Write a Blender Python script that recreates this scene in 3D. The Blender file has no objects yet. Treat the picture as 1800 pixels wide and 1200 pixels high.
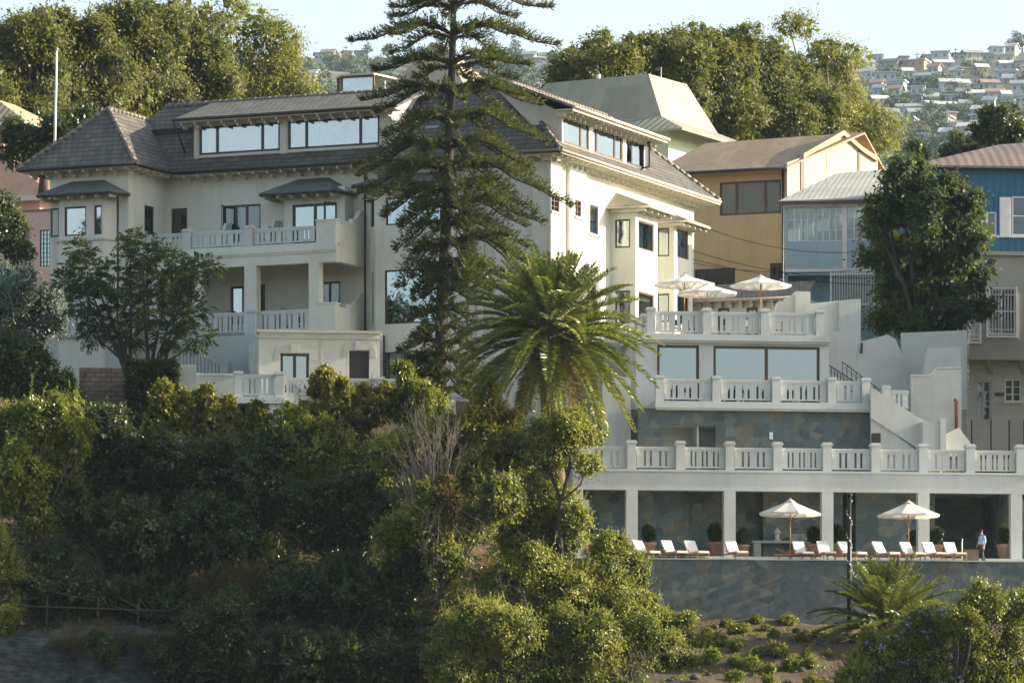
import bpy, math, random
import numpy as np
from mathutils import Vector, Matrix, noise as mnoise

S = bpy.context.scene
COL = S.collection
random.seed(7)
RNG = np.random.default_rng(11)
R = math.radians

# ------------------------------------------------------------------ camera
FPX, YH = 8900.0, 1500.0          # focal length and horizon row, in pixels of the 1800 px wide photograph
cd = bpy.data.cameras.new('camera')
cam = bpy.data.objects.new('camera', cd)
COL.objects.link(cam)
cam.location = (0, 0, 0)
cam.rotation_euler = (R(90), 0, 0)
cd.sensor_width = 36
cd.lens = 36 * FPX / 1800
cd.shift_y = (YH - 600) / 1800
cd.clip_start = 1
cd.clip_end = 12000
S.camera = cam

# ------------------------------------------------------------------ light
SUN_AZ, SUN_EL = R(6), R(20)      # azimuth from +X towards +Y
w = bpy.data.worlds.new('World')
S.world = w
w.use_nodes = True
nt = w.node_tree
bg = nt.nodes['Background']
sky = nt.nodes.new('ShaderNodeTexSky')
sky.sky_type = 'NISHITA'
sky.sun_disc = False
sky.sun_elevation = SUN_EL
sky.sun_rotation = R(90) - SUN_AZ
sky.altitude = 50
sky.air_density = 1.0
sky.dust_density = 2.2
sky.ozone_density = 1.2
hs = nt.nodes.new('ShaderNodeHueSaturation')
hs.inputs['Saturation'].default_value = 0.72
hs.inputs['Value'].default_value = 1.08
nt.links.new(sky.outputs[0], hs.inputs['Color'])
nt.links.new(hs.outputs[0], bg.inputs[0])
bg.inputs[1].default_value = 0.12
ld = bpy.data.lights.new('sun', 'SUN')
ld.energy = 5.0
ld.angle = R(0.5)
ld.color = (1.0, 0.87, 0.68)
lo = bpy.data.objects.new('sun', ld)
COL.objects.link(lo)
sd = Vector((math.cos(SUN_EL) * math.cos(SUN_AZ), math.cos(SUN_EL) * math.sin(SUN_AZ), math.sin(SUN_EL)))
lo.rotation_euler = sd.to_track_quat('Z', 'Y').to_euler()
lo.location = (120, 260, 90)
S.view_settings.view_transform = 'Standard'
S.view_settings.look = 'None'
S.view_settings.exposure = 1.3
S.view_settings.gamma = 1
S.cycles.max_bounces = 6
S.cycles.diffuse_bounces = 3
S.cycles.glossy_bounces = 3
S.cycles.transmission_bounces = 4
S.cycles.transparent_max_bounces = 8
S.cycles.volume_bounces = 1
S.cycles.sample_clamp_indirect = 6

# ------------------------------------------------------------------ geometry helpers
def at(px, py, Y):
    return Vector(((px - 900) / FPX * Y, Y, (YH - py) / FPX * Y))

class Frame:
    """facade frame: u runs along the facade (rightwards), v runs inwards"""
    def __init__(s, px, Y, deg):
        a = R(deg)
        s.A = ((px - 900) / FPX * Y, Y)
        s.u = (math.cos(a), math.sin(a))
        s.v = (-math.sin(a), math.cos(a))
        s.a = a
    def p(s, t, n, z):
        return (s.A[0] + t * s.u[0] + n * s.v[0], s.A[1] + t * s.u[1] + n * s.v[1], z)
    def Y(s, t, n):
        return s.A[1] + t * s.u[1] + n * s.v[1]
    def t(s, px, n=0.0):
        k = (px - 900) / FPX
        return (k * (s.A[1] + n * s.v[1]) - s.A[0] - n * s.v[0]) / (s.u[0] - k * s.u[1])
    def z(s, py, px, n=0.0):
        return (YH - py) / FPX * s.Y(s.t(px, n), n)
    def rect(s, px0, px1, py0, py1, n=0.0):
        m = (px0 + px1) / 2
        return (s.t(px0, n), s.t(px1, n), s.z(py1, m, n), s.z(py0, m, n))

def origin(o):
    v = Vector((0, 0, 0))
    while o is not None:
        v += o.location
        o = o.parent
    return v

class MB:
    def __init__(s):
        s.v, s.f, s.sm = [], [], []
    def face(s, pts, smooth=False):
        b = len(s.v)
        s.v.extend(tuple(p) for p in pts)
        s.f.append(tuple(range(b, b + len(pts))))
        s.sm.append(smooth)
        return s
    def hexa(s, p):
        b = len(s.v)
        s.v.extend(tuple(q) for q in p)
        for f in ((0, 3, 2, 1), (4, 5, 6, 7), (0, 1, 5, 4), (1, 2, 6, 5), (2, 3, 7, 6), (3, 0, 4, 7)):
            s.f.append(tuple(b + i for i in f)); s.sm.append(False)
        return s
    def box(s, x0, x1, y0, y1, z0, z1):
        return s.hexa([(x0, y0, z0), (x1, y0, z0), (x1, y1, z0), (x0, y1, z0), (x0, y0, z1), (x1, y0, z1), (x1, y1, z1), (x0, y1, z1)])
    def fbox(s, F, t0, t1, n0, n1, z0, z1):
        if t0 > t1: t0, t1 = t1, t0
        if n0 > n1: n0, n1 = n1, n0
        if z0 > z1: z0, z1 = z1, z0
        return s.hexa([F.p(t0, n0, z0), F.p(t1, n0, z0), F.p(t1, n1, z0), F.p(t0, n1, z0), F.p(t0, n0, z1), F.p(t1, n0, z1), F.p(t1, n1, z1), F.p(t0, n1, z1)])
    def slab(s, top, thick):
        """polygon (counter-clockwise from above) with a vertical thickness below it"""
        n = len(top)
        bot = [(p[0], p[1], p[2] - thick) for p in top]
        s.face(top)
        s.face(bot[::-1])
        for i in range(n):
            j = (i + 1) % n
            s.face([top[i], bot[i], bot[j], top[j]])
        return s
    def prism(s, pts, off):
        """polygon pts extruded along the vector off"""
        n = len(pts)
        q = [(p[0] + off[0], p[1] + off[1], p[2] + off[2]) for p in pts]
        s.face(pts)
        s.face(q[::-1])
        for i in range(n):
            j = (i + 1) % n
            s.face([pts[i], q[i], q[j], pts[j]])
        return s
    def tube(s, path, rad, k=6, cap=True):
        path = [Vector(p) for p in path]
        if not hasattr(rad, '__len__'): rad = [rad] * len(path)
        b = len(s.v)
        prev = None
        for i, p in enumerate(path):
            d = path[min(i + 1, len(path) - 1)] - path[max(i - 1, 0)]
            d.normalize()
            if prev is None:
                a = d.cross(Vector((0, 0, 1)) if abs(d.z) < 0.95 else Vector((1, 0, 0)))
            else:
                a = prev - d * prev.dot(d)
            a.normalize(); prev = a
            c = d.cross(a)
            for j in range(k):
                th = 2 * math.pi * j / k
                s.v.append(tuple(p + (a * math.cos(th) + c * math.sin(th)) * rad[i]))
        for i in range(len(path) - 1):
            for j in range(k):
                j2 = (j + 1) % k
                s.f.append((b + i * k + j, b + i * k + j2, b + (i + 1) * k + j2, b + (i + 1) * k + j)); s.sm.append(k > 4)
        if cap:
            s.f.append(tuple(b + j for j in range(k))[::-1]); s.sm.append(False)
            e = b + (len(path) - 1) * k
            s.f.append(tuple(e + j for j in range(k))); s.sm.append(False)
        return s
    def lathe(s, c, prof, k=14):
        b = len(s.v)
        for r, z in prof:
            for j in range(k):
                th = 2 * math.pi * j / k
                s.v.append((c[0] + r * math.cos(th), c[1] + r * math.sin(th), c[2] + z))
        for i in range(len(prof) - 1):
            for j in range(k):
                j2 = (j + 1) % k
                s.f.append((b + i * k + j, b + i * k + j2, b + (i + 1) * k + j2, b + (i + 1) * k + j)); s.sm.append(True)
        s.f.append(tuple(b + j for j in range(k))[::-1]); s.sm.append(False)
        e = b + (len(prof) - 1) * k
        s.f.append(tuple(e + j for j in range(k))); s.sm.append(False)
        return s
    def wall(s, F, n, t0, t1, z0, z1, holes=(), depth=0.18, thick=0.25):
        """vertical wall in frame F facing -v with rectangular openings and their reveals"""
        hs = []
        for h in holes:
            h = (max(min(h[0], h[1]), t0 + .02), min(max(h[0], h[1]), t1 - .02), max(min(h[2], h[3]), z0 + .02), min(max(h[2], h[3]), z1 - .02))
            if h[1] > h[0] and h[3] > h[2]: hs.append(h)
        ts = sorted({t0, t1, *[h[0] for h in hs], *[h[1] for h in hs]})
        zs = sorted({z0, z1, *[h[2] for h in hs], *[h[3] for h in hs]})
        for i in range(len(ts) - 1):
            for j in range(len(zs) - 1):
                a, b_, c, d = ts[i], ts[i + 1], zs[j], zs[j + 1]
                m, q = (a + b_) / 2, (c + d) / 2
                if any(h[0] < m < h[1] and h[2] < q < h[3] for h in hs): continue
                s.face([F.p(a, n, c), F.p(b_, n, c), F.p(b_, n, d), F.p(a, n, d)])
                s.face([F.p(a, n + thick, c), F.p(a, n + thick, d), F.p(b_, n + thick, d), F.p(b_, n + thick, c)])
        e = n + thick
        for h in hs:
            a, b_, c, d = h
            s.face([F.p(a, n, c), F.p(a, n, d), F.p(a, e, d), F.p(a, e, c)])
            s.face([F.p(b_, n, c), F.p(b_, e, c), F.p(b_, e, d), F.p(b_, n, d)])
            s.face([F.p(a, n, c), F.p(a, e, c), F.p(b_, e, c), F.p(b_, n, c)])
            s.face([F.p(a, n, d), F.p(b_, n, d), F.p(b_, e, d), F.p(a, e, d)])
        # outer rim
        s.face([F.p(t0, n, z0), F.p(t0, n, z1), F.p(t0, e, z1), F.p(t0, e, z0)])
        s.face([F.p(t1, n, z0), F.p(t1, e, z0), F.p(t1, e, z1), F.p(t1, n, z1)])
        s.face([F.p(t0, n, z1), F.p(t1, n, z1), F.p(t1, e, z1), F.p(t0, e, z1)])
        s.face([F.p(t0, n, z0), F.p(t0, e, z0), F.p(t1, e, z0), F.p(t1, n, z0)])
        return s
    def build(s, name, mat, parent=None, smooth=None):
        o3 = origin(parent)
        me = bpy.data.meshes.new(name)
        vs = [(p[0] - o3.x, p[1] - o3.y, p[2] - o3.z) for p in s.v]
        me.from_pydata(vs, [], s.f)
        me.validate()
        if len(me.polygons) == len(s.sm):
            me.polygons.foreach_set('use_smooth', s.sm if smooth is None else [smooth] * len(s.sm))
        # metre-scaled UVs: u along the horizontal of each face, v up its slope
        uv = me.uv_layers.new(name='UVMap')
        co = np.array(s.v, dtype=float)
        arr = np.zeros((len(me.loops), 2))
        for p in me.polygons:
            n = p.normal
            if abs(n.z) > 0.985:
                h = Vector((1, 0, 0)); q = Vector((0, 1, 0))
            else:
                h = Vector((0, 0, 1)).cross(n); h.normalize(); q = n.cross(h)
            for li in p.loop_indices:
                c = co[me.loops[li].vertex_index]
                arr[li, 0] = c[0] * h.x + c[1] * h.y + c[2] * h.z
                arr[li, 1] = c[0] * q.x + c[1] * q.y + c[2] * q.z
        uv.data.foreach_set('uv', arr.ravel())
        me.materials.append(mat)
        o = bpy.data.objects.new(name, me)
        COL.objects.link(o)
        if parent is not None: o.parent = parent
        return o

def tag(o, label=None, cat=None, group=None, kind=None):
    if label: o['label'] = label
    if cat: o['category'] = cat
    if group: o['group'] = group
    if kind: o['kind'] = kind
    return o

def thing(name, label, cat, loc=(0, 0, 0), group=None):
    o = bpy.data.objects.new(name, None)
    o.empty_display_size = 0.3
    COL.objects.link(o)
    o.location = loc
    return tag(o, label, cat, group)

def copy_tree(o, parent=None):
    c = o.copy()
    COL.objects.link(c)
    if parent is not None: c.parent = parent
    for ch in list(o.children): copy_tree(ch, c)
    return c

def place(o, loc, rz=0.0, sc=None, label=None, group=None):
    o.location = loc
    o.rotation_euler = (0, 0, rz)
    if sc is not None: o.scale = sc if hasattr(sc, '__len__') else (sc, sc, sc)
    if label: o['label'] = label
    if group: o['group'] = group
    return o

# quads given as numpy arrays (n,4,3) with one random value per quad -> mesh
def quads_obj(name, Q, mat, parent=None, rnd=None, loc=None):
    n = len(Q)
    o3 = np.array(origin(parent)) if parent is not None else np.zeros(3)
    V = (np.asarray(Q, dtype=np.float32).reshape(-1, 3) - o3).astype(np.float32)
    me = bpy.data.meshes.new(name)
    me.vertices.add(4 * n)
    me.vertices.foreach_set('co', V.ravel())
    me.loops.add(4 * n)
    me.loops.foreach_set('vertex_index', np.arange(4 * n, dtype=np.int32))
    me.polygons.add(n)
    me.polygons.foreach_set('loop_start', np.arange(0, 4 * n, 4, dtype=np.int32))
    me.polygons.foreach_set('loop_total', np.full(n, 4, dtype=np.int32))
    me.update(calc_edges=True)
    at_ = me.attributes.new('rnd', 'FLOAT', 'FACE')
    if rnd is None: rnd = RNG.random(n)
    at_.data.foreach_set('value', np.asarray(rnd, dtype=np.float32))
    me.materials.append(mat)
    o = bpy.data.objects.new(name, me)
    COL.objects.link(o)
    if parent is not None: o.parent = parent
    return o
# ------------------------------------------------------------------ materials
def newmat(name):
    m = bpy.data.materials.new(name)
    m.use_nodes = True
    nt = m.node_tree
    return m, nt, nt.nodes['Principled BSDF']

def N(nt, kind, **kw):
    n = nt.nodes.new(kind)
    for k, v in kw.items():
        if k.startswith('i_'):
            key = k[2:]
            key = int(key) if key.isdigit() else key.replace('_', ' ')
            n.inputs[key].default_value = v
        else:
            setattr(n, k, v)
    return n

def L(nt, a, b): nt.links.new(a, b)

def c4(c): return (c[0], c[1], c[2], 1.0)

def ramp(nt, stops, fac):
    r = nt.nodes.new('ShaderNodeValToRGB')
    el = r.color_ramp.elements
    while len(el) < len(stops): el.new(0.5)
    for e, (p, c) in zip(el, stops):
        e.position = p; e.color = c4(c) if len(c) == 3 else c
    L(nt, fac, r.inputs[0])
    return r.outputs[0]

def mixc(nt, fac, a, b, mode='MIX'):
    m = nt.nodes.new('ShaderNodeMix'); m.data_type = 'RGBA'; m.blend_type = mode
    for sock, val in ((m.inputs[0], fac), (m.inputs[6], a), (m.inputs[7], b)):
        if hasattr(val, 'links'): L(nt, val, sock)
        elif not hasattr(val, '__len__'): sock.default_value = val
        else: sock.default_value = c4(val)
    return m.outputs[2]

def math_(nt, op, a, b=None):
    m = nt.nodes.new('ShaderNodeMath'); m.operation = op
    for s_, v in ((m.inputs[0], a), (m.inputs[1], b)):
        if v is None: continue
        if hasattr(v, 'links'): L(nt, v, s_)
        else: s_.default_value = v
    return m.outputs[0]

def coords(nt, kind='Object', scale=None):
    t = nt.nodes.new('ShaderNodeTexCoord')
    o = t.outputs[kind]
    if scale is not None:
        mp = nt.nodes.new('ShaderNodeMapping'); mp.inputs['Scale'].default_value = scale
        L(nt, o, mp.inputs[0]); o = mp.outputs[0]
    return o

def noise_(nt, vec, scale, detail=4, rough=0.6):
    n = nt.nodes.new('ShaderNodeTexNoise')
    n.inputs['Scale'].default_value = scale; n.inputs['Detail'].default_value = detail; n.inputs['Roughness'].default_value = rough
    if vec is not None: L(nt, vec, n.inputs['Vector'])
    return n.outputs[0]

def bump(nt, h, b, dist=0.02, strength=1.0):
    bn = nt.nodes.new('ShaderNodeBump'); bn.inputs['Distance'].default_value = dist; bn.inputs['Strength'].default_value = strength
    L(nt, h, bn.inputs['Height']); L(nt, bn.outputs[0], b.inputs['Normal'])

def stucco(name, col, dirt=0.30, rough=0.9):
    """painted plaster: soft blotches, long rain streaks and a fine grain"""
    m, nt, b = newmat(name)
    geo = nt.nodes.new('ShaderNodeNewGeometry')
    pos = geo.outputs['Position']
    mp = N(nt, 'ShaderNodeMapping'); mp.inputs['Scale'].default_value = (1, 1, 0.12); L(nt, pos, mp.inputs[0])
    streak = noise_(nt, mp.outputs[0], 2.2, 5, 0.65)
    blot = noise_(nt, pos, 0.45, 5, 0.6)
    d = tuple(c * k for c, k in zip(col, (0.66, 0.64, 0.58)))
    c = mixc(nt, ramp(nt, [(0.42, (0, 0, 0)), (0.78, (dirt, dirt, dirt))], blot), col, d)
    c = mixc(nt, ramp(nt, [(0.52, (0, 0, 0)), (0.80, (dirt, dirt, dirt))], streak), c, d)
    L(nt, c, b.inputs['Base Color'])
    b.inputs['Roughness'].default_value = rough
    bump(nt, noise_(nt, pos, 22, 3), b, 0.012, 0.5)
    return m

def plain(name, col, rough=0.6, metallic=0.0, var=0.25, scale=3.0):
    m, nt, b = newmat(name)
    ob = coords(nt, 'Object')
    v = noise_(nt, ob, scale, 5)
    lo_ = tuple(c * (1 - var) for c in col); hi = tuple(min(1, c * (1 + var * .6)) for c in col)
    L(nt, ramp(nt, [(0.3, lo_), (0.7, hi)], v), b.inputs['Base Color'])
    b.inputs['Roughness'].default_value = rough
    b.inputs['Metallic'].default_value = metallic
    return m

def tiles(name, a, c, ru=0.30, rv=0.36, moss=None, cols=.45, relief=.06):
    """rows of rounded roof tiles, in the metre UVs of the slope"""
    m, nt, b = newmat(name)
    uv = coords(nt, 'UV')
    sp = N(nt, 'ShaderNodeSeparateXYZ'); L(nt, uv, sp.inputs[0])
    V = math_(nt, 'DIVIDE', sp.outputs[1], rv)
    U = math_(nt, 'ADD', math_(nt, 'DIVIDE', sp.outputs[0], ru), math_(nt, 'MULTIPLY', math_(nt, 'FLOOR', V), .33))
    fu = math_(nt, 'FRACT', U); fv = math_(nt, 'FRACT', V)
    arch = math_(nt, 'SINE', math_(nt, 'MULTIPLY', fu, math.pi))
    lip = math_(nt, 'SUBTRACT', 1.0, fv)
    h = math_(nt, 'ADD', math_(nt, 'MULTIPLY', arch, 0.8), math_(nt, 'MULTIPLY', lip, 1.0))
    cb = N(nt, 'ShaderNodeCombineXYZ'); L(nt, math_(nt, 'FLOOR', U), cb.inputs[0]); L(nt, math_(nt, 'FLOOR', V), cb.inputs[1])
    wn = N(nt, 'ShaderNodeTexWhiteNoise'); L(nt, cb.outputs[0], wn.inputs['Vector'])
    base = mixc(nt, wn.outputs[0], a, c)
    pos = nt.nodes.new('ShaderNodeNewGeometry').outputs['Position']
    big = noise_(nt, pos, 0.6, 5)
    base = mixc(nt, ramp(nt, [(0.45, (0, 0, 0)), (0.75, (.6, .6, .6))], big), base, moss or tuple(x * .55 for x in a))
    # dark joint lines, with the shade under each lip painted into the colour
    edge = math_(nt, 'MAXIMUM', math_(nt, 'LESS_THAN', fv, 0.22), math_(nt, 'MULTIPLY', math_(nt, 'LESS_THAN', fu, 0.18), cols))
    base = mixc(nt, math_(nt, 'MULTIPLY', edge, 0.8), base, tuple(x * .35 for x in a))
    L(nt, base, b.inputs['Base Color'])
    b.inputs['Roughness'].default_value = 0.8
    bump(nt, h, b, relief, 1.0)
    return m

def ribbed(name, col, pitch=0.18, rust=None, axis=0, dist=0.03, rough=0.55, rustamt=0.5):
    """corrugated sheet (axis 0: ribs run up the slope) or clapboard (axis 1)"""
    m, nt, b = newmat(name)
    uv = coords(nt, 'UV')
    sp = N(nt, 'ShaderNodeSeparateXYZ'); L(nt, uv, sp.inputs[0])
    q = math_(nt, 'DIVIDE', sp.outputs[axis], pitch)
    if axis == 0: h = math_(nt, 'SINE', math_(nt, 'MULTIPLY', q, 2 * math.pi))
    else: h = math_(nt, 'SUBTRACT', 1.0, math_(nt, 'FRACT', q))
    pos = nt.nodes.new('ShaderNodeNewGeometry').outputs['Position']
    mp = N(nt, 'ShaderNodeMapping'); mp.inputs['Scale'].default_value = (1, 1, .3); L(nt, pos, mp.inputs[0])
    v = noise_(nt, mp.outputs[0], 1.6, 6, .7)
    cb = N(nt, 'ShaderNodeCombineXYZ')
    L(nt, math_(nt, 'FLOOR', math_(nt, 'DIVIDE', sp.outputs[0], 0.9)), cb.inputs[0]); L(nt, math_(nt, 'FLOOR', math_(nt, 'DIVIDE', sp.outputs[1], 2.2)), cb.inputs[1])
    wn = N(nt, 'ShaderNodeTexWhiteNoise'); L(nt, cb.outputs[0], wn.inputs['Vector'])
    base = mixc(nt, wn.outputs[0], tuple(x * .85 for x in col), tuple(min(1, x * 1.08) for x in col))
    base = mixc(nt, ramp(nt, [(0.5, (0, 0, 0)), (0.72, (rustamt,) * 3)], v), base, rust or tuple(x * .6 for x in col))
    L(nt, base, b.inputs['Base Color'])
    b.inputs['Roughness'].default_value = rough
    bump(nt, h, b, dist, 1.0)
    return m

def flagstone(name, scale=2.3, k=1.0):
    """irregular slate cladding: grey-blue slabs, some rust-coloured, thin joints"""
    m, nt, b = newmat(name)
    uv = coords(nt, 'UV')
    nz = N(nt, 'ShaderNodeTexNoise'); nz.inputs['Scale'].default_value = 1.7; L(nt, uv, nz.inputs['Vector'])
    wv = N(nt, 'ShaderNodeVectorMath', operation='MULTIPLY_ADD'); L(nt, nz.outputs[1], wv.inputs[0]); wv.inputs[1].default_value = (.35, .35, 0); L(nt, uv, wv.inputs[2])
    ve = N(nt, 'ShaderNodeTexVoronoi', feature='DISTANCE_TO_EDGE', voronoi_dimensions='2D'); ve.inputs['Scale'].default_value = scale; L(nt, wv.outputs[0], ve.inputs['Vector'])
    vc = N(nt, 'ShaderNodeTexVoronoi', feature='F1', voronoi_dimensions='2D'); vc.inputs['Scale'].default_value = scale; L(nt, wv.outputs[0], vc.inputs['Vector'])
    sp = N(nt, 'ShaderNodeSeparateColor'); L(nt, vc.outputs['Color'], sp.inputs[0])
    slab = ramp(nt, [(0.0, (.034, .058, .066)), (0.3, (.085, .118, .127)), (0.6, (.052, .082, .088)), (0.8, (.115, .132, .12)), (1.0, (.15, .16, .14))], sp.outputs[0])
    rust = math_(nt, 'MULTIPLY', ramp(nt, [(.48, (0, 0, 0)), (.62, (.85, .85, .85))], noise_(nt, uv, .75, 6, .68)), ramp(nt, [(.45, (.15, .15, .15)), (.8, (1, 1, 1))], sp.outputs[1]))
    slab = mixc(nt, rust, slab, (.17, .128, .070))
    fine = noise_(nt, uv, 3.2, 7, .7)
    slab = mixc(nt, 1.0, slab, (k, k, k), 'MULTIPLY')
    slab = mixc(nt, ramp(nt, [(.35, (.0, .0, .0)), (.75, (.6, .6, .6))], fine), slab, (.14, .15, .125))
    jm = math_(nt, 'MULTIPLY', ramp(nt, [(0.006, (.9, .9, .9)), (0.026, (0, 0, 0))], ve.outputs[0]), ramp(nt, [(.40, (.15, .15, .15)), (.58, (1, 1, 1))], noise_(nt, uv, .5, 3)))
    col = mixc(nt, jm, slab, (.025, .03, .032))
    L(nt, col, b.inputs['Base Color'])
    b.inputs['Roughness'].default_value = 0.75
    bump(nt, math_(nt, 'ADD', math_(nt, 'MULTIPLY', fine, .5), math_(nt, 'MINIMUM', math_(nt, 'MULTIPLY', ve.outputs[0], 12), 1.0)), b, 0.008, .22)
    return m

def bricks(name):
    m, nt, b = newmat(name)
    uv = coords(nt, 'UV')
    br = N(nt, 'ShaderNodeTexBrick'); L(nt, uv, br.inputs['Vector'])
    br.inputs['Color1'].default_value = (.12, .095, .08, 1); br.inputs['Color2'].default_value = (.19, .16, .135, 1); br.inputs['Mortar'].default_value = (.07, .065, .06, 1)
    br.inputs['Scale'].default_value = 1; br.inputs['Brick Width'].default_value = .55; br.inputs['Row Height'].default_value = .24; br.inputs['Mortar Size'].default_value = .035
    v = noise_(nt, uv, 2.5, 5)
    L(nt, mixc(nt, ramp(nt, [(.4, (0, 0, 0)), (.7, (.7, .7, .7))], v), br.outputs[0], (.10, .09, .08)), b.inputs['Base Color'])
    bump(nt, br.outputs['Fac'], b, -0.03, 1)
    b.inputs['Roughness'].default_value = .9
    return m

def glass(name, tint=(.40, .455, .48), mirror=.70):
    """coated window glass: reflects the sky, lets some of the room show"""
    m, nt, b = newmat(name)
    out = nt.nodes['Material Output']
    gl = N(nt, 'ShaderNodeBsdfGlossy'); gl.inputs['Color'].default_value = c4(tint); gl.inputs['Roughness'].default_value = .02
    pos = nt.nodes.new('ShaderNodeNewGeometry').outputs['Position']
    bn = N(nt, 'ShaderNodeBump'); bn.inputs['Distance'].default_value = .03; bn.inputs['Strength'].default_value = .5
    L(nt, noise_(nt, pos, .9, 2), bn.inputs['Height']); L(nt, bn.outputs[0], gl.inputs['Normal'])
    tr = N(nt, 'ShaderNodeBsdfTransparent'); tr.inputs['Color'].default_value = (.75, .8, .8, 1)
    mx = N(nt, 'ShaderNodeMixShader'); mx.inputs[0].default_value = mirror
    L(nt, tr.outputs[0], mx.inputs[1]); L(nt, gl.outputs[0], mx.inputs[2]); L(nt, mx.outputs[0], out.inputs[0])
    return m

def cloth(name, col, transl=.4):
    m, nt, b = newmat(name)
    out = nt.nodes['Material Output']
    pos = coords(nt, 'Object')
    v = noise_(nt, pos, 1.5, 4)
    c = ramp(nt, [(.3, tuple(x * .85 for x in col)), (.7, col)], v)
    d = N(nt, 'ShaderNodeBsdfDiffuse'); t = N(nt, 'ShaderNodeBsdfTranslucent'); mx = N(nt, 'ShaderNodeMixShader')
    L(nt, c, d.inputs[0]); L(nt, c, t.inputs[0]); mx.inputs[0].default_value = transl
    L(nt, d.outputs[0], mx.inputs[1]); L(nt, t.outputs[0], mx.inputs[2]); L(nt, mx.outputs[0], out.inputs[0])
    return m

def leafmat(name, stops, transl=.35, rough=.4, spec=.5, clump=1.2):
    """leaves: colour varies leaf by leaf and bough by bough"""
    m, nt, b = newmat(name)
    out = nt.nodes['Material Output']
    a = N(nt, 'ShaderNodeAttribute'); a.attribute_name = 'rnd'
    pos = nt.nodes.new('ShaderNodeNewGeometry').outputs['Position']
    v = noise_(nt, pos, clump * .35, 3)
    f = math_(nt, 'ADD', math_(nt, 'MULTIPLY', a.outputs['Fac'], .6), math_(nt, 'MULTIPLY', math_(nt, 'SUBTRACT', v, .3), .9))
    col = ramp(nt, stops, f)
    L(nt, col, b.inputs['Base Color'])
    b.inputs['Roughness'].default_value = rough
    b.inputs['Specular IOR Level'].default_value = spec
    t = N(nt, 'ShaderNodeBsdfTranslucent'); L(nt, mixc(nt, .5, col, (.20, .24, .02)), t.inputs[0])
    mx = N(nt, 'ShaderNodeMixShader'); mx.inputs[0].default_value = transl
    L(nt, b.outputs[0], mx.inputs[1]); L(nt, t.outputs[0], mx.inputs[2]); L(nt, mx.outputs[0], out.inputs[0])
    return m

def barkmat(name, a, c):
    m, nt, b = newmat(name)
    ob = coords(nt, 'Object')
    mp = N(nt, 'ShaderNodeMapping'); mp.inputs['Scale'].default_value = (1, 1, .35); L(nt, ob, mp.inputs[0])
    v = noise_(nt, mp.outputs[0], 7, 6, .7)
    L(nt, ramp(nt, [(.3, a), (.7, c)], v), b.inputs['Base Color']); b.inputs['Roughness'].default_value = .95
    bump(nt, v, b, .06, 1)
    return m

def groundmat(name):
    m, nt, b = newmat(name)
    pos = nt.nodes.new('ShaderNodeNewGeometry').outputs['Position']
    v = noise_(nt, pos, .55, 8, .7); f = noise_(nt, pos, 3.5, 6, .7)
    col = ramp(nt, [(.30, (.035, .035, .016)), (.45, (.085, .058, .03)), (.60, (.155, .092, .048)), (.8, (.12, .085, .04))], v)
    col = mixc(nt, ramp(nt, [(.45, (0, 0, 0)), (.65, (.8, .8, .8))], f), col, (.06, .05, .03))
    L(nt, col, b.inputs['Base Color']); b.inputs['Roughness'].default_value = 1
    bump(nt, f, b, .12, 1)
    return m

def hillmat(name):
    m, nt, b = newmat(name)
    pos = nt.nodes.new('ShaderNodeNewGeometry').outputs['Position']
    v = noise_(nt, pos, .012, 9, .72); f = noise_(nt, pos, .08, 6, .7)
    col = ramp(nt, [(.32, (.10, .115, .09)), (.5, (.15, .16, .115)), (.62, (.21, .20, .14)), (.8, (.32, .29, .21))], v)  # dry tones raised to paint in haze over the distance
    col = mixc(nt, ramp(nt, [(.42, (.85, .85, .85)), (.56, (0, 0, 0))], f), col, (.08, .10, .08))
    L(nt, col, b.inputs['Base Color']); b.inputs['Roughness'].default_value = 1
    bump(nt, f, b, 6, 1)
    return m

def rockmat(name):
    m, nt, b = newmat(name)
    pos = nt.nodes.new('ShaderNodeNewGeometry').outputs['Position']
    mp = N(nt, 'ShaderNodeMapping'); mp.inputs['Scale'].default_value = (.5, .5, 1.5); L(nt, pos, mp.inputs[0])
    v = math_(nt, 'ADD', math_(nt, 'MULTIPLY', noise_(nt, mp.outputs[0], 1.0, 9, .72), .55), math_(nt, 'MULTIPLY', noise_(nt, mp.outputs[0], 5.0, 8, .75), .45))
    L(nt, ramp(nt, [(.40, (.012, .015, .016)), (.5, (.06, .07, .066)), (.60, (.15, .155, .135))], v), b.inputs['Base Color']); b.inputs['Roughness'].default_value = 1
    bump(nt, v, b, .5, 1)
    return m

M = {}
CREAM = (.66, .655, .565)
M['cream'] = stucco('cream_stucco', CREAM, .48)
M['white_plaster'] = stucco('white_plaster', (.51, .52, .48), .5)
M['balu'] = stucco('balustrade_paint', (.55, .57, .54), .45)
M['trim'] = stucco('moulding', (.56, .54, .455), .2)
M['soffit'] = stucco('eave_timber', (.58, .55, .45), .15)
M['pink'] = stucco('pink_stucco', (.62, .42, .33))
M['ochre'] = stucco('ochre_plaster', (.56, .375, .185), .4)
M['grey_stucco'] = stucco('grey_stucco', (.36, .35, .30), .5)
M['greywall'] = stucco('grey_plaster', (.48, .50, .46), .4)
M['mint'] = stucco('mint_wall', (.42, .52, .44), .2)
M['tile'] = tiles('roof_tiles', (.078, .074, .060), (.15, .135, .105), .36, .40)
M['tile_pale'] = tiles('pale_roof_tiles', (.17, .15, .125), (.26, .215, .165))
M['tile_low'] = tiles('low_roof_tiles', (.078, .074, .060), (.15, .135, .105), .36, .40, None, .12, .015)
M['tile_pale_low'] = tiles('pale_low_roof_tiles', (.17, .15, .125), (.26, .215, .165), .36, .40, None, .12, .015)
M['canopy_pale'] = plain('weathered_canopy', (.30, .265, .20), .8, 0, .3, 1.5)
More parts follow.
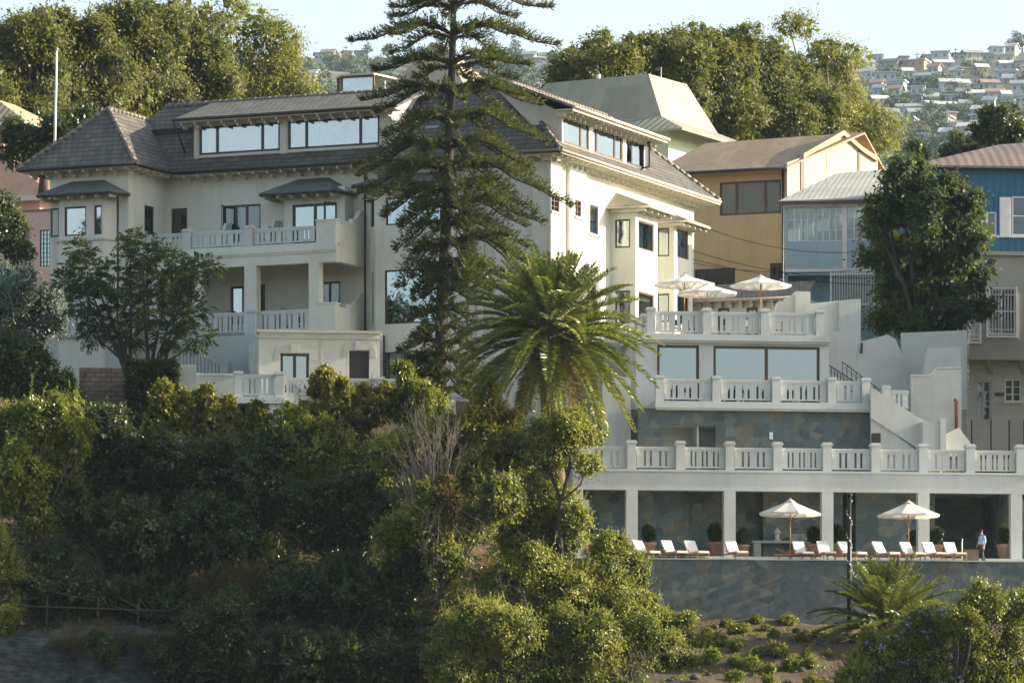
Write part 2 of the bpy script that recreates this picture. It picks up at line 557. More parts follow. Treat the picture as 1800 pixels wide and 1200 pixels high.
M['hazed_pane'] = plain('hazed_window', (.14, .16, .18), .5)  # blue-grey pane colour with haze and sky reflection painted in
M['tile_red'] = ribbed('terracotta_sheet_roof', (.36, .205, .135), .12, (.30, .16, .10))
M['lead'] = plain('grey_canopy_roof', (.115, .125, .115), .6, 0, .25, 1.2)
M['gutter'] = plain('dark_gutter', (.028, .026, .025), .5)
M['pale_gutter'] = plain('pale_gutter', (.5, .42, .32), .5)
M['frame'] = plain('dark_window_frame', (.035, .028, .024), .45)
M['brown'] = plain('brown_timber', (.10, .048, .022), .5)
M['white'] = plain('white_paint', (.74, .74, .70), .5, 0, .1)
M['glass'] = glass('window_glass')
M['glass_clear'] = glass('clear_glass', (.66, .68, .69), .42)
M['glass_dark'] = glass('dark_glass', (.55, .60, .62), .13)
M['glass_brown'] = glass('brownish_glass', (.50, .42, .34), .10)
M['blind'] = plain('brown_blind', (.12, .09, .065), .8)
M['curtain'] = cloth('net_curtain', (.72, .72, .68), .3)
M['canvas'] = cloth('parasol_canvas', (.80, .78, .71), .3)
M['wood'] = plain('teak', (.34, .17, .06), .5, 0, .3, 6)
M['cushion'] = cloth('lounger_cushion', (.76, .73, .66), .05)
M['terracotta'] = plain('terracotta', (.34, .19, .12), .8, 0, .3, 4)
M['metal_black'] = plain('black_metal', (.012, .013, .014), .45, .2)
M['metal_grey'] = plain('grey_metal', (.40, .41, .41), .4, .5)
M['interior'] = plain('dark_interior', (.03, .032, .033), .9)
M['stone'] = flagstone('slate_cladding')
M['stone_back'] = flagstone('lifted_slate', 1.9, 2.2)  # same slate, colour raised to make up for shade under the ceiling
M['brick'] = bricks('old_brick')
M['green_roof'] = ribbed('pale_green_sheet_roof', (.26, .26, .185), .5, (.20, .18, .125), dist=.012, rustamt=.4)
M['tan_roof'] = ribbed('tan_sheet_roof', (.36, .295, .19), .45, (.25, .18, .11), dist=.015)
M['rust_roof'] = ribbed('rusty_sheet_roof', (.34, .24, .14), .11, (.20, .115, .06), dist=.005, rustamt=.8)
M['cream_sheet'] = ribbed('cream_sheet_wall', (.46, .385, .265), .11, (.33, .21, .12), dist=.004, rustamt=.7)
M['white_sheet'] = ribbed('white_sheet_roof', (.47, .45, .365), .30, (.36, .31, .23), dist=.0035, rustamt=.7)
M['ltblue_board'] = ribbed('pale_blue_boards', (.36, .49, .53), .19, (.30, .41, .45), 1, .03)
M['blue_sheet'] = ribbed('blue_sheet_wall', (.010, .092, .170), .40, (.008, .07, .135), dist=.006)
M['bluepaint'] = plain('pale_blue_paint', (.25, .39, .44), .6)
M['brown_roof'] = ribbed('brown_sheet_roof', (.20, .145, .105), .5, (.13, .085, .06), dist=.008, rustamt=.8)
M['ground'] = groundmat('soil')
M['hill'] = hillmat('hillside')
M['rock'] = rockmat('rock_face')
M['bark'] = barkmat('bark', (.025, .020, .016), (.075, .06, .047))
M['bark_pale'] = barkmat('pale_bark', (.16, .14, .11), (.34, .30, .24))
M['bark_palm'] = barkmat('palm_bark', (.07, .05, .03), (.22, .15, .09))
M['twig'] = plain('dry_twigs', (.17, .145, .11), .9)
OL = [(0, (.030, .046, .016)), (.35, (.085, .105, .025)), (.65, (.19, .195, .042)), (1, (.36, .33, .09))]
M['fig'] = leafmat('fig_leaves', [(0, (.014, .026, .011)), (.28, (.07, .085, .020)), (.6, (.165, .165, .036)), (1, (.40, .34, .10))], 0.48, .46, .32)
M['euc'] = leafmat('gum_leaves', [(0, (.045, .060, .012)), (.3, (.15, .17, .022)), (.65, (.30, .29, .035)), (1, (.50, .44, .09))], 0.52, .5, .4)
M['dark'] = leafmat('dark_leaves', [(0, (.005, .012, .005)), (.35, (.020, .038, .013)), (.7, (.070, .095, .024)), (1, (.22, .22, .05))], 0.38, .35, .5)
M['bush'] = leafmat('bush_leaves', [(0, (.008, .018, .006)), (.25, (.06, .09, .016)), (.5, (.25, .27, .038)), (1, (.58, .50, .13))], 0.46, .45, .35)
M['bright'] = leafmat('bright_leaves', [(0, (.030, .050, .008)), (.35, (.12, .155, .016)), (.65, (.26, .28, .028)), (1, (.46, .43, .07))], 0.5, .35, .5)
M['golden'] = leafmat('golden_leaves', [(0, (.020, .030, .008)), (.28, (.10, .11, .018)), (.55, (.30, .27, .038)), (1, (.60, .46, .10))], 0.5, .4, .4)
M['silver'] = leafmat('silvery_leaves', [(0, (0.068, 0.093, 0.085)), (.4, (0.153, 0.196, 0.170)), (.75, (0.255, 0.306, 0.255)), (1, (0.374, 0.425, 0.340))], .25, .5, .4)
M['feather'] = leafmat('feathery_leaves', [(0, (.010, .022, .011)), (.4, (.028, .052, .022)), (.75, (.055, .085, .028)), (1, (.10, .13, .035))], 0.35, .5, .3)
M['pine'] = leafmat('pine_needles', [(0, (.006, .012, .007)), (.32, (.024, .038, .016)), (.62, (.078, .092, .024)), (1, (.28, .24, .055))], 0.27, .5, .3)
M['palm'] = leafmat('palm_leaflets', [(0, (.012, .028, .009)), (.25, (.06, .095, .016)), (.55, (.19, .22, .034)), (1, (.50, .41, .07))], 0.42, .35, .5)
M['palm_dry'] = leafmat('dry_palm_leaflets', [(0, (0.170, 0.102, 0.043)), (.5, (0.340, 0.204, 0.085)), (1, (0.544, 0.357, 0.153))], .3, .7, .2)
M['rustleaf'] = leafmat('rusty_leaves', [(0, (.03, .018, .008)), (.5, (.075, .04, .015)), (1, (.15, .085, .03))], 0.3, .6, .2)
M['drygrass'] = leafmat('dry_grass', [(0, (.035, .03, .015)), (.5, (.09, .07, .032)), (1, (.20, .14, .055))], 0.3, .8, .2)
M['petal'] = leafmat('lilac_petals', [(0, (.30, .32, .60)), (1, (.52, .52, .80))], .3, .7, .2)
M['bigleaf'] = leafmat('big_tree_leaves', [(0, (.004, .012, .008)), (.4, (.022, .048, .020)), (.7, (.09, .13, .03)), (1, (.34, .35, .06))], 0.42, .5, .3)
M['farleaf'] = leafmat('hazed_leaves', [(0, (.05, .075, .055)), (.5, (.10, .125, .075)), (1, (.16, .18, .09))], .2, .6, .2, .1)  # leaf tones raised, part of the distance haze put into colour
M['skin'] = plain('skin', (.36, .20, .14), .6, 0, .1)
M['shirt'] = plain('pale_blue_shirt', (.32, .48, .72), .8, 0, .15)
M['trousers'] = plain('dark_trousers', (.025, .028, .04), .8)
M['hair'] = plain('dark_hair', (.02, .015, .012), .7)
# ------------------------------------------------------------------ ground, hillside, air
def interp(x, pts):
    if x <= pts[0][0]: return pts[0][1]
    for (a, b), (c, d) in zip(pts, pts[1:]):
        if x <= c: return b + (d - b) * (x - a) / (c - a)
    return pts[-1][1]

PL = [(-60, -12), (0, -3), (110, -16), (200, -5), (226, 3), (236.2, 3.6), (238.2, 10.3), (241, 11.8), (250, 17.5), (258, 23), (264, 23.4), (290, 26), (330, 34), (430, 44)]
PRR = [(-60, -12), (0, -3), (110, -16), (205, -2), (228, 6.2), (240, 9.9), (247, 11.2), (262, 11.4), (264, 19), (280, 22), (300, 28), (330, 35), (430, 46)]
def ground_z(x, y):
    k = min(1, max(0, (x + 2) / 8.0))
    z = interp(y, PL) * (1 - k) + interp(y, PRR) * k
    if 205 < y < 262:
        z += .45 * mnoise.noise((x * .35, y * .35, 0)) + .2 * mnoise.noise((x * 1.3, y * 1.3, 5))
    return z

def grid_mesh(name, xs, ys, fz, mat, kind='structure'):
    m = MB()
    nx, ny = len(xs), len(ys)
    m.v = [(x, y, fz(x, y)) for y in ys for x in xs]
    for j in range(ny - 1):
        for i in range(nx - 1):
            m.f.append((j * nx + i, j * nx + i + 1, (j + 1) * nx + i + 1, (j + 1) * nx + i)); m.sm.append(True)
    o = m.build(name, mat)
    o['kind'] = kind
    return o

xs = list(np.arange(-200, -44, 13)) + list(np.arange(-44, 45, 1.0)) + list(np.arange(52, 201, 13))
ys = list(np.arange(-60, 200, 13)) + list(np.arange(200, 264, .8)) + list(np.arange(266, 431, 8))
tag(grid_mesh('terrain', xs, ys, ground_z, M['ground']), 'dry brown and green slope below the terraces', 'slope')

RIDGE = [(-1500, 60), (-300, 36), (20, 44), (300, 80), (540, 100), (640, 99), (750, 97), (900, 92), (980, 89), (1300, 104), (1500, 121), (1600, 113), (1700, 103), (1800, 92), (2100, 62), (3300, 60)]
def hill_z(x, y):
    px = 900 + FPX * x / max(y, 900)
    zr = (YH - interp(px, RIDGE)) / FPX * 2300
    if y < 2300:
        k = max(0, (y - 1300) / 1000)
        z = 150 + (zr - 150) * k ** .92 if y > 1300 else 44 + (150 - 44) * max(0, (y - 430) / 870) ** 1.5
    else:
        z = zr - (y - 2300) * .25
    amp = 1.0 if y > 1100 else 0.2
    z += amp * (5.0 * mnoise.noise((x * .012, y * .009, 1)) + 2.0 * mnoise.noise((x * .04, y * .03, 3))) * (0.35 if 2200 < y < 2400 else 1)
    return z
tag(grid_mesh('hillside', list(np.arange(-700, 701, 14)), list(np.arange(428, 2701, 24)), hill_z, M['hill']), 'hazy green hillside with scattered houses', 'hillside')
g = MB().box(-1500, 1500, -100, 2760, -22, -20).build('ground', M['ground']); g['kind'] = 'structure'

# rocky bank at the foot of the left hedge
def rock_bank():
    m = MB()
    F = Frame(-60, 235.6, 4)
    nt_, nz_ = 70, 26
    for j in range(nz_):
        for i in range(nt_):
            t = -1 + 19.0 * i / (nt_ - 1); k = j / (nz_ - 1)
            z = 3.5 + 7.1 * k + .35 * mnoise.noise((t * .6, 3, 0)) * k
            nrm = 2.0 * k ** 2 + .7 * mnoise.noise((t * .5, z * .8, 4)) + .3 * mnoise.noise((t * 1.6, z * 2.2, 8))
            m.v.append(F.p(t, nrm, z))
    for j in range(nz_ - 1):
        for i in range(nt_ - 1):
            m.f.append((j * nt_ + i, j * nt_ + i + 1, (j + 1) * nt_ + i + 1, (j + 1) * nt_ + i)); m.sm.append(True)
    o = m.build('rock_bank', M['rock']); o['kind'] = 'structure'
    tag(o, 'grey crumbling rock bank below the wooden rail fence', 'rock bank')
rock_bank()

def make_haze():
    m, nt, b = newmat('haze_air')
    nt.nodes.remove(b)
    v = N(nt, 'ShaderNodeVolumePrincipled')
    v.inputs['Color'].default_value = (.62, .82, 1.0, 1)
    v.inputs['Density'].default_value = HAZE
    v.inputs['Anisotropy'].default_value = .2
    L(nt, v.outputs[0], nt.nodes['Material Output'].inputs['Volume'])
    o = MB().box(-1600, 1600, -120, 2790, -23, 430).build('haze', m)
    o['kind'] = 'stuff'
HAZE = 0.00004
make_haze()
# ------------------------------------------------------------------ facade pieces
def window(F, n, rect, parent, splits=(), rows=(), frame='frame', glass='glass', curtain=None, fw=.085, depth=.10, name='window', sill=None, open_leaf=None):
    t0, t1 = sorted(rect[:2]); z0, z1 = sorted(rect[2:])
    m = MB(); a, b = n + depth - .04, n + depth + .06
    m.fbox(F, t0, t0 + fw, a, b, z0, z1); m.fbox(F, t1 - fw, t1, a, b, z0, z1)
    m.fbox(F, t0 + fw, t1 - fw, a + .002, b - .002, z0, z0 + fw); m.fbox(F, t0 + fw, t1 - fw, a + .002, b - .002, z1 - fw, z1)
    for s_ in splits:
        c = t0 + (t1 - t0) * s_; m.fbox(F, c - fw * .6, c + fw * .6, a + .004, b - .004, z0 + fw, z1 - fw)
    for s_ in rows:
        c = z0 + (z1 - z0) * s_; m.fbox(F, t0 + fw, t1 - fw, a + .008, b - .008, c - fw * .3, c + fw * .3)
    wnd = m.build(name, M[frame], parent)
    MB().fbox(F, t0 + fw * .5, t1 - fw * .5, n + depth, n + depth + .015, z0 + fw * .5, z1 - fw * .5).build('pane', M[glass], wnd)
    if curtain:
        cm = MB()
        for (c0, c1) in curtain:
            a0, a1 = t0 + (t1 - t0) * c0, t0 + (t1 - t0) * c1
            k = max(4, int(abs(a1 - a0) / .06))
            pts = [(a0 + (a1 - a0) * i / k, n + .42 + .035 * (i % 2)) for i in range(k + 1)]
            for (p0, q0), (p1, q1) in zip(pts, pts[1:]):
                cm.face([F.p(p0, q0, z0), F.p(p1, q1, z0), F.p(p1, q1, z1), F.p(p0, q0, z1)])
        cm.build('curtain', M['curtain'], wnd)
    if sill:
        MB().fbox(F, t0 - .12, t1 + .12, n - .10, n + depth - .05, z0 - .12, z0 - .001).build('sill', M[sill], wnd)
    if open_leaf:                     # a casement standing open: hinge side and swing outwards
        side, ang = open_leaf
        h = t0 if side < 0 else t1
        wd = min(.8, (t1 - t0) * .95)
        dx, dn = math.cos(R(ang)) * wd * (-side), -math.sin(R(ang)) * wd
        lm = MB()
        def q(k, z): return F.p(h + dx * k, n + .02 + dn * k, z)
        off = (F.v[0] * .05, F.v[1] * .05, 0)
        for (k0, k1, za, zb) in ((0, .14, z0, z1), (.86, 1, z0, z1), (.14, .86, z0, z0 + .1), (.14, .86, z1 - .1, z1)):
            lm.prism([q(k0, za), q(k1, za), q(k1, zb), q(k0, zb)], off)
        lf = lm.build('casement', M[frame], wnd)
    return wnd

def balustrade(F, n, posts, z0, zr, zp, parent=None, pw=.42, slat=True, rev=False, name='balustrade', label=None, cat=None, group=None, last=True, first=True, n1=None):
    """square posts with caps; between them a rail, a foot rail and boards of two widths.
    posts are t values; every post and every bay is a mesh of its own"""
    if parent is None:
        c = F.p(posts[0], n, z0)
        root = thing(name, label, cat or 'balustrade', c, group)
    else:
        root = parent
    if parent is not None:
        holder = MB().fbox(F, posts[0], posts[-1], n + pw * .30, n + pw * .70, z0, z0 + .035).build(name, M['balu'], parent)
    else: holder = root
    for i, t in enumerate(posts):
        if (i == 0 and not first) or (i == len(posts) - 1 and not last): continue
        m = MB()
        m.fbox(F, t - pw / 2, t + pw / 2, n, n + pw, z0, zp - .16)
        m.fbox(F, t - pw / 2 - .05, t + pw / 2 + .05, n - .05, n + pw + .05, zp - .16, zp - .07)
        m.fbox(F, t - pw / 2 - .01, t + pw / 2 + .01, n - .01, n + pw + .01, zp - .069, zp)
        m.build('post', M['balu'], holder)
    c = n + pw / 2
    for a, b in zip(posts, posts[1:]):
        a2, b2 = a + pw / 2, b - pw / 2
        m = MB()
        m.fbox(F, a2, b2, c - .07, c + .07, zr - .10, zr)
        m.fbox(F, a2, b2, c - .05, c + .05, zr - .2, zr - .101)
        m.fbox(F, a2, b2, c - .05, c + .05, z0 + .10, z0 + .18)
        ln = b2 - a2
        per = .30 + .10 + .15 + .10
        k = max(1, round((ln - .4) / per)); s_ = (ln) / (k * per + .40)
        t = a2 + .05 * s_
        for j in range(2 * k + 1):
            wd = (.30 if j % 2 == 0 else .15) * s_
            if t + wd > b2 - .01: break
            m.fbox(F, t, t + wd, c - .025, c + .025, z0 + .181, zr - .201)
            t += wd + .10 * s_
        m.build('railing', M['balu'], holder)
    return root

def brackets(F, mb, ts, n_wall, n_out, z, h=.13, w_=.10):
    for t in ts:
        mb.fbox(F, t - w_ / 2, t + w_ / 2, n_out + .10, n_wall + .1, z - h, z)
        mb.fbox(F, t - w_ / 2, t + w_ / 2, n_wall - .42, n_wall + .02, z - h - .16, z - h - .001)

def arange(a, b, s): return list(np.arange(a, b, s))

# ------------------------------------------------------------------ the hotel
H = Frame(965, 262, -23.5)        # front facade, u to the right and nearer
HR = Frame(965, 262, 66.5)        # right facade, u to the right and farther; its n = -t of H
ZE, PITCH, RN = 36.25, .90, 3.7
hotel = thing('hotel_building', 'big cream hotel with dark tiled hip roofs and long dormer windows', 'hotel', H.p(-12, 6, 23.4))
ZB = 22.0
tTL, tTR = H.t(88, -4.3), H.t(226, -4.3)
FR = 20.5
def hz(py, px, n=0.0): return H.z(py, px, n)
def rr(px0, px1, py0, py1, n=0.0): return H.rect(px0, px1, py0, py1, n)

# --- main front wall, between tower and right corner
bays = []   # bay openings cut nothing: they stand in front
W = {}
W['brown'] = rr(301, 329, 366, 420)
W['door1'] = rr(392, 458, 360, 425)
W['low_a'] = rr(405, 428, 503, 570)
W['low_b'] = rr(450, 466, 500, 560)
W['low_c'] = rr(563, 598, 495, 560)
W['small'] = rr(914, 930, 492, 515)
mw = MB().wall(H, 0, tTR, 0, ZB, ZE + .1, list(W.values()))
mw.build('wall', M['cream'], hotel)
window(H, 0, W['brown'], hotel, (.5,), (.42,), 'brown', 'glass_dark', fw=.10)
window(H, 0, W['door1'], hotel, (.33, .62), (), 'frame', 'glass_dark', curtain=[(.36, .5)], name='balcony_door', fw=.1, open_leaf=(-1, 70))
window(H, 0, W['low_a'], hotel, (), (), 'frame', 'glass', name='balcony_door', fw=.12)
window(H, 0, W['low_b'], hotel, (), (), 'frame', 'glass_dark', fw=.09)
window(H, 0, W['low_c'], hotel, (.45,), (), 'brown', 'glass_dark', name='balcony_door', fw=.1)
window(H, 0, W['small'], hotel, (), (.5,), 'frame', 'glass_dark')

# --- corner pilasters and shallow wall strips
pil = MB()
for a, b, o_ in ((842, 851, .16), (872, 890, .20), (938, 944, .10)):
    pil.fbox(H, H.t(a), H.t(b), -o_, -.002, ZB, ZE - .5)
pil.fbox(H, -.9, .0, -.14, -.003, ZB, ZE - .45)
pil.build('pilaster', M['cream'], hotel)
pr = MB()
RWs = [HR.rect(969, 984, 343, 372, -.2), HR.rect(1011, 1022, 352, 381, -.2)]
pr.wall(HR, -.2, -.2, HR.t(987, -.2), ZB, ZE - .3, RWs[:1], thick=.19)
pr.build('pilaster', M['cream'], hotel)
pr = MB().wall(HR, -.2, HR.t(1002, -.2), HR.t(1031, -.2), ZB, ZE - .3, RWs[1:], thick=.19)
pr.build('pilaster', M['cream'], hotel)

# --- tower at the left end
tb0, tb1 = H.t(103, -4.3), H.t(205, -4.3)
tw = MB()
tw.wall(H, -4.3, tTL, tTR, ZB, ZE + .1, [(tb0 + .3, tb1 - .3, 28.9, 34.6)])
TRF = Frame(226, H.Y(tTR, -4.3), 66.5)
rw = TRF.rect(254, 271, 362, 425)
tw.wall(TRF, 0, 0.25, 4.3, ZB, ZE + .1, [rw])
TLF = Frame(88, H.Y(tTL, -4.3), 66.5 + 180)
tw.wall(TLF, 0, -15.4, -.25, ZB, ZE + .1)
tw.build('wall', M['cream'], hotel)
window(TRF, 0, rw, hotel, (), (.62, .3), 'frame', 'glass_dark')
# its bay: three faces
def bay(px0, px1, n, out, z0, z1, skew, wins, name='bay'):
    """polygonal bay on H plane n between pixel columns; skew = run of the slanted sides"""
    a, b = H.t(px0, n), H.t(px1, n)
    return a, b
def bay_faces(F, n, a, b, out, skew, z0, z1, parent, wl, wf, wr):
    """three walls of a bay in frame F; wl/wf/wr: lists of (fraction0, fraction1, z0, z1, options)"""
    pts = [(a, n), (a + skew, n - out), (b - skew, n - out), (b, n)]
    m = MB(); todo = []
    for (p, q), ws in zip(zip(pts, pts[1:]), (wl, wf, wr)):
        P, Q = F.p(p[0], p[1], 0), F.p(q[0], q[1], 0)
        ln = math.hypot(Q[0] - P[0], Q[1] - P[1])
        G = Frame.__new__(Frame); G.A = (P[0], P[1]); G.u = ((Q[0] - P[0]) / ln, (Q[1] - P[1]) / ln); G.v = (-G.u[1], G.u[0]); G.a = math.atan2(G.u[1], G.u[0])
        hs = [(f0 * ln, f1 * ln, za, zb) for (f0, f1, za, zb, _) in ws]
        m.wall(G, 0, 0, ln, z0, z1, hs, thick=.2)
        for h, w_ in zip(hs, ws): todo.append((G, h, w_[4]))
    m.slab([F.p(pts[0][0] + .02, n, z0 + .1), F.p(pts[1][0] + .02, n - out + .03, z0 + .1), F.p(pts[2][0] - .02, n - out + .03, z0 + .1), F.p(pts[3][0] - .02, n, z0 + .1)], .15)
    o = m.build('bay', M['cream'], parent)
    for G, h, opt in todo: window(G, 0, h, o, **opt)
    # string course under the windows
    if wf:
        zs = min(w_[2] for w_ in wf) - .18
        s = MB()
        for (p, q) in zip(pts, pts[1:]):
            P, Q = F.p(p[0], p[1], 0), F.p(q[0], q[1], 0)
            ln = math.hypot(Q[0] - P[0], Q[1] - P[1]); G = Frame.__new__(Frame); G.A = (P[0], P[1]); G.u = ((Q[0] - P[0]) / ln, (Q[1] - P[1]) / ln); G.v = (-G.u[1], G.u[0])
            s.fbox(G, .01, ln - .01, -.09, -.002, zs - .12, zs)
        s.build('string_course', M['trim'], o)
    return o
zt0, zt1 = hz(363, 140, -5), hz(414, 140, -5)
bay_faces(H, -4.3, tb0, tb1, .75, .42, ZB, hz(333, 150, -4.6), hotel,
          [(.18, .82, zt1, zt0, dict(open_leaf=(1, 60), glass='glass_dark'))],
          [(.13, .62, zt1, zt0, dict(glass='glass_clear', curtain=[(.05, .35), (.6, .9)])), (.80, .98, zt1, zt0, dict(glass='glass_clear', curtain=[(.1, .8)]))], [])
# lower tower window behind the feathery tree
# (built on the bay front as a French door)
ld0, ld1 = hz(500, 140, -5.05), hz(560, 140, -5.05)
m = MB().fbox(H, H.t(122, -5.05), H.t(158, -5.05), -5.09, -5.05, ld1, ld0)
door = m.build('balcony_door', M['frame'], hotel)
MB().fbox(H, H.t(126, -5.05), H.t(154, -5.05), -5.12, -5.092, ld1 + .1, ld0 - .1).build('pane', M['glass_dark'], door)

def canopy(F, n, a, b, out, z_top, z_eave, parent, ends=.9, br=True, mat='lead'):
    """low pitched little roof over a bay with exposed rafter ends"""
    m = MB()
    p = [F.p(a - ends, n, z_eave), F.p(a - ends * .55, n - out, z_eave), F.p(b + ends * .55, n - out, z_eave), F.p(b + ends, n, z_eave)]
    ra, rb = a + (b - a) * .22, b - (b - a) * .22
    t0, t1 = F.p(ra, n, z_top), F.p(rb, n, z_top)
    th = .10
    for poly in ([p[0], p[1], t0], [p[1], p[2], t1, t0], [p[2], p[3], t1]): m.slab(poly, th)
    o = m.build('canopy', M[mat], parent)
    g = MB()
    P = [(a - ends, n), (a - ends * .55, n - out), (b + ends * .55, n - out), (b + ends, n)]
    for (p0, p1) in zip(P, P[1:]):
        q0, q1 = F.p(p0[0], p0[1], z_eave - .10), F.p(p1[0], p1[1], z_eave - .10)
        g.tube([q0, q1], .06, 6)
    g.build('gutter', M['gutter'] if mat == 'lead' else M['pale_gutter'], o)
    if br:
        bm_ = MB()
        k = max(3, int((b - a + ends) / .75))
        for i in range(k + 1):
            t = a - ends * .4 + (b - a + ends * .8) * i / k
            bm_.fbox(F, t - .05, t + .05, n - out + .18, n + .02, z_eave - .30, z_eave - .14)
        bm_.build('rafter_ends', M['soffit'], o)
    return o
canopy(H, -4.3, tb0, tb1, 1.6, hz(316, 165, -4.5), hz(338, 150, -5.6), hotel, .8)

# --- door bay over the balcony (px 500-605), window bay (665-830)
b3a, b3b = H.t(497, 0), H.t(597, 0)
zc = hz(440, 545, -1.0)
m = MB(); dr = H.rect(514, 592, 358, 436, -1.0)
m.wall(H, -1.0, H.t(499, -1), H.t(606, -1), zc - .6, hz(330, 550, -1), [dr])
m.fbox(H, H.t(499, -1), H.t(499, -1) + .2, -.76, .05, zc - .6, hz(330, 550, -1)); m.fbox(H, H.t(606, -1) - .2, H.t(606, -1), -.76, .05, zc - .6, hz(330, 550, -1))
m.build('wall', M['cream'], hotel)
window(H, -1.0, dr, hotel, (.5,), (), 'frame', 'glass', curtain=[(.04, .44)], name='balcony_door', fw=.13, open_leaf=(1, 55))
canopy(H, 0, H.t(505, 0), H.t(598, 0), 2.2, hz(312, 560, -.2), hz(335, 550, -2.0), hotel, 1.0)
zu0, zu1 = hz(345, 720, -1.4), hz(394, 720, -1.4)
zl0, zl1 = hz(473, 720, -1.4), hz(568, 720, -1.4)
zg0, zg1 = hz(617, 720, -1.4), hz(690, 720, -1.4)
ba, bb = H.t(642, 0), H.t(838, 0)
fl = (bb - ba) - 2 * 1.25
def fx(px): return (H.t(px, -1.4) - (ba + 1.25)) / fl
bay_faces(H, 0, ba, bb, 1.4, 1.25, ZB, hz(326, 720, -.8), hotel,
          [(.50, .86, zu1, zu0, dict(glass='glass_dark', splits=(.4,))), (.62, .80, zl1, zl0, dict(glass='glass_dark'))],
          [(fx(678), fx(775), zu1, zu0, dict()), (fx(676), fx(785), zl1, zl0, dict()), (fx(676), fx(780), zg1, zg0, dict(splits=(.48,), curtain=[(.03, .3)]))],
          [(.2, .75, zu1, zu0, dict()), (.2, .75, zl1, zl0, dict(glass='glass_dark'))])
canopy(H, 0, ba + .8, bb - .8, 2.3, hz(303, 730, -.2), hz(320, 720, -2.0), hotel, .9)

# --- loggia and balconies
zF2, zS2 = 31.75, 30.72      # upper balcony floor, underside of its beam
zF1 = 27.15
nB = -3.7
tBR = H.t(590, nB)
tBL = tTR + .02
m = MB()
m.fbox(H, tBL, tBR, nB + .25, -.02, zF2 - .22, zF2)                       # deck
m.fbox(H, tBL, tBR - .02, nB + .02, nB + .45, zS2, zF2 - .002)               # front beam
m.fbox(H, tBR - .45, tBR - .021, nB + .451, -.02, zS2 + .05, zF2 - .221)
m.fbox(H, tBL, tBR + .10, nB - .10, nB + .018, zF2 - .42, zF2 - .22)       # cornice
m.fbox(H, tBL, tBR + .05, nB - .05, nB + .017, zF2 - .52, zF2 - .425)
m.build('balcony', M['cream'], hotel)
c = MB()
for x0, x1 in ((429, 450), (542, 560)):
    mm = MB().fbox(H, H.t(x0, nB), H.t(x1, nB), nB + .03, nB + .55, zF1 - .1, zS2)
    mm.build('column', M['cream'], hotel)
for x0, x1 in ((338, 353), (262, 276)):
    MB().fbox(H, H.t(x0, nB), H.t(x1, nB), nB + .03, nB + .5, zF1 - .1, zS2).build('column', M['cream'], hotel)
zr2, zp2 = 32.66, 32.85
balustrade(H, nB, [H.t(q, nB) for q in (246, 327, 436, 558)], zF2, zr2, zp2, hotel, .42, last=False)
balustrade(H, nB, [H.t(q, nB) for q in (246, 346, 440, 551)], zF1 + .05, zF1 + 1.2, zF1 + 1.3, hotel, .44, last=False, first=False)
def scroll_wall(px0, z0, zt):
    """low solid pier at the balcony corner and a side wall rising in a scroll to the house"""
    t0 = H.t(px0, nB)
    m = MB()
    m.fbox(H, t0, tBR, nB - .02, nB + .5, z0, zt)
    m.fbox(H, t0 - .05, tBR + .05, nB - .07, nB + .55, zt + .001, zt + .08)
    prof = [(nB + .5, z0), (nB + .5, zt - .12), (nB + 1.3, zt - .12), (nB + 1.3, zt + .10), (nB + 2.1, zt + .10), (nB + 2.1, zt + .32), (nB + 2.5, zt + .34), (nB + 2.8, zt + .5), (nB + 3.0, zt + .75), (nB + 3.25, zt + .9), (-.01, zt + .92), (-.01, z0)]
    pts = [H.p(tBR - .25, n, z) for n, z in prof]
    m.prism(pts, (H.u[0] * .23, H.u[1] * .23, 0))
    return m.build('side_wall', M['cream'], hotel)
scroll_wall(556, zF2 - .3, hz(388, 572, nB))
scroll_wall(558, zF1 - .1, hz(534, 572, nB))
# low partition scrolls between balconies
for px_, zf in ((385, zF2), (470, zF2), (383, zF1), (478, zF1)):
    t0 = H.t(px_, -1.2)
    prof = [(-2.6, zf), (-2.6, zf + 1.05), (-1.5, zf + 1.05), (-1.5, zf + 1.3), (-.9, zf + 1.3), (-.6, zf + 1.7), (-.01, zf + 1.75), (-.01, zf)]
    MB().prism([H.p(t0, n, z) for n, z in prof], (H.u[0] * .18, H.u[1] * .18, 0)).build('partition', M['cream'], hotel)
# base storey below the loggia
m = MB()
m.wall(H, nB + .02, tTR + .02, tBR - .01, ZB - 1, zF1 - .02)
m.fbox(H, tTR + .02, tBR - .02, nB + .28, -.02, zF1 - .25, zF1 - .021)
m.fbox(H, tBR - .28, tBR - .01, nB + .28, -.02, ZB - 1, zF1 - .26)
m.fbox(H, tTL + .02, tTR + .01, -4.9, -4.32, ZB - 1, hz(592, 150, -4.9))
m.build('base_wall', M['greywall'], hotel)
balustrade(H, -5.35, [H.t(q, -5.3) for q in (97, 178, 228)], hz(592, 150, -5), hz(553, 150, -5), hz(548, 150, -5), hotel, .3)
dp = MB()
for px_, n_, za, zb in ((641.5, -.12, 27, ZE - .5), (207, -5.0, 28, 34.6), (675, -1.6, 22, 27)):
    dp.tube([H.p(H.t(px_, n_), n_, za), H.p(H.t(px_, n_), n_, zb)], .055, 8)
dp.build('downpipe', M['gutter'], hotel)

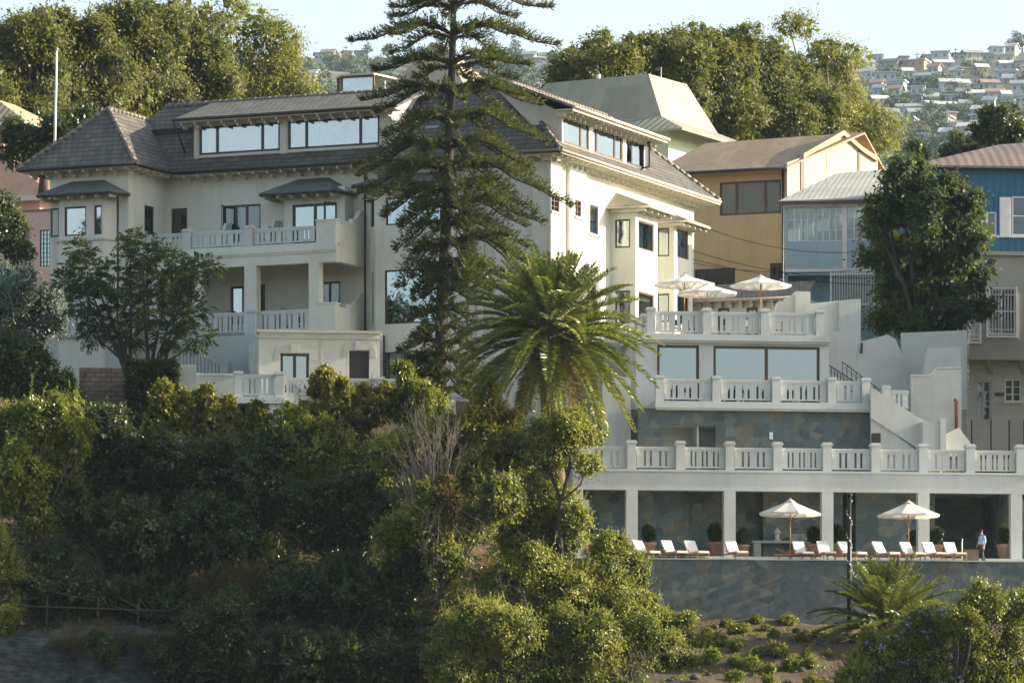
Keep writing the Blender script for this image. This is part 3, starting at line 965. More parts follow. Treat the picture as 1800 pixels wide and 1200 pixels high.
# --- right facade, in the sun
zw = lambda py, px: HR.z(py, px, 0)
RW = [HR.rect(970, 986, 343, 372), HR.rect(1011, 1022, 352, 381), HR.rect(1037, 1052, 361, 412), HR.rect(1031, 1048, 498, 560), HR.rect(1040, 1050, 548, 575)]
RW = RW[:4]
mr = MB().wall(HR, 0, .26, FR, ZB, ZE + .1, RW[2:])
mr.wall(HR, 8.2, 0, FR, ZB, ZE + .1)
G2 = Frame.__new__(Frame); G2.A = HR.p(FR, 0, 0)[:2]; G2.a = H.a + math.pi; G2.u = (-H.u[0], -H.u[1]); G2.v = (-H.v[0], -H.v[1])
mr.wall(G2, 0, 0.27, 8.1, ZB, ZE + .1)
G3 = Frame.__new__(Frame); G3.A = HR.p(8.2, 0, 0)[:2]; G3.u, G3.v = G2.u, G2.v
mr.wall(G3, 0, 8.5, 27, ZB, ZE + .1)
mr.build('wall', M['cream'], hotel)
window(HR, -.2, RWs[0], hotel, (.5,), (.33, .66), 'brown', 'glass', fw=.06, sill='trim')
window(HR, -.2, RWs[1], hotel, (.5,), (.33, .66), 'brown', 'glass', fw=.06, sill='trim')
window(HR, 0, RW[2], hotel, (), (), 'frame', 'glass', sill='trim', fw=.1)
window(HR, 0, RW[3], hotel, (.5,), (), 'brown', 'glass_dark', name='terrace_door', fw=.12)
def rbay(t0, t1, out, wz, lowz, side, front, zt, z0):
    o = bay_faces(HR, 0, t0, t1, out, .12, z0, zt, hotel,
              [(side[0], side[1], wz[1], wz[0], dict(frame='brown', curtain=[(.5, .95)])), (side[0], side[1], lowz[1], lowz[0], dict(frame='brown'))],
              [(front[0], front[1], wz[1], wz[0], dict(frame='brown', glass='glass_clear', curtain=[(.25, .75)])), (front[0], front[1], lowz[1], lowz[0], dict(frame='brown', glass='glass_dark'))], [])
    return o
tA = HR.t(1073, 0); tA1 = HR.t(1157, -1.4)
zA = (HR.z(387, 1100, -.7), HR.z(437, 1100, -.7)); zAl = (HR.z(512, 1100, -.7), HR.z(570, 1100, -.7))
rbay(tA, tA1, 1.4, zA, zAl, (.18, .78), (.14, .84), HR.z(352, 1120, -.8) - .42, ZB)
tB = tA1 + 2.2; tB1 = HR.t(1219, -1.4)
rbay(tB, tB1, 1.4, (HR.z(405, 1178, -.7), HR.z(455, 1178, -.7)), (HR.z(520, 1178, -.7), HR.z(570, 1178, -.7)), (.30, .80), (.16, .78), HR.z(376, 1190, -.8) - .42, ZB)
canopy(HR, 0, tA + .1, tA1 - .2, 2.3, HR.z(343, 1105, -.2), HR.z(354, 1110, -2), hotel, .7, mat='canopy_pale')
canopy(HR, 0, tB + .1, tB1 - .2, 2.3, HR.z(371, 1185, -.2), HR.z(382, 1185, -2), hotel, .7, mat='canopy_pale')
lt = MB(); P = HR.p(HR.t(1078, -.2), -.25, HR.z(523, 1078))
lt.tube([(P[0] - .2, P[1], P[2] + .3), (P[0], P[1], P[2] + .35), (P[0], P[1], P[2] + .2)], .03, 6); lt.lathe((P[0], P[1], P[2] - .35), [(.05, 0), (.16, .1), (.2, .42), (.05, .55)], 6)
lt.build('wall_lantern', M['white'], hotel)

# --- roofs
def hp(t, n, z): return H.p(t, n, z)
O = 1.1
zRg = ZE + (RN + O) * PITCH
tc = (H.t(32, -5.4) + H.t(237, -5.4)) / 2
tl, tr = H.t(32, -5.4), H.t(237, -5.4)
zA_ = 39.72
nA = -1.8
tRl = H.t(293, RN)
roof = MB()
roof.slab([hp(tr - .0, -O, ZE), hp(O, -O, ZE), hp(-RN, RN, zRg), hp(tRl, RN, zRg), hp(tc, (zA_ - ZE) / PITCH - O, zA_)], .13)
roof.slab([hp(O, -O, ZE), hp(O, FR + O, ZE), hp(-RN, FR + O - RN - O, zRg), hp(-RN, RN, zRg)], .13)
roof.slab([hp(O, FR + O, ZE), hp(-2 * RN - O, FR + O, ZE), hp(-RN, FR + O - RN - O, zRg)], .13)
roof.slab([hp(-2 * RN - O, FR + O, ZE), hp(-2 * RN - O, 2 * RN + O, ZE), hp(-RN, RN, zRg), hp(-RN, FR + O - RN - O, zRg)], .13)
roof.slab([hp(-2 * RN - O, 2 * RN + O, ZE), hp(tl, 2 * RN + O, ZE), hp(tRl, RN, zRg), hp(-RN, RN, zRg)], .13)
roof.slab([hp(tl, 2 * RN + O, ZE), hp(tl, -O, ZE), hp(tc, (zA_ - ZE) / PITCH - O, zA_)], .13)
roof.slab([hp(tl, 2 * RN + O, ZE), hp(tc, (zA_ - ZE) / PITCH - O, zA_), hp(tRl, RN, zRg)], .13)
# tower hip
nV = (zA_ - ZE) / PITCH - O
roof.slab([hp(tl, -5.4, ZE), hp(tr, -5.4, ZE), hp(tc, nA, zA_)], .13)
roof.slab([hp(tr, -5.4, ZE), hp(tr, -O, ZE), hp(tc, nV, zA_), hp(tc, nA, zA_)], .13)
roof.slab([hp(tl, -5.4, ZE), hp(tc, nA, zA_), hp(tc, nV, zA_), hp(tl, -O, ZE)], .13)
rf = roof.build('roof', M['tile'], hotel)
caps = MB()
for a, b in (((tr, -5.4, ZE), (tc, nA, zA_)), ((tl, -5.4, ZE), (tc, nA, zA_)), ((tc, nA, zA_), (tc, nV, zA_)), ((O, -O, ZE), (-RN, RN, zRg)), ((tRl, RN, zRg), (-RN, RN, zRg)), ((O, FR + O, ZE), (-RN, FR - RN, zRg)), ((-RN, RN, zRg), (-RN, FR - RN, zRg)), ((tl, 2 * RN + O, ZE), (tRl, RN, zRg))):
    pa, pb = Vector(hp(*a)), Vector(hp(*b)); k = max(2, int((pb - pa).length / .42))
    for i in range(k):
        q0 = pa.lerp(pb, i / k); q1 = pa.lerp(pb, (i + .97) / k)
        caps.tube([q0 + Vector((0, 0, .03)), q1 + Vector((0, 0, .05))], [.15, .12], 6)
caps.build('ridge_tiles', M['tile_pale'], rf)
gt = MB()
def gl(a, b, r=.085, z=ZE - .06): gt.tube([hp(a[0], a[1], z), hp(b[0], b[1], z)], r, 6)
gl((tl, -5.46), (tr, -5.46)); gl((tr + .04, -5.46), (tr + .04, -O)); gl((tr, -O - .06), (O, -O - .06)); gl((tl - .05, -5.46), (tl - .05, 8))
gt.build('gutter', M['gutter'], rf)
gt = MB(); gl((O + .06, -O), (O + .06, FR + O), .085); gl((O + .02, -O), (O + .02, FR + O), .05, ZE - .2)
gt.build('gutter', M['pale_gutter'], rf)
br = MB()
so = ZE - .16
br.fbox(H, tl + .1, tr - .1, -5.3, -4.2, so - .02, so); br.fbox(H, tTR, tr - .1, -4.19, -O + .1, so - .02, so)
br.fbox(H, tr - .1, .9, -O + .08, .05, so - .021, so - .001); br.fbox(H, .0, O - .08, .06, FR + O - .1, so - .022, so - .002)
brackets(H, br, arange(tl + .5, tr - .2, .82), -4.3, -5.3, so - .023)
brackets(H, br, arange(tr + .6, 1.0, .82), 0, -O, so - .024)
brackets(HR, br, arange(-.6, FR + 1, .70), 0, -O, so - .025)
for n_ in arange(-4.6, -1.0, .82): br.fbox(H, tTR, tr - .12, n_ - .05, n_ + .05, so - .16, so - .026)
br.build('eave_brackets', M['soffit'], rf)

# --- long front dormer
zD = 39.12
d0, d1 = H.t(343, -.05), H.t(690, -.05)
dn = -.2
w1 = H.rect(350, 492, 222, 273, dn); w2 = H.rect(506, 667, 212, 266, dn)
w1 = (w1[0], w1[1], 37.2, 38.72); w2 = (w2[0], w2[1], 37.2, 38.72)
m = MB().wall(H, dn, d0, d1, 36.8, zD - .08, [w1, w2])
for t in (d0, d1):
    s_ = .2 if t == d0 else -.2
    m.prism([hp(t, dn + .26, 36.8), hp(t, dn + .26, zD - .1), hp(t, RN - .3, zRg - .3), hp(t, RN - .2, zRg - .5)], (H.u[0] * s_, H.u[1] * s_, 0))
for a, b in ((343, 349), (493, 505), (668, 690)):
    m.fbox(H, H.t(a, dn) + .02, H.t(b, dn) - .02, dn - .06, dn - .002, 37.0, zD - .12)
dm = m.build('dormer', M['trim'], hotel)
window(H, dn, w1, dm, (.22, .78), (), 'frame', 'glass_clear', curtain=[(.02, .2), (.25, .76), (.8, .98)], fw=.12, depth=.08)
window(H, dn, w2, dm, (.2, .79), (), 'frame', 'glass_clear', curtain=[(.03, .18), (.22, .46), (.62, .78), (.82, .97)], fw=.12, depth=.08)
m = MB().slab([hp(d0 - .75, -1.05, zD - .02), hp(d1 + .7, -1.05, zD - .02), hp(d1 + .7, RN, zRg + .06), hp(d0 - .75, RN, zRg + .06)], .14)
dr_ = m.build('dormer_roof', M['tile_low'], dm)
m = MB(); m.tube([hp(d0 - .8, -1.1, zD - .1), hp(d1 + .75, -1.1, zD - .1)], .085, 6); m.tube([hp(d0 - .8, -1.1, zD - .1), hp(d0 - .75, .3, 37.4)], .05, 6); m.build('gutter', M['gutter'], dm)
m = MB(); m.fbox(H, d0 - .6, d1 + .6, -.98, -.06, zD - .24, zD - .17)
brackets(H, m, arange(d0 - .4, d1 + .6, .8), dn, -1.0, zD - .25, .12, .09); m.build('rafter_ends', M['soffit'], dm)
# skylight on the front slope behind the tall conifer
sk = MB(); zs_ = ZE + (O + .8) * PITCH
sk.prism([hp(H.t(748, .8), .8, zs_ + .05), hp(H.t(778, .8), .8, zs_ + .05), hp(H.t(778, .8), 1.7, zs_ + .66), hp(H.t(748, .8), 1.7, zs_ + .66)], (0, 0, .16))
sk.build('skylight', M['glass_dark'], hotel)

# --- right dormer
rn = -.45; zD2 = 38.62
e0, e1 = HR.t(988, rn), HR.t(1134, rn)
def rq(a, b): return (HR.t(a, rn), HR.t(b, rn), 36.85, 38.25)
ws = [rq(990, 1036), rq(1043, 1095), rq(1101, 1131)]
m = MB().wall(HR, rn, e0, e1, 36.4, zD2 - .08, ws)
for t in (e0, e1):
    s_ = .2 if t == e0 else -.2
    m.prism([HR.p(t, rn + .26, 36.4), HR.p(t, rn + .26, zD2 - .1), HR.p(t, RN - .3, zRg - .3), HR.p(t, RN - .2, zRg - .5)], (HR.u[0] * s_, HR.u[1] * s_, 0))
dm2 = m.build('dormer', M['trim'], hotel)
window(HR, rn, ws[0], dm2, (.7,), (), 'brown', 'glass', fw=.13, depth=.07)
window(HR, rn, ws[1], dm2, (.14, .75), (), 'brown', 'glass', fw=.13, depth=.07)
window(HR, rn, ws[2], dm2, (.36,), (), 'frame', 'glass', fw=.13, depth=.07, open_leaf=(1, 50))
m = MB().slab([HR.p(e0 - .9, rn - 1.0, zD2 - .02), HR.p(e1 + .8, rn - 1.0, zD2 - .02), HR.p(e1 + .8, RN, zRg + .06), HR.p(e0 - .9, RN, zRg + .06)], .14)
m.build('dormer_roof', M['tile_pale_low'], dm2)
m = MB(); m.tube([HR.p(e0 - .95, rn - 1.06, zD2 - .1), HR.p(e1 + .85, rn - 1.06, zD2 - .1)], .085, 6); m.fbox(HR, e0 - .9, e1 + .8, rn - .99, rn - .95, zD2 - .3, zD2 - .16); m.build('gutter', M['pale_gutter'], dm2)
m = MB(); m.fbox(HR, e0 - .8, e1 + .7, rn - .94, rn - .01, zD2 - .24, zD2 - .17)
brackets(HR, m, arange(e0 - .6, e1 + .6, .7), rn, rn - .95, zD2 - .25, .12, .09); m.build('rafter_ends', M['soffit'], dm2)
# floors keep the rooms dark behind the glass
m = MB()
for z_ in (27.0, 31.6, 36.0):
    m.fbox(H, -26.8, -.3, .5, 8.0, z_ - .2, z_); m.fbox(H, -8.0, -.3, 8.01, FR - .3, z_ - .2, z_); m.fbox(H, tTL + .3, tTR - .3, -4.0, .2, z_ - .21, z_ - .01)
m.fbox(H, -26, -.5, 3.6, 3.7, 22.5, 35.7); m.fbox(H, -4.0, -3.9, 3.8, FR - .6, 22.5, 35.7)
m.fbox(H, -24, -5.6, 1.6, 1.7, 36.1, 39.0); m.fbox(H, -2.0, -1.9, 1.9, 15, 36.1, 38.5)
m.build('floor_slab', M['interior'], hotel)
# ------------------------------------------------------------------ pool terrace, pergola, upper terrace block
T = Frame(1130, 247, 8)
ZD = 14.43
tT0, tT1 = T.t(985, 0), T.t(1860, 0)
# retaining wall
rw_ = thing('retaining_wall', 'tall slate clad retaining wall under the sun loungers', 'wall', T.p(8, 0, 11))
MB().wall(T, 0, tT0, tT1, 9.5, ZD - .06, thick=.4).build('wall', M['stone'], rw_)
m = MB(); m.fbox(T, tT0, tT1, -.06, .55, ZD - .058, ZD); m.build('coping', M['greywall'], rw_)
deck = MB().fbox(T, tT0, tT1, .45, 14.5, ZD - .35, ZD - .004).build('pool_deck', M['white_plaster']); deck['kind'] = 'structure'
# pergola-like gallery
tP0 = T.t(1006, 4.2)
gal = thing('gallery_building', 'white open gallery with square columns and slate back wall behind the loungers', 'gallery', T.p(8, 8, ZD))
nC = 4.2; zB0, zB1 = 18.05, 19.06
m = MB(); m.fbox(T, tP0 - .0, tT1, nC, nC + .55, zB0, zB1); m.fbox(T, tP0 + .0, tT1, nC - .07, nC - .002, zB1 - .10, zB1 + .02)
m.build('beam', M['balu'], gal)
m = MB(); m.fbox(T, tP0, tT1, nC + .551, 16, zB0 + .25, zB1); m.build('ceiling_slab', M['white_plaster'], gal)
m = MB(); m.fbox(T, tP0, tT1, nC - .7, 13.8, ZD, ZD + .32); m.build('step', M['white_plaster'], gal)
for px_ in (1015, 1111, 1283, 1455, 1624, 1787):
    c = T.t(px_, nC)
    MB().fbox(T, c - .29, c + .29, nC + .003, nC + .5, ZD + .32, zB0 + .002).build('column', M['balu'], gal)
# slate back walls: alternate depths give the vertical joints
segs = [(990, 1040, 7.4), (1040, 1207, 7.6), (1207, 1345, 8.6), (1345, 1478, 7.6), (1478, 1508, 9.4), (1508, 1640, 7.4), (1640, 1830, 11.5)]
m = MB()
for a, b, n_ in segs:
    m.wall(T, n_, T.t(a, n_) + .03, T.t(b, n_) - .03, ZD + .32, zB0 + .25, thick=.2)
for (a, b, n_), (a2, b2, n2) in zip(segs, segs[1:]):
    t_ = T.t(b, min(n_, n2)); m.fbox(T, t_ - .1, t_ + .1, min(n_, n2) - .003, max(n_, n2) + .25, ZD + .32, zB0 + .249)
m.fbox(T, T.t(1772, 6), T.t(1772, 6) + .3, 5.6, 11.6, ZD + .32, zB0 + .249)
m.build('back_wall', M['stone_back'], gal)
MB().fbox(T, T.t(1012, 7.3), T.t(1035, 7.3), 7.3, 7.36, ZD + .32, zB0 - .3).build('door', M['glass'], gal)
MB().fbox(T, T.t(1318, 7.5), T.t(1425, 7.5), 6.95, 7.55, ZD + 1.22, ZD + 1.34).fbox(T, T.t(1322, 7.5), T.t(1335, 7.5), 7.05, 7.5, ZD + .33, ZD + 1.219).fbox(T, T.t(1408, 7.5), T.t(1421, 7.5), 7.05, 7.5, ZD + .33, ZD + 1.219).build('stone_counter', M['greywall'], gal)
balustrade(T, nC + .06, [T.t(q, nC) for q in (938, 1025, 1111, 1197, 1284, 1368, 1455, 1540, 1624, 1707, 1795, 1880)], zB1 + .021, 20.22, 20.52, None, .44,
           label='long white balustrade on the roof edge of the open gallery', group=None)
# plants and turf on that roof
nW = 8.6
up = thing('terrace_pavilion', 'white two level pavilion with wide windows over a slate base wall', 'pavilion', T.p(8, 11, zB1))
zS0, zS1 = 22.5, 22.84
hole = T.rect(1166, 1258, 747, 800, nW)
hole = (hole[0], hole[1], zB1 + .02, hole[3])
MB().wall(T, nW, T.t(1122, nW), T.t(1530, nW), zB1, zS0, [hole], thick=.3).build('base_wall', M['stone'], up)
m = MB(); m.wall(T, nW + 2.0, hole[0] - .5, hole[1] + .5, zB1, hole[3] + .3, thick=.1); m.fbox(T, hole[1] - .9, hole[1] - .8, nW + .35, nW + 1.9, zB1, hole[3] + .2); m.fbox(T, hole[0] - .6, hole[1] + .6, nW + .301, nW + 2.2, hole[3], hole[3] + .1); m.build('alcove', M['greywall'], up)
m = MB(); m.fbox(T, T.t(1152, nW - .4), T.t(1536, nW - .4), nW - .45, 15, zS0 + .002, zS1); m.fbox(T, T.t(1152, nW - .4) + .05, T.t(1536, nW - .4) - .06, nW - .38, nW - .03, zS0 - .09, zS0); m.build('balcony_slab', M['balu'], up)
MB().fbox(T, T.t(1352, nW), T.t(1358, nW), nW - .1, nW - .002, 21.0, 21.35).build('outdoor_lamp', M['white'], up)
nG = 11.0
g1 = T.rect(1155, 1229, 607, 700, nG); g2 = T.rect(1254, 1441, 609, 700, nG)
g1 = (g1[0], g1[1], zS1 + .05, 25.95); g2 = (g2[0], g2[1], zS1 + .05, 25.95)
m = MB().wall(T, nG, T.t(1118, nG), T.t(1457, nG), zS1 - 1, 26.17, [g1, g2], thick=.3)
m.fbox(T, T.t(1457, nG) - .3, T.t(1457, nG), nG + .301, 17, zS1 - 1, 26.17); m.fbox(T, T.t(1118, nG), T.t(1118, nG) + .3, nG + .301, 17, zS1 - 1, 26.17)
m.fbox(T, T.t(1118, nG) + .301, T.t(1457, nG) - .301, 16.5, 16.7, zS1 - 1, 26.17)
m.build('wall', M['balu'], up)
window(T, nG, g1, up, (), (), 'brown', 'glass', fw=.14, curtain=[(.05, .2)])
window(T, nG, g2, up, (.5,), (), 'brown', 'glass', fw=.14)
m = MB(); m.fbox(T, T.t(1112, nG - .3), T.t(1460, nG - .3), nG - .32, 26, 26.171, 26.5); m.fbox(T, T.t(1112, nG - .3) + .03, T.t(1460, nG - .3) - .03, nG - .22, nG - .005, 26.06, 26.17); m.build('roof_slab', M['balu'], up)
balustrade(T, nW - .38, [T.t(q, nW - .4) for q in (1160, 1260, 1365, 1463, 1523)], zS1, 23.98, 24.15, None, .42, label='white balustrade of the lower pavilion balcony in front of wide windows')
TL = Frame(1146, T.Y(T.t(1146, nG - .25), nG - .25), 98)
bal_up = balustrade(T, nG - .25, [T.t(q, nG - .25) for q in (1145, 1243, 1345, 1442)], 26.5, 27.66, 27.84, None, .42, label='white balustrade round the upper terrace below three parasols')
balustrade(TL, -.21, [.25, 2.4, 4.8, 7.2], 26.5, 27.6, 27.75, bal_up, .36, first=False, name='side_railing')
m = MB().fbox(T, T.t(1060, 10), T.t(1110, 10), 10.2, 10.5, 18, 24.2); m.fbox(T, T.t(1050, 15), T.t(1116, 15), 14.6, 15, 18, 26.4)
m.build('side_wall', M['white_plaster'], up)
m = MB(); m.wall(T, 10.6, T.t(1010, 10.6), T.t(1121, 10.6), zB1, zS0 + .1, thick=.2); m.build('base_wall', M['stone'], up)

# ------------------------------------------------------------------ white garden walls and stairs right of the pavilion
def slope_z(py, px, n): return T.z(py, px, n)
st = thing('stair_wall', 'white sloping parapet wall of the outdoor stair beside the slate wall', 'stair', T.p(T.t(1600, 8), 8, zB1))
n_ = 7.6
def Q(px, py, n): return T.p(T.t(px, n), n, T.z(py, px, n))
off = lambda d: (T.v[0] * d, T.v[1] * d, 0)
MB().prism([Q(1531, 680, n_), Q(1531, 734, n_), Q(1611, 786, n_), Q(1611, 800, n_), Q(1660, 800, n_), Q(1632, 744, n_)], off(.3)).build('parapet', M['white_plaster'], st)
MB().prism([Q(1531, 730, n_ + .12), Q(1531, 800, n_ + .12), Q(1622, 800, n_ + .12)], off(.15)).build('underside', M['white_plaster'], st)
MB().fbox(T, T.t(1622, 7), T.t(1652, 7), 7.0, 8.6, zB1, T.z(741, 1640, 7)).fbox(T, T.t(1653, 6.9), T.t(1663, 6.9), 6.9, 8.4, zB1, T.z(735, 1655, 7)).build('pier', M['white_plaster'], st)
MB().fbox(T, T.t(1532, 7.65), T.t(1548, 7.65), 7.66, 7.70, T.z(779, 1540, 7.65), T.z(761, 1540, 7.65)).build('hatch', M['frame'], st)
k = 9
ms = MB()
for i in range(k):
    a = 1532 + (1630 - 1532) * i / k; b = 1532 + (1630 - 1532) * (i + 1) / k
    ms.fbox(T, T.t(a, 8.4), T.t(b, 8.4), 7.95, 9.4, zB1, T.z(690 + 64 * i / k, (a + b) / 2, 8.4))
ms.build('step', M['white_plaster'], st)

gw = thing('garden_wall', 'white garden wall with a curved shoulder below the big leafy tree', 'wall', T.p(T.t(1645, 10.5), 10.5, zB1))
n_ = 10.5
cur = [(1601, 661), (1629, 661), (1636, 659), (1642, 653), (1648, 648), (1690, 647)]
MB().prism([Q(x, y, n_) for x, y in [(1601, 800)] + cur + [(1690, 800)]], off(.35)).build('wall', M['white_plaster'], gw)
cp = MB()
for (x0, y0), (x1, y1) in zip(cur, cur[1:]):
    cp.prism([Q(x0, y0, n_ - .06), Q(x1, y1, n_ - .06), Q(x1, y1 - 3, n_ - .06), Q(x0, y0 - 3, n_ - .06)], off(.47))
cp.build('coping', M['balu'], gw)
MB().prism([Q(1663, 800, 8.6), Q(1663, 762, 8.6), Q(1686, 751, 8.6), Q(1706, 778, 8.6), Q(1706, 800, 8.6)], off(1.4)).build('buttress', M['white_plaster'], gw)
pp = MB(); pp.tube([Q(1681, 757, 10.2), Q(1681, 704, 10.2), Q(1677, 702, 10.2)], .09, 8)
tag(pp.build('drain_pipe', plain('red_pipe', (.30, .06, .05), .5)), 'short red drain pipe at the edge of the white garden wall', 'pipe')

uw = thing('upper_garden_wall', 'tall stepped cream garden wall behind the pavilion stairs', 'wall', T.p(T.t(1540, 14), 14, zB1))
n_ = 14
MB().prism([Q(1440, 720, n_), Q(1440, 583, n_), Q(1513, 580, n_), Q(1513, 600, n_), Q(1560, 588, n_), Q(1575, 597, n_), Q(1592, 640, n_), Q(1600, 720, n_)], off(.3)).build('wall', M['white_plaster'], uw)
MB().prism([Q(1475, 585, 15.5), Q(1475, 528, 15.5), Q(1513, 525, 15.5), Q(1513, 585, 15.5)], off(2.0)).build('pier', M['white_plaster'], uw)
MB().prism([Q(1418, 600, 15.8), Q(1418, 534, 15.8), Q(1475, 528, 15.8), Q(1475, 600, 15.8)], off(.3)).build('wall', M['cream'], uw)
MB().prism([Q(1622, 665, 12.5), Q(1628, 613, 12.5), Q(1689, 608, 12.5), Q(1689, 665, 12.5)], off(.3)).build('wall', M['white_plaster'], uw)
MB().prism([Q(1512, 621, 13.9), Q(1514, 602, 13.9), Q(1517, 602, 13.9), Q(1516, 621, 13.9)], off(.05)).build('slot_window', M['interior'], uw)
MB().prism([Q(1585, 720, 15.5), Q(1585, 585, 15.5), Q(1700, 580, 15.5), Q(1700, 720, 15.5)], off(.3)).build('wall', M['greywall'], uw)
sb = balustrade(T, 9.4, [T.t(q, 9.5) for q in (1557, 1605)], T.z(720, 1580, 9.4), T.z(685, 1580, 9.4), T.z(677, 1580, 9.4), None, .42, last=False, label='short white balustrade beside the curved garden wall')
# iron stair rail
ir = thing('iron_railing', 'black wrought iron handrails of the stair behind the pavilion', 'railing', Q(1500, 668, 12.4))
for nn, (x0, y0), (x1, y1) in ((12.2, (1456, 641), (1500, 669)), (12.9, (1481, 636), (1545, 684))):
    m = MB(); m.tube([Q(x0, y0, nn), Q(x1, y1, nn)], .025, 5); m.tube([Q(x0, y0 + 20, nn), Q(x1, y1 + 20, nn)], .02, 5)
    for i in range(9):
        x = x0 + (x1 - x0) * i / 8; y = y0 + (y1 - y0) * i / 8
        m.tube([Q(x, y, nn), Q(x, y + 26, nn)], .018, 4)
        if i < 8: m.tube([Q(x, y + 12, nn), Q(x + (x1 - x0) / 16, y + 5 + (y1 - y0) / 16, nn), Q(x + (x1 - x0) / 8, y + 12 + (y1 - y0) / 8, nn)], .013, 4)
    m.build('handrail', M['metal_black'], ir)
# scrolled gate pier at the back of the upper terrace
m = MB(); n_ = 17
prof = [(1362, 548), (1366, 532), (1372, 528), (1377, 531), (1381, 524), (1388, 522), (1393, 517), (1423, 515), (1423, 600), (1362, 600)]
m.prism([Q(x, y, n_) for x, y in prof], off(.4)); m.fbox(T, T.t(1398, 16.9), T.t(1424, 16.9), 16.8, 17.5, 26.5, T.z(513, 1410, 17))
tag(m.build('scroll_wall', M['cream']), 'small cream wall with a scrolled top at the end of the upper terrace', 'wall')

# ------------------------------------------------------------------ annex, landing and walls at the lower left
A = Frame(455, 258, 8)
ann = thing('annex_building', 'flat roofed cream annex with French window and dark door below the hotel balcony', 'annex', A.p(4, 2, 22))
zAt = A.z(583, 455)
wn = A.rect(493, 543, 621, 690); wd = A.rect(614, 649, 616, 690)
tE = A.t(668)
m = MB().wall(A, 0, 0, tE, 21.5, zAt - .35, [wn, wd], thick=.3)
m.wall(A, 0, 0, tE, zAt - .35, zAt - .02)
sF = Frame(668, A.Y(tE, 0), 98); m.wall(sF, 0, .31, 5, 21.5, zAt - .1)
sL = Frame(455, 258, 278); m.wall(sL, 0, -6, -.31, 21.5, zAt - .1)
m.build('wall', M['cream'], ann)
m = MB(); m.fbox(A, -.12, tE + .14, -.12, .4, zAt - .02, zAt + .12); m.fbox(A, -.06, tE + .08, -.07, -.003, zAt - .32, zAt - .2); m.fbox(A, .3, tE, .401, 8, zAt - .5, zAt - .3); m.fbox(A, A.t(565) - .05, A.t(565) + .05, -.035, -.003, 21.5, zAt - .33); m.fbox(A, tE - .02, tE + .13, .401, 5, zAt - .02, zAt + .12)
m.build('parapet', M['trim'], ann)
for r_, nm in ((wn, 's'), (wd, 's')):
    m = MB(); z1 = r_[3]
    m.fbox(A, r_[0] - .25, r_[1] + .25, -.045, -.003, z1 + .05, z1 + .35); m.fbox(A, (r_[0] + r_[1]) / 2 - .22, (r_[0] + r_[1]) / 2 + .22, -.08, -.046, z1 + .03, z1 + .48)
    m.fbox(A, r_[0] - .34, r_[0] - .06, -.044, -.002, z1 - .35, z1 + .049); m.fbox(A, r_[1] + .06, r_[1] + .34, -.044, -.002, z1 - .35, z1 + .049)
    m.build('lintel', M['trim'], ann)
window(A, 0, wn, ann, (.5,), (), 'frame', 'glass_clear', curtain=[(.02, .98)], fw=.13, name='french_window')
d_ = MB(); d_.fbox(A, wd[0], wd[1], .12, .18, wd[2], wd[3])
for i in range(9): d_.fbox(A, wd[0] + .1, wd[1] - .1, .10, .119, wd[2] + .25 * i + .05, wd[2] + .25 * i + .2)
d_.build('door', M['frame'], ann)
# landing with balustrade and stairs
B_ = Frame(415, 254, 8)
zL = B_.z(697, 415)
lb = thing('landing_stair', 'white landing with balustrade and stair descending beside the annex', 'stair', B_.p(1, 0, 20))
m = MB(); m.fbox(B_, -.3, B_.t(500), -.1, 4, zL - .32, zL); m.fbox(B_, B_.t(473), B_.t(500) - .02, .05, 3.9, 19, zL - .33); m.fbox(B_, -.1, .3, 1.6, 4, 19, zL - .33)
m.build('landing_slab', M['balu'], lb)
balustrade(B_, 0, [0.12, B_.t(491)], zL, zL + 1.15, zL + 1.3, lb, .42)
# sloped stair rail
x0, x1 = B_.t(496), B_.t(546)
zs0, zs1 = B_.z(655, 496), B_.z(690, 546)
m = MB()
m.prism([B_.p(x0, .15, zs0), B_.p(x1, .15, zs1), B_.p(x1, .15, zs1 - .12), B_.p(x0, .15, zs0 - .12)], (B_.v[0] * .14, B_.v[1] * .14, 0))
for i in range(8):
    t = x0 + (x1 - x0) * (i + .25) / 8; z_ = zs0 + (zs1 - zs0) * (t - x0) / (x1 - x0)
    m.fbox(B_, t, t + (.15 if i % 2 else .10), .19, .25, z_ - 1.2, z_ - .12)
m.prism([B_.p(x0, .1, zs0 - 1.15), B_.p(x1, .1, zs1 - 1.15), B_.p(x1, .1, zs1 - 1.5), B_.p(x0, .1, zs0 - 1.5)], (B_.v[0] * .25, B_.v[1] * .25, 0))
m.build('stair_rail', M['balu'], lb)
m = MB()
for i in range(9):
    t0 = x0 + .1 + i * .32; m.fbox(B_, t0, t0 + .33, .4, 2.2, 19, zL - .01 - .18 * (i + 1))
m.build('step', M['white_plaster'], lb)
C_ = Frame(500, 256, 8)
balustrade(C_, 0, [C_.t(q) for q in (507, 669, 764)], C_.z(697, 600), C_.z(664, 600), C_.z(661, 600), None, .40, first=False, label='low white balustrade of the annex terrace above the hedge')
tf = MB().fbox(C_, 0, C_.t(800), -.2, 9, 21, C_.z(697, 600)).build('terrace_base', M['white_plaster']); tag(tf, 'plain white terrace base under the annex', 'terrace', kind='structure')
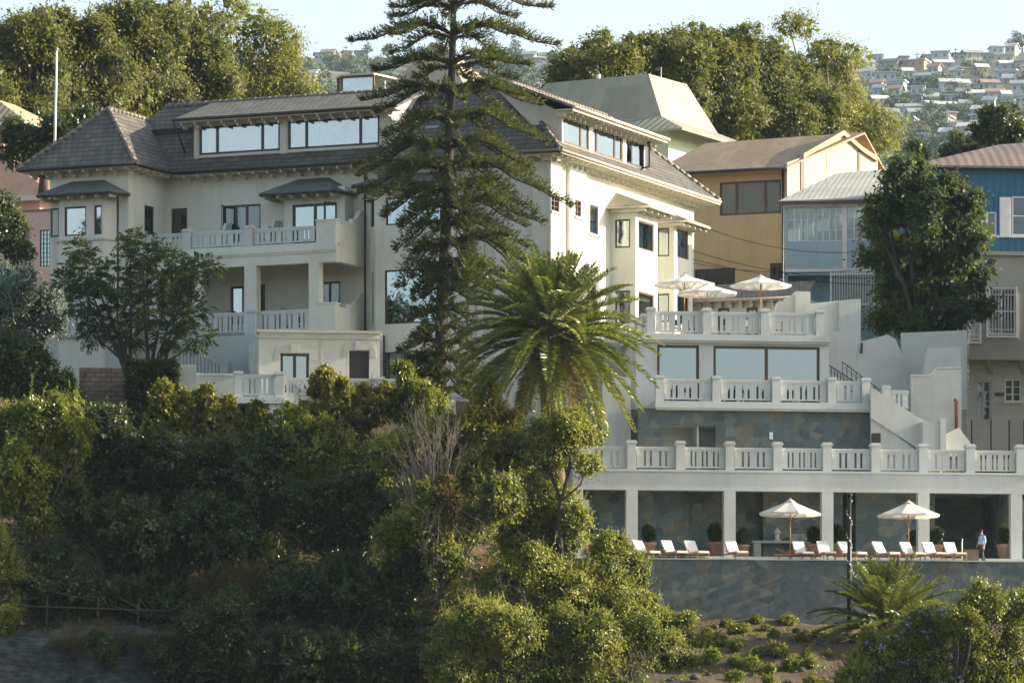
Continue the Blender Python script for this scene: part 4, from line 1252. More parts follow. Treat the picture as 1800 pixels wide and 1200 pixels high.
# walls left of the landing
D_ = Frame(345, 255.5, 8)
lw = thing('low_wall', 'low pale plaster wall with capped ends left of the landing', 'wall', D_.p(0, 0, 21))
MB().fbox(D_, 0, D_.t(416), 0, .35, 19, D_.z(660, 380)).build('wall', M['greywall'], lw)
MB().fbox(D_, -.05, D_.t(416), -.06, .41, D_.z(660, 380) + .001, D_.z(656, 380)).build('coping', M['balu'], lw)
MB().fbox(D_, D_.t(312), -.01, -.3, .4, 19, D_.z(641, 330)).build('pier', M['greywall'], lw)
E_ = Frame(140, 257.5, 8)
bw = MB().wall(E_, 0, 0, E_.t(313), 18.5, E_.z(647, 220), thick=.4).build('brick_wall', M['brick']); tag(bw, 'weathered brown brick wall behind the ivy covered planter', 'wall')
# sloped handrail on the base wall
sr = thing('stair_railing', 'grey sloping stair balustrade against the hotel base wall', 'stair railing', H.p(H.t(350, -5.6), -5.6, 22))
m = MB(); n0 = -5.5
def Qh(px, py, n): return H.p(H.t(px, n), n, H.z(py, px, n))
oh = (H.v[0] * .12, H.v[1] * .12, 0)
m.prism([Qh(302, 588, n0), Qh(390, 640, n0), Qh(390, 646, n0), Qh(302, 594, n0)], oh)
m.prism([Qh(302, 628, n0), Qh(380, 676, n0), Qh(380, 684, n0), Qh(302, 637, n0)], oh)
for i in range(14):
    x = 305 + 82 * i / 13; y = 590 + 51 * (x - 302) / 88
    m.prism([Qh(x, y + 2, n0), Qh(x, y + 40, n0), Qh(x + 3, y + 41, n0), Qh(x + 3, y + 3, n0)], oh)
m.build('railing', M['greywall'], sr)
t_ = H.t(395, n0); MB().fbox(H, t_ - .22, t_ + .22, n0 - .1, n0 + .35, 20, H.z(636, 395, n0)).build('post', M['greywall'], sr)
# ------------------------------------------------------------------ neighbouring houses
def house_box(F, t0, t1, n0, n1, z0, z1, mat, parent, holes=()):
    m = MB().wall(F, n0, t0, t1, z0, z1, holes)
    m.fbox(F, t0, t0 + .2, n0 + .26, n1, z0, z1); m.fbox(F, t1 - .2, t1, n0 + .26, n1, z0, z1); m.fbox(F, t0 + .21, t1 - .21, n1 - .2, n1, z0, z1)
    m.fbox(F, t0 + .21, t1 - .21, n0 + .27, n1 - .21, z0, z0 + .1)
    m.fbox(F, t0 + .21, t1 - .21, (n0 + n1) / 2, (n0 + n1) / 2 + .1, z0 + .11, z1)
    return m.build('wall', M[mat], parent)

# ochre house with a rusty roof
OF = Frame(1380, 296, -21)
oh_ = thing('ochre_house', 'ochre plastered house with rusty sheet roof and broad window', 'house', OF.p(-3, 4, 26))
zo = OF.z(294, 1290)
o_w = [OF.rect(1265, 1373, 318, 377), OF.rect(1221, 1292, 472, 506), OF.rect(1353, 1379, 462, 496)]
house_box(OF, OF.t(1150), 0, 0, 9, 23, zo, 'ochre', oh_, o_w)
o_ = window(OF, 0, o_w[0], oh_, (.27, .74), (), 'brown', 'glass_brown', fw=.12)
MB().fbox(OF, o_w[0][0] + .9, o_w[0][1] - .1, .4, .43, o_w[0][2], o_w[0][3]).build('blind', M['blind'], o_)
window(OF, 0, o_w[1], oh_, (.25,), (), 'frame', 'glass_dark', fw=.1)
window(OF, 0, o_w[2], oh_, (.5,), (.3, .6), 'brown', 'glass_dark', fw=.08)
m = MB()
ze = OF.z(303, 1180, -1.0); zr_ = OF.z(236, 1480, 3.6)
tl_, tr_ = OF.t(1140, -1), OF.t(1384, -1)
m.slab([OF.p(tl_, -1.0, ze), OF.p(tr_, -1.0, ze + .02), OF.p(tr_ + 3.3, 3.6, zr_ + .05), OF.p(tl_ + 2, 3.6, zr_ - .1)], .12)
m.slab([OF.p(tl_ + 2, 3.6, zr_ - .1), OF.p(tr_ + 3.3, 3.6, zr_ + .05), OF.p(tr_ + 3.3, 9.6, ze), OF.p(tl_, 9.6, ze)], .12)
m.build('roof', M['rust_roof'], oh_)
m = MB(); m.tube([OF.p(tl_, -1.08, ze - .1), OF.p(tr_, -1.08, ze - .08)], .09, 6); m.tube([OF.p(-.1, -.12, 24), OF.p(-.1, -.12, zo - .2)], .06, 6); m.build('gutter', M['gutter'], oh_)
# its gable end in cream sheet
GF = Frame(1384, 295, 38)
gp = [(1384, 345), (1384, 286), (1413, 275), (1484, 234), (1516, 262), (1543, 280), (1543, 345)]
def Qg(px, py, n=0): return GF.p(GF.t(px, n), n, GF.z(py, px, n))
MB().prism([Qg(x, y) for x, y in gp], (GF.v[0] * .2, GF.v[1] * .2, 0)).build('gable_wall', M['cream_sheet'], oh_)
m = MB()
for (x0, y0), (x1, y1) in zip(gp[2:5], gp[3:6]):
    m.prism([Qg(x0, y0 - 5, -.15), Qg(x1, y1 - 5, -.15), Qg(x1, y1 + 4, -.15), Qg(x0, y0 + 4, -.15)], (GF.v[0] * .6, GF.v[1] * .6, 0))
m.build('barge_board', M['rust_roof'], oh_)
m = MB(); m.fbox(GF, GF.t(1407), GF.t(1413), -.04, -.002, GF.z(342, 1410), GF.z(283, 1410)); m.fbox(GF, GF.t(1508), GF.t(1512), -.04, -.002, GF.z(340, 1510), GF.z(262, 1510)); m.build('corner_board', M['brown'], oh_)

# pale blue clapboard house
BF = Frame(1379, 285, -6)
lb_ = thing('pale_blue_house', 'pale blue boarded house with a long glazed gallery and white sheet roof', 'house', BF.p(4, 3, 26))
tb_ = BF.t(1600)
zb0, zb1 = BF.z(474, 1450), BF.z(350, 1450)
wr_ = [BF.rect(1384, 1432, 366, 424), BF.rect(1434, 1482, 365, 424), BF.rect(1488, 1540, 362, 421)]
house_box(BF, 0, tb_, 0, 8, zb0, zb1, 'ltblue_board', lb_, wr_)
for r_ in wr_: window(BF, 0, r_, lb_, (.26, .5, .74), (.34, .66), 'white', 'glass_dark', fw=.05, curtain=[(.02, .45), (.6, .97)])
m = MB(); m.fbox(BF, BF.t(1481), BF.t(1489), -.05, -.002, zb0, zb1 - .4); m.fbox(BF, 0, tb_, -.07, -.003, zb0 - .12, zb0 + .05); m.fbox(BF, 0, tb_, -.06, -.004, zb1 - .42, zb1 - .1); m.build('trim_board', M['white'], lb_)
house_box(BF, .1, tb_, 1.4, 8, 21, zb0 - .13, 'bluepaint', lb_)
m = MB(); m.fbox(BF, BF.t(1378), BF.t(1382) + .1, .02, 1.39, 21, zb0 - .13); m.fbox(BF, 0, tb_, .02, 1.6, zb0 - .3, zb0 - .121); m.build('porch_side', M['bluepaint'], lb_)
zw0, zw1 = BF.z(352, 1450, -.5), BF.z(300, 1500, 5)
m = MB().slab([BF.p(-.3, -.5, zw0), BF.p(tb_, -.5, zw0 + .2), BF.p(tb_, 6, zw1 + .3), BF.p(BF.t(1470, 6), 6, zw1)], .1); m.build('roof', M['white_sheet'], lb_)
m = MB(); m.fbox(BF, -.3, tb_, -.56, -.46, zw0 - .22, zw0 - .04); m.build('gutter', M['brown'], lb_)
m = MB(); m.tube([BF.p(BF.t(1453), 1.5, zw0 + .4), BF.p(BF.t(1450), 1.5, BF.z(270, 1452, 1.5))], .02, 4); tag(m.build('aerial_pole', M['metal_black']), 'thin dark aerial pole on the white sheet roof', 'pole')
fb = thing('barred_fence', 'white vertical bar fence below the pale blue house', 'fence', BF.p(BF.t(1500, -1), -1, 24))
m = MB()
for x in np.arange(1462, 1540, 4.6): m.tube([BF.p(BF.t(x, -1), -1, BF.z(545, x, -1)), BF.p(BF.t(x, -1), -1, BF.z(474, x, -1))], .03, 5)
m.fbox(BF, BF.t(1460, -1), BF.t(1540, -1), -1.03, -.97, BF.z(483, 1500, -1), BF.z(480, 1500, -1)); m.fbox(BF, BF.t(1460, -1), BF.t(1540, -1), -1.03, -.97, BF.z(536, 1500, -1), BF.z(533, 1500, -1))
m.build('bar_panel', M['white'], fb)
m = MB(); m.fbox(BF, BF.t(1459, -1), BF.t(1462, -1), -1.05, -.9, BF.z(580, 1460, -1), BF.z(474, 1460, -1)); m.build('post', M['white'], fb)

# deep blue house with grey lower storey
UF = Frame(1690, 277, 6)
ub = thing('blue_house', 'deep blue sheet clad house on a grey stucco lower storey', 'house', UF.p(2, 3, 24))
tu0, tu1 = UF.t(1600), UF.t(1960)
zu = [UF.z(y, 1745) for y in (292, 446, 600)]
u_w = [UF.rect(1719, 1752, 372, 414), UF.rect(1779, 1830, 345, 414)]
house_box(UF, tu0, tu1, 0, 8, zu[1], zu[0], 'blue_sheet', ub, u_w)
window(UF, 0, u_w[0], ub, (.5,), (), 'white', 'glass_dark', fw=.09, curtain=[(.3, .6)], sill='white')
window(UF, 0, u_w[1], ub, (.5,), (.5,), 'white', 'glass_dark', fw=.08, sill='white')
sh = UF.rect(1757, 1777, 347, 417); m = MB(); m.fbox(UF, sh[0], sh[1], -.08, -.003, sh[2], sh[3])
for i in range(18): m.fbox(UF, sh[0] + .06, sh[1] - .06, -.10, -.081, sh[2] + .12 + i * .11, sh[2] + .18 + i * .11)
m.build('shutter', M['white'], ub)
m = MB(); zr0 = UF.z(292, 1745, -.5)
P = [UF.p(tu0, -.6, zr0), UF.p(tu1, -.6, zr0), UF.p(tu1 - 1, 4.2, UF.z(250, 1760, 4.2) + .25), UF.p(UF.t(1757, 4.2), 4.2, UF.z(254, 1757, 4.2)), UF.p(UF.t(1660, 2.2), 2.2, UF.z(287, 1660, 2.2))]
m.slab([P[0], P[1], P[2], P[3]], .12); m.build('roof', M['brown_roof'], ub)
g_w = [UF.rect(1731, 1779, 510, 590), UF.rect(1699, 1716, 512, 600)]
house_box(UF, tu0 + 2.0, tu1, -.9, 8, UF.z(632, 1745, -.9), zu[1] - .2, 'grey_stucco', ub, g_w)
for r_ in g_w:
    o_ = window(UF, -.9, r_, ub, (.5,), (.5,), 'white', 'glass_dark', fw=.06, curtain=[(.1, .9)], depth=.16)
    b = MB()
    for i in range(9):
        t = r_[0] + (r_[1] - r_[0]) * (i + .5) / 9; b.tube([UF.p(t, -.96, r_[2]), UF.p(t, -.96, r_[3])], .016, 4)
    for f in (0, .1, .5, .86, 1): z_ = r_[2] + (r_[3] - r_[2]) * f; b.fbox(UF, r_[0], r_[1], -.985, -.94, z_ - .02, z_ + .02)
    b.fbox(UF, r_[0] - .1, r_[0], -.99, -.91, r_[2] - .1, r_[3] + .1); b.fbox(UF, r_[1], r_[1] + .1, -.99, -.91, r_[2] - .1, r_[3] + .1)
    b.fbox(UF, r_[0] - .1, r_[1] + .1, -1.02, -.902, r_[2] - .2, r_[2] - .101)
    b.build('window_grille', M['white'], o_)
m = MB(); m.fbox(UF, tu0 + 1.5, tu1, -1.15, 0, zu[1] - .2, zu[1]); m.build('ledge', M['grey_stucco'], ub)
m = MB()
for x in (1735, 1793): t = UF.t(x, -1); m.prism([UF.p(t, -.9, UF.z(632, x, -.9)), UF.p(t, -.2, UF.z(632, x, -.9)), UF.p(t + .35, .3, UF.z(654, x, -.9)), UF.p(t + .35, .1, UF.z(654, x, -.9))], (UF.u[0] * .22, UF.u[1] * .22, 0))
m.build('bracket', M['grey_stucco'], ub)
lw_w = [UF.rect(1766, 1795, 666, 706, .4)]; ld_ = UF.rect(1714, 1743, 668, 740, .4)
house_box(UF, UF.t(1700, .4), tu1, .4, 8, UF.z(800, 1745), UF.z(632, 1745) - .02, 'white_plaster', ub, lw_w + [ld_])
window(UF, .4, lw_w[0], ub, (.5,), (.33, .66), 'white', 'glass_dark', fw=.08, sill='trim', curtain=[(.05, .95)])
window(UF, .4, ld_, ub, (.5,), (.36, .5, .72), 'greywall', 'glass_dark', fw=.12, name='door')
# corrugated side screen and wire fence
m = MB(); 
for i in range(14):
    z_ = UF.z(600 + 6.2 * i, 1696, -1.2); m.tube([UF.p(UF.t(1690, -1.2), -1.2, z_), UF.p(UF.t(1703, -1.2), -1.2, z_ + .04)], .10, 6)
tag(m.build('tile_stack_edge', M['rock']), 'rippled grey edging strip beside the grey stucco house', 'edging')
wf = thing('wire_fence', 'rusty wire garden fence in front of the white lower storey', 'fence', UF.p(UF.t(1760, -4), -4, 20))
m = MB()
for z_ in np.arange(UF.z(788, 1750, -4), UF.z(742, 1750, -4), .16): m.tube([UF.p(UF.t(1708, -4), -4, z_), UF.p(UF.t(1830, -4), -4, z_ + .1)], .008, 3)
for x in np.arange(1708, 1830, 4): m.tube([UF.p(UF.t(x, -4), -4, UF.z(790, 1750, -4)), UF.p(UF.t(x, -4), -4, UF.z(745, 1750, -4))], .007, 3)
m.build('wire_mesh', M['metal_grey'], wf)
for x in (1708, 1742, 1774, 1800): MB().tube([UF.p(UF.t(x, -4), -4, UF.z(800, 1750, -4)), UF.p(UF.t(x, -4), -4, UF.z(738, 1750, -4))], .04, 5).build('post', M['brown'], wf)
fl = thing('flower_box', 'small planter of reddish flowers on the white wall between door and window', 'planter', UF.p(UF.t(1757, .2), .2, UF.z(694, 1757, .2)))
MB().fbox(UF, UF.t(1749, .2), UF.t(1765, .2), .1, .38, UF.z(694, 1757, .2), UF.z(690, 1757, .2)).build('box', M['brown'], fl)

# the next house to the right, just beyond the picture: it throws the afternoon shade over the upper terraces
NF = Frame(1985, 259, 6)
nb_ = thing('neighbour_house', 'tall grey stucco house next to the terraces, beyond the right picture edge', 'house', NF.p(5, 6, 20))
n_w = [(2, 3.4, 27, 29.2), (6, 7.4, 27, 29.2)]
house_box(NF, 0, 12, 0, 15, 12, 31.6, 'grey_stucco', nb_, n_w)
for r_ in n_w: window(NF, 0, r_, nb_, (.5,), (.5,), 'white', 'glass_dark', sill='trim')
MB().slab([NF.p(-.5, -.5, 31.6), NF.p(12.5, -.5, 31.6), NF.p(12.5, 7.5, 33.0), NF.p(-.5, 7.5, 33.0)], .12).slab([NF.p(-.5, 7.5, 33.0), NF.p(12.5, 7.5, 33.0), NF.p(12.5, 15.5, 31.6), NF.p(-.5, 15.5, 31.6)], .12).build('roof', M['brown_roof'], nb_)

# pagoda-roofed green house
GR = Frame(1140, 318, -27)
gh = thing('green_house', 'mint green house with a tall flared pale green roof', 'house', GR.p(-4, 5, 33))
zR1, zK, zE1 = GR.z(130, 1140, 0), GR.z(204, 1140, -2.2), GR.z(228, 1166, -4.2)
lf = GR.t(960, 0)
def ring(g, z): return [GR.p(lf - g, -g, z), GR.p(g * 1.0, -g, z), GR.p(g * 1.0, 5 + g, z), GR.p(lf - g, 5 + g, z)]
top = [GR.p(lf, 0, zR1 - .1), GR.p(0, 0, zR1), GR.p(.3, 5, zR1), GR.p(lf, 5, zR1)]
kn = ring(1.7, zK); ev = ring(4.4, zE1)
m = MB(); m.face(top)
for i in range(4):
    j = (i + 1) % 4
    m.slab([kn[i], kn[j], top[j], top[i]], .1); m.slab([ev[i], ev[j], kn[j], kn[i]], .12)
m.build('roof', M['green_roof'], gh)
house_box(GR, lf - 2.4, 2.6, -2.6, 7.5, 30, zE1 + .5, 'mint', gh)
m = MB(); m.tube([GR.p(GR.t(1052, 2), 2, zR1 - .3), GR.p(GR.t(1052, 2), 2, zR1 + .55)], .14, 8); m.build('chimney', M['trim'], gh)
ae = MB(); ae.tube([GR.p(GR.t(1162, 3), 3, GR.z(165, 1162, 3)), GR.p(GR.t(1162, 3), 3, GR.z(118, 1162, 3))], .04, 5)
for z_ in (120, 123): ae.tube([GR.p(GR.t(1152, 3), 3, GR.z(z_, 1162, 3)), GR.p(GR.t(1163, 3), 3, GR.z(z_, 1162, 3))], .02, 4)
tag(ae.build('aerial', M['metal_grey']), 'grey television aerial beside the tall pale green roof', 'aerial')
# tower roof behind the conifer
TF = Frame(785, 310, -25)
th_ = thing('steep_roofed_house', 'house with a steep tan sheet roof half hidden behind the tall conifer', 'house', TF.p(0, 5, 33))
a0 = [TF.p(TF.t(758, 0), 0, TF.z(74, 758)), TF.p(TF.t(785, 0), 0, TF.z(80, 785)), TF.p(TF.t(795, 2), 2.0, TF.z(80, 790)), TF.p(TF.t(765, 2), 2.0, TF.z(74, 765))]
zb_ = TF.z(168, 780, -2)
b0 = [TF.p(TF.t(672, -3), -3, zb_), TF.p(TF.t(820, -3), -3, zb_), TF.p(TF.t(912, 6), 6, zb_ + .2), TF.p(TF.t(715, 6), 6, zb_)]
m = MB(); m.face(a0)
for i in range(4):
    j = (i + 1) % 4; m.slab([b0[i], b0[j], a0[j], a0[i]], .12)
m.build('roof', M['tan_roof'], th_)
house_box(TF, TF.t(685, -2.6), TF.t(815, -2.6), -2.6, 5, 30, zb_ - .1, 'cream', th_)
# glass lookout
LF = Frame(592, 296, -20)
lk = thing('glass_lookout', 'small glazed lookout box with brown posts above the hotel ridge', 'lookout', LF.p(1, 1, 38))
za, zb = LF.z(175, 600), LF.z(139, 600)
for t, n_ in ((0, 0), (LF.t(609, 0), -0.9), (LF.t(665), -0.9), (0, 3), (LF.t(665), 3)): MB().fbox(LF, t, t + .10, n_, n_ + .10, za - 3, zb).build('post', M['brown'], lk)
MB().fbox(LF, LF.t(609) + .11, LF.t(665), -.92, -.8, zb - .12, zb).build('beam', M['brown'], lk)
MB().slab([LF.p(-.1, 0, zb + .1), LF.p(LF.t(609), -1.0, zb + .1), LF.p(LF.t(668), -1.0, zb + .1), LF.p(LF.t(668), 3.2, zb + .35), LF.p(-.1, 3.2, zb + .35)], .1).build('roof', M['white_sheet'], lk)
m = MB().fbox(LF, LF.t(609) + .1, LF.t(664), -.84, -.82, za - 3, zb - .13); m.prism([LF.p(.1, .05, za - 3), LF.p(LF.t(608), -.82, za - 3), LF.p(LF.t(608), -.82, zb), LF.p(.1, .05, zb)], (0, .02, 0)); m.build('glazing', M['glass_clear'], lk)
MB().fbox(LF, .2, LF.t(660), 1.5, 1.6, za - 3, zb).build('back_wall', M['white_plaster'], lk)

# low tiled outbuilding behind the upper terrace
SF = Frame(1160, 279, -20)
ob = thing('tiled_outbuilding', 'low cream outbuilding with a tiled lean-to roof behind the three parasols', 'outbuilding', SF.p(3, 2, 25))
zs_e = SF.z(530, 1160, -.7); tS = SF.t(1405)
house_box(SF, SF.t(1120), tS, 0, 5, 24, zs_e + .1, 'cream', ob, [SF.rect(1262, 1282, 541, 600), SF.rect(1312, 1332, 540, 600)])
MB().slab([SF.p(SF.t(1110), -.7, zs_e), SF.p(tS + .5, -.7, zs_e), SF.p(tS + .3, 2.2, zs_e + 1.15), SF.p(SF.t(1115, 2), 2.2, zs_e + 1.15)], .12).build('roof', M['tile_pale'], ob)
m = MB(); m.tube([SF.p(SF.t(1110), -.76, zs_e - .06), SF.p(tS + .5, -.76, zs_e - .06)], .08, 6); brackets(SF, m, arange(SF.t(1125), tS, .6), 0, -.7, zs_e - .15); m.build('gutter', M['pale_gutter'], ob)
for a, b in ((1262, 1282), (1312, 1332)):
    window(SF, 0, SF.rect(a, b, 541, 600), ob, (), (), 'frame', 'glass_dark', name='door', fw=.12)

# pink house at the left edge
PF = Frame(60, 292, -20)
ph = thing('pink_house', 'pink house with orange sheet roofs at the left edge behind the hedge', 'house', PF.p(0, 3, 28))
zp_ = PF.z(372, 60)
pw_ = PF.rect(70, 87, 404, 468)
house_box(PF, PF.t(-60), PF.t(110), 0, 8, 24, zp_, 'pink', ph, [pw_])
window(PF, 0, pw_, ph, (.33, .66), tuple(i / 8 for i in range(1, 8)), 'frame', 'glass', fw=.05)
MB().fbox(PF, PF.t(-60), PF.t(110), -.06, .3, zp_, zp_ + .12).build('coping', M['brown_roof'], ph)
PF2 = Frame(20, 302, -20)
house_box(PF2, PF2.t(-100), PF2.t(70), 0, 7, 30, PF2.z(345, 20), 'pink', ph)
zE2 = PF2.z(345, 20, -.8)
m = MB(); m.slab([PF2.p(PF2.t(-120), -.9, zE2), PF2.p(PF2.t(95, -.8), -.9, zE2), PF2.p(PF2.t(6, 2), 2.5, PF2.z(279, 6, 2)), PF2.p(PF2.t(-120), 2.5, PF2.z(279, 6, 2))], .12)
m.slab([PF2.p(PF2.t(95, -.8), -.9, zE2), PF2.p(PF2.t(95, -.8), 7, zE2), PF2.p(PF2.t(6, 2), 4, PF2.z(279, 6, 2)), PF2.p(PF2.t(6, 2), 2.5, PF2.z(279, 6, 2))], .12)
m.build('roof', M['tile_red'], ph)
MB().fbox(PF2, PF2.t(-120), PF2.t(95, -.8), -1.0, -.85, zE2 - .32, zE2 - .02).build('cornice', M['trim'], ph)
PF3 = Frame(6, 306, -20)
house_box(PF3, PF3.t(-150), 0, 0, 6, 30, PF3.z(208, 6), 'pink', ph)
m = MB(); z3 = PF3.z(214, 20, -1.2)
m.slab([PF3.p(PF3.t(-150), -1.3, z3), PF3.p(PF3.t(46, -1.2), -1.3, z3), PF3.p(PF3.t(-12, 1), 1.5, PF3.z(172, -8, 1)), PF3.p(PF3.t(-150), 1.5, PF3.z(172, -8, 1))], .12)
m.slab([PF3.p(PF3.t(46, -1.2), -1.3, z3), PF3.p(PF3.t(46, -1.2), 7, z3), PF3.p(PF3.t(-12, 1), 4, PF3.z(172, -8, 1)), PF3.p(PF3.t(-12, 1), 1.5, PF3.z(172, -8, 1))], .12)
m.build('roof', M['tan_roof'], ph)
MB().fbox(PF3, PF3.t(-150), PF3.t(46, -1.2) + .03, -1.4, -1.25, z3 - .25, z3 - .02).build('gutter', M['white'], ph)
# flagpole
fp = thing('flagpole', 'tall bare white pole rising behind the left hotel roof', 'flagpole', at(95, 300, 288))
MB().tube([at(95, 300, 288), at(100, 88, 288)], [.085, .055], 8).build('pole', M['white'], fp)
MB().lathe(at(100, 88, 288), [(.08, 0), (.10, .06), (.03, .14)], 8).build('finial', M['metal_grey'], fp)
# overhead cables
for i, (a, b, sag) in enumerate((((1215, 390, 283), (1640, 420, 283), 1.2), ((1215, 462, 280), (1640, 452, 282), .7), ((1215, 440, 280), (1700, 470, 280), 1.0), ((1215, 455, 279), (1640, 500, 278), .5))):
    p, q = at(*a), at(*b)
    pts = [p.lerp(q, k / 16) - Vector((0, 0, sag * 4 * (k / 16) * (1 - k / 16))) for k in range(17)]
    tag(MB().tube(pts, .016, 4).build('overhead_cable', M['metal_black']), ['highest black cable crossing the ochre house', 'middle black cable across the pale blue boards', 'slack black cable reaching the grey stucco house', 'lowest black cable above the upper parasols'][i], 'cable', 'cables strung across the houses')
# ------------------------------------------------------------------ furniture, people, pots
def make_parasol(h, label, loc, rz, r=1.56, rise=.62, group='cream canvas parasols'):
    root = thing('parasol', label, 'parasol', (0, 0, 0), group)
    k = 8
    m = MB()
    def rimp(i, f=1.0):
        a = 2 * math.pi * i / k
        return (r * f * math.cos(a), r * f * math.sin(a), h - rise * f ** .92)
    for i in range(k):
        steps = [0.05, .35, .68, 1.0]
        for s0, s1 in zip(steps, steps[1:]):
            a0, a1, b0, b1 = rimp(i, s0), rimp(i + 1, s0), rimp(i, s1), rimp(i + 1, s1)
            mid0 = tuple((p + q) / 2 for p, q in zip(a0, a1)); mid1 = tuple((p + q) / 2 for p, q in zip(b0, b1))
            sag = lambda p, s: (p[0], p[1], p[2] - .035 * s)
            m.face([a0, b0, sag(mid1, s1), sag(mid0, s0)]); m.face([sag(mid0, s0), sag(mid1, s1), b1, a1])
        v0, v1 = rimp(i), rimp(i + 1); mm = tuple((p + q) / 2 for p, q in zip(v0, v1)); mm = (mm[0], mm[1], mm[2] - .035)
        d = lambda p: (p[0] * .995, p[1] * .995, p[2] - .10)
        m.face([v0, d(v0), d(mm), mm]); m.face([mm, d(mm), d(v1), v1])
    cn = m.build('canopy', M['canvas'], root)
    MB().lathe((0, 0, h - .06), [(.30, -.05), (.12, .06), (.03, .10)], 8).build('vent_cap', M['canvas'], cn)
    MB().tube([(0, 0, 0), (0, 0, h + .02)], .028, 8).build('pole', M['wood'], root)
    MB().lathe((0, 0, h), [(.02, 0), (.045, .05), (.012, .13)], 8).build('finial', M['wood'], root)
    m = MB()
    for i in range(k):
        p = rimp(i, .97); m.tube([(0, 0, h - .08), (p[0], p[1], p[2] - .03)], .012, 4)
        q = rimp(i, .5); m.tube([(0, 0, h - 1.0), (q[0], q[1], q[2] - .03)], .012, 4)
    m.lathe((0, 0, h - 1.06), [(.05, 0), (.05, .1)], 8)
    m.build('ribs', M['wood'], root)
    MB().lathe((0, 0, 0), [(.28, 0), (.28, .06), (.06, .09), (.05, .3)], 14).build('base', M['metal_grey'], root)
    return place(root, loc, rz)
def Tn(px, n, z): return Vector(T.p(T.t(px, n), n, z))
hpar = lambda py, px, n: T.z(py, px, n) - ZD
make_parasol(hpar(878, 1388, 2.4), 'cream parasol over the bare timber lounger by the stone counter', Tn(1389, 2.4, ZD), .2, 1.58, .66)
make_parasol(hpar(881, 1596, 2.2), 'cream parasol over the white loungers beside the man', Tn(1597, 2.2, ZD), .5, 1.58, .66)
for px_, py_, n_, lab in ((1203, 483, 15.2, 'upper terrace parasol nearest the white hotel bays'), (1243, 499, 13.0, 'lowest of the three upper terrace parasols, overlapping its neighbour'), (1337, 485, 14.4, 'upper terrace parasol below the ochre house wall')):
    make_parasol(T.z(py_, px_, n_) - 26.5, lab, Tn(px_, n_, 26.5), px_ * .37, 1.60, .47)

def make_lounger(bare=False):
    root = thing('sun_lounger', 'white cushioned timber sun lounger', 'sun lounger', (0, 0, 0), None if bare else 'white cushioned loungers along the slate wall')
    m = MB()                                   # runs along +X, head end at x = 0
    for y in (-.31, .31): m.box(0, 1.95, y - .025, y + .025, .22, .29)
    for i in range(13): x = .75 + i * .095; m.box(x, x + .07, -.284, .284, .24, .275)
    m.build('frame', M['wood'], root)
    for x, y in ((.2, -.31), (.2, .31), (1.8, -.31), (1.8, .31)):
        MB().box(x - .03, x + .03, y - .02, y + .02, 0, .219).build('leg', M['wood'], root)
    a = R(22 if bare else 52)
    m = MB(); ca, sa = math.cos(a), math.sin(a)
    for y in (-.27, .27):
        m.hexa([(.72, y - .02, .28), (.72 - .72 * ca, y - .02, .28 + .72 * sa), (.72 - .72 * ca, y + .02, .28 + .72 * sa), (.72, y + .02, .28), (.72 + .03, y - .02, .31), (.75 - .72 * ca, y - .02, .31 + .72 * sa), (.75 - .72 * ca, y + .02, .31 + .72 * sa), (.75, y + .02, .31)])
    for i in range(8):
        f = .06 + i * .085; x, z = .735 - f * ca, .295 + f * sa
        m.hexa([(x, -.25, z), (x - .06 * ca, -.25, z + .06 * sa), (x - .06 * ca, .25, z + .06 * sa), (x, .25, z), (x + .015, -.25, z + .012), (x + .015 - .06 * ca, -.25, z + .012 + .06 * sa), (x + .015 - .06 * ca, .25, z + .012 + .06 * sa), (x + .015, .25, z + .012)])
    m.tube([(.32, -.2, .27), (.35, -.2, .28 + .36 * sa)], .012, 4)
    m.build('backrest', M['wood'], root)
    if not bare:
        c = MB(); c.box(.76, 1.94, -.29, .29, .292, .37); c.build('seat_cushion', M['cushion'], root)
        c = MB(); tx, tz = sa * .09, ca * .09
        c.hexa([(.755, -.29, .305), (.755 - .76 * ca, -.29, .305 + .76 * sa), (.755 - .76 * ca, .29, .305 + .76 * sa), (.755, .29, .305), (.755 + tx, -.29, .305 + tz), (.755 - .76 * ca + tx, -.29, .305 + .76 * sa + tz), (.755 - .76 * ca + tx, .29, .305 + .76 * sa + tz), (.755 + tx, .29, .305 + tz)])
        c.build('back_cushion', M['cushion'], root)
    for y in (-.36, .36):
        MB().box(.62, 1.05, y - .025, y + .025, .42, .45).box(.95, .98, y - .02, y + .02, .22, .419).build('armrest', M['wood'], root)
    return root
lp = make_lounger()
LOUNGERS = [(1082, 1.9, 'white lounger half hidden by the bush top'), (1119, 1.8, 'white lounger in front of the leftmost open bay column'), (1170, 1.6, 'white lounger left of the pair by the low turf strip'), (1211, 1.6, 'white lounger right of the pair by the low turf strip'), (1283, 1.3, 'white lounger right in front of a gallery column'), (1402, 1.5, 'white lounger behind the bare timber one, under the parasol'), (1445, 1.1, 'white lounger between the counter parasol and the next column'), (1479, 1.1, 'white lounger just left of the black lamp post'), (1540, 1.1, 'white lounger alone right of the black lamp post'), (1589, 1.2, 'white lounger at the pole of the parasol near the man'), (1629, 1.0, 'white lounger in front of the column next to the dark bay'), (1667, 1.0, 'white lounger nearest the man and the wooden chest')]
for i, (px_, n_, lab) in enumerate(LOUNGERS):
    o = lp if i == 0 else copy_tree(lp)
    p = Tn(px_, n_, ZD)
    rz = R(-68 + (i * 37 % 13 - 6) * 2.2)
    o.location = (p.x - .3 * math.cos(rz), p.y - .3 * math.sin(rz), ZD); o.rotation_euler = (0, 0, rz); o['label'] = lab
bl = make_lounger(True); bl['label'] = 'bare timber lounger without cushion lying under the parasol'
place(bl, Tn(1362, .9, ZD), R(-6))

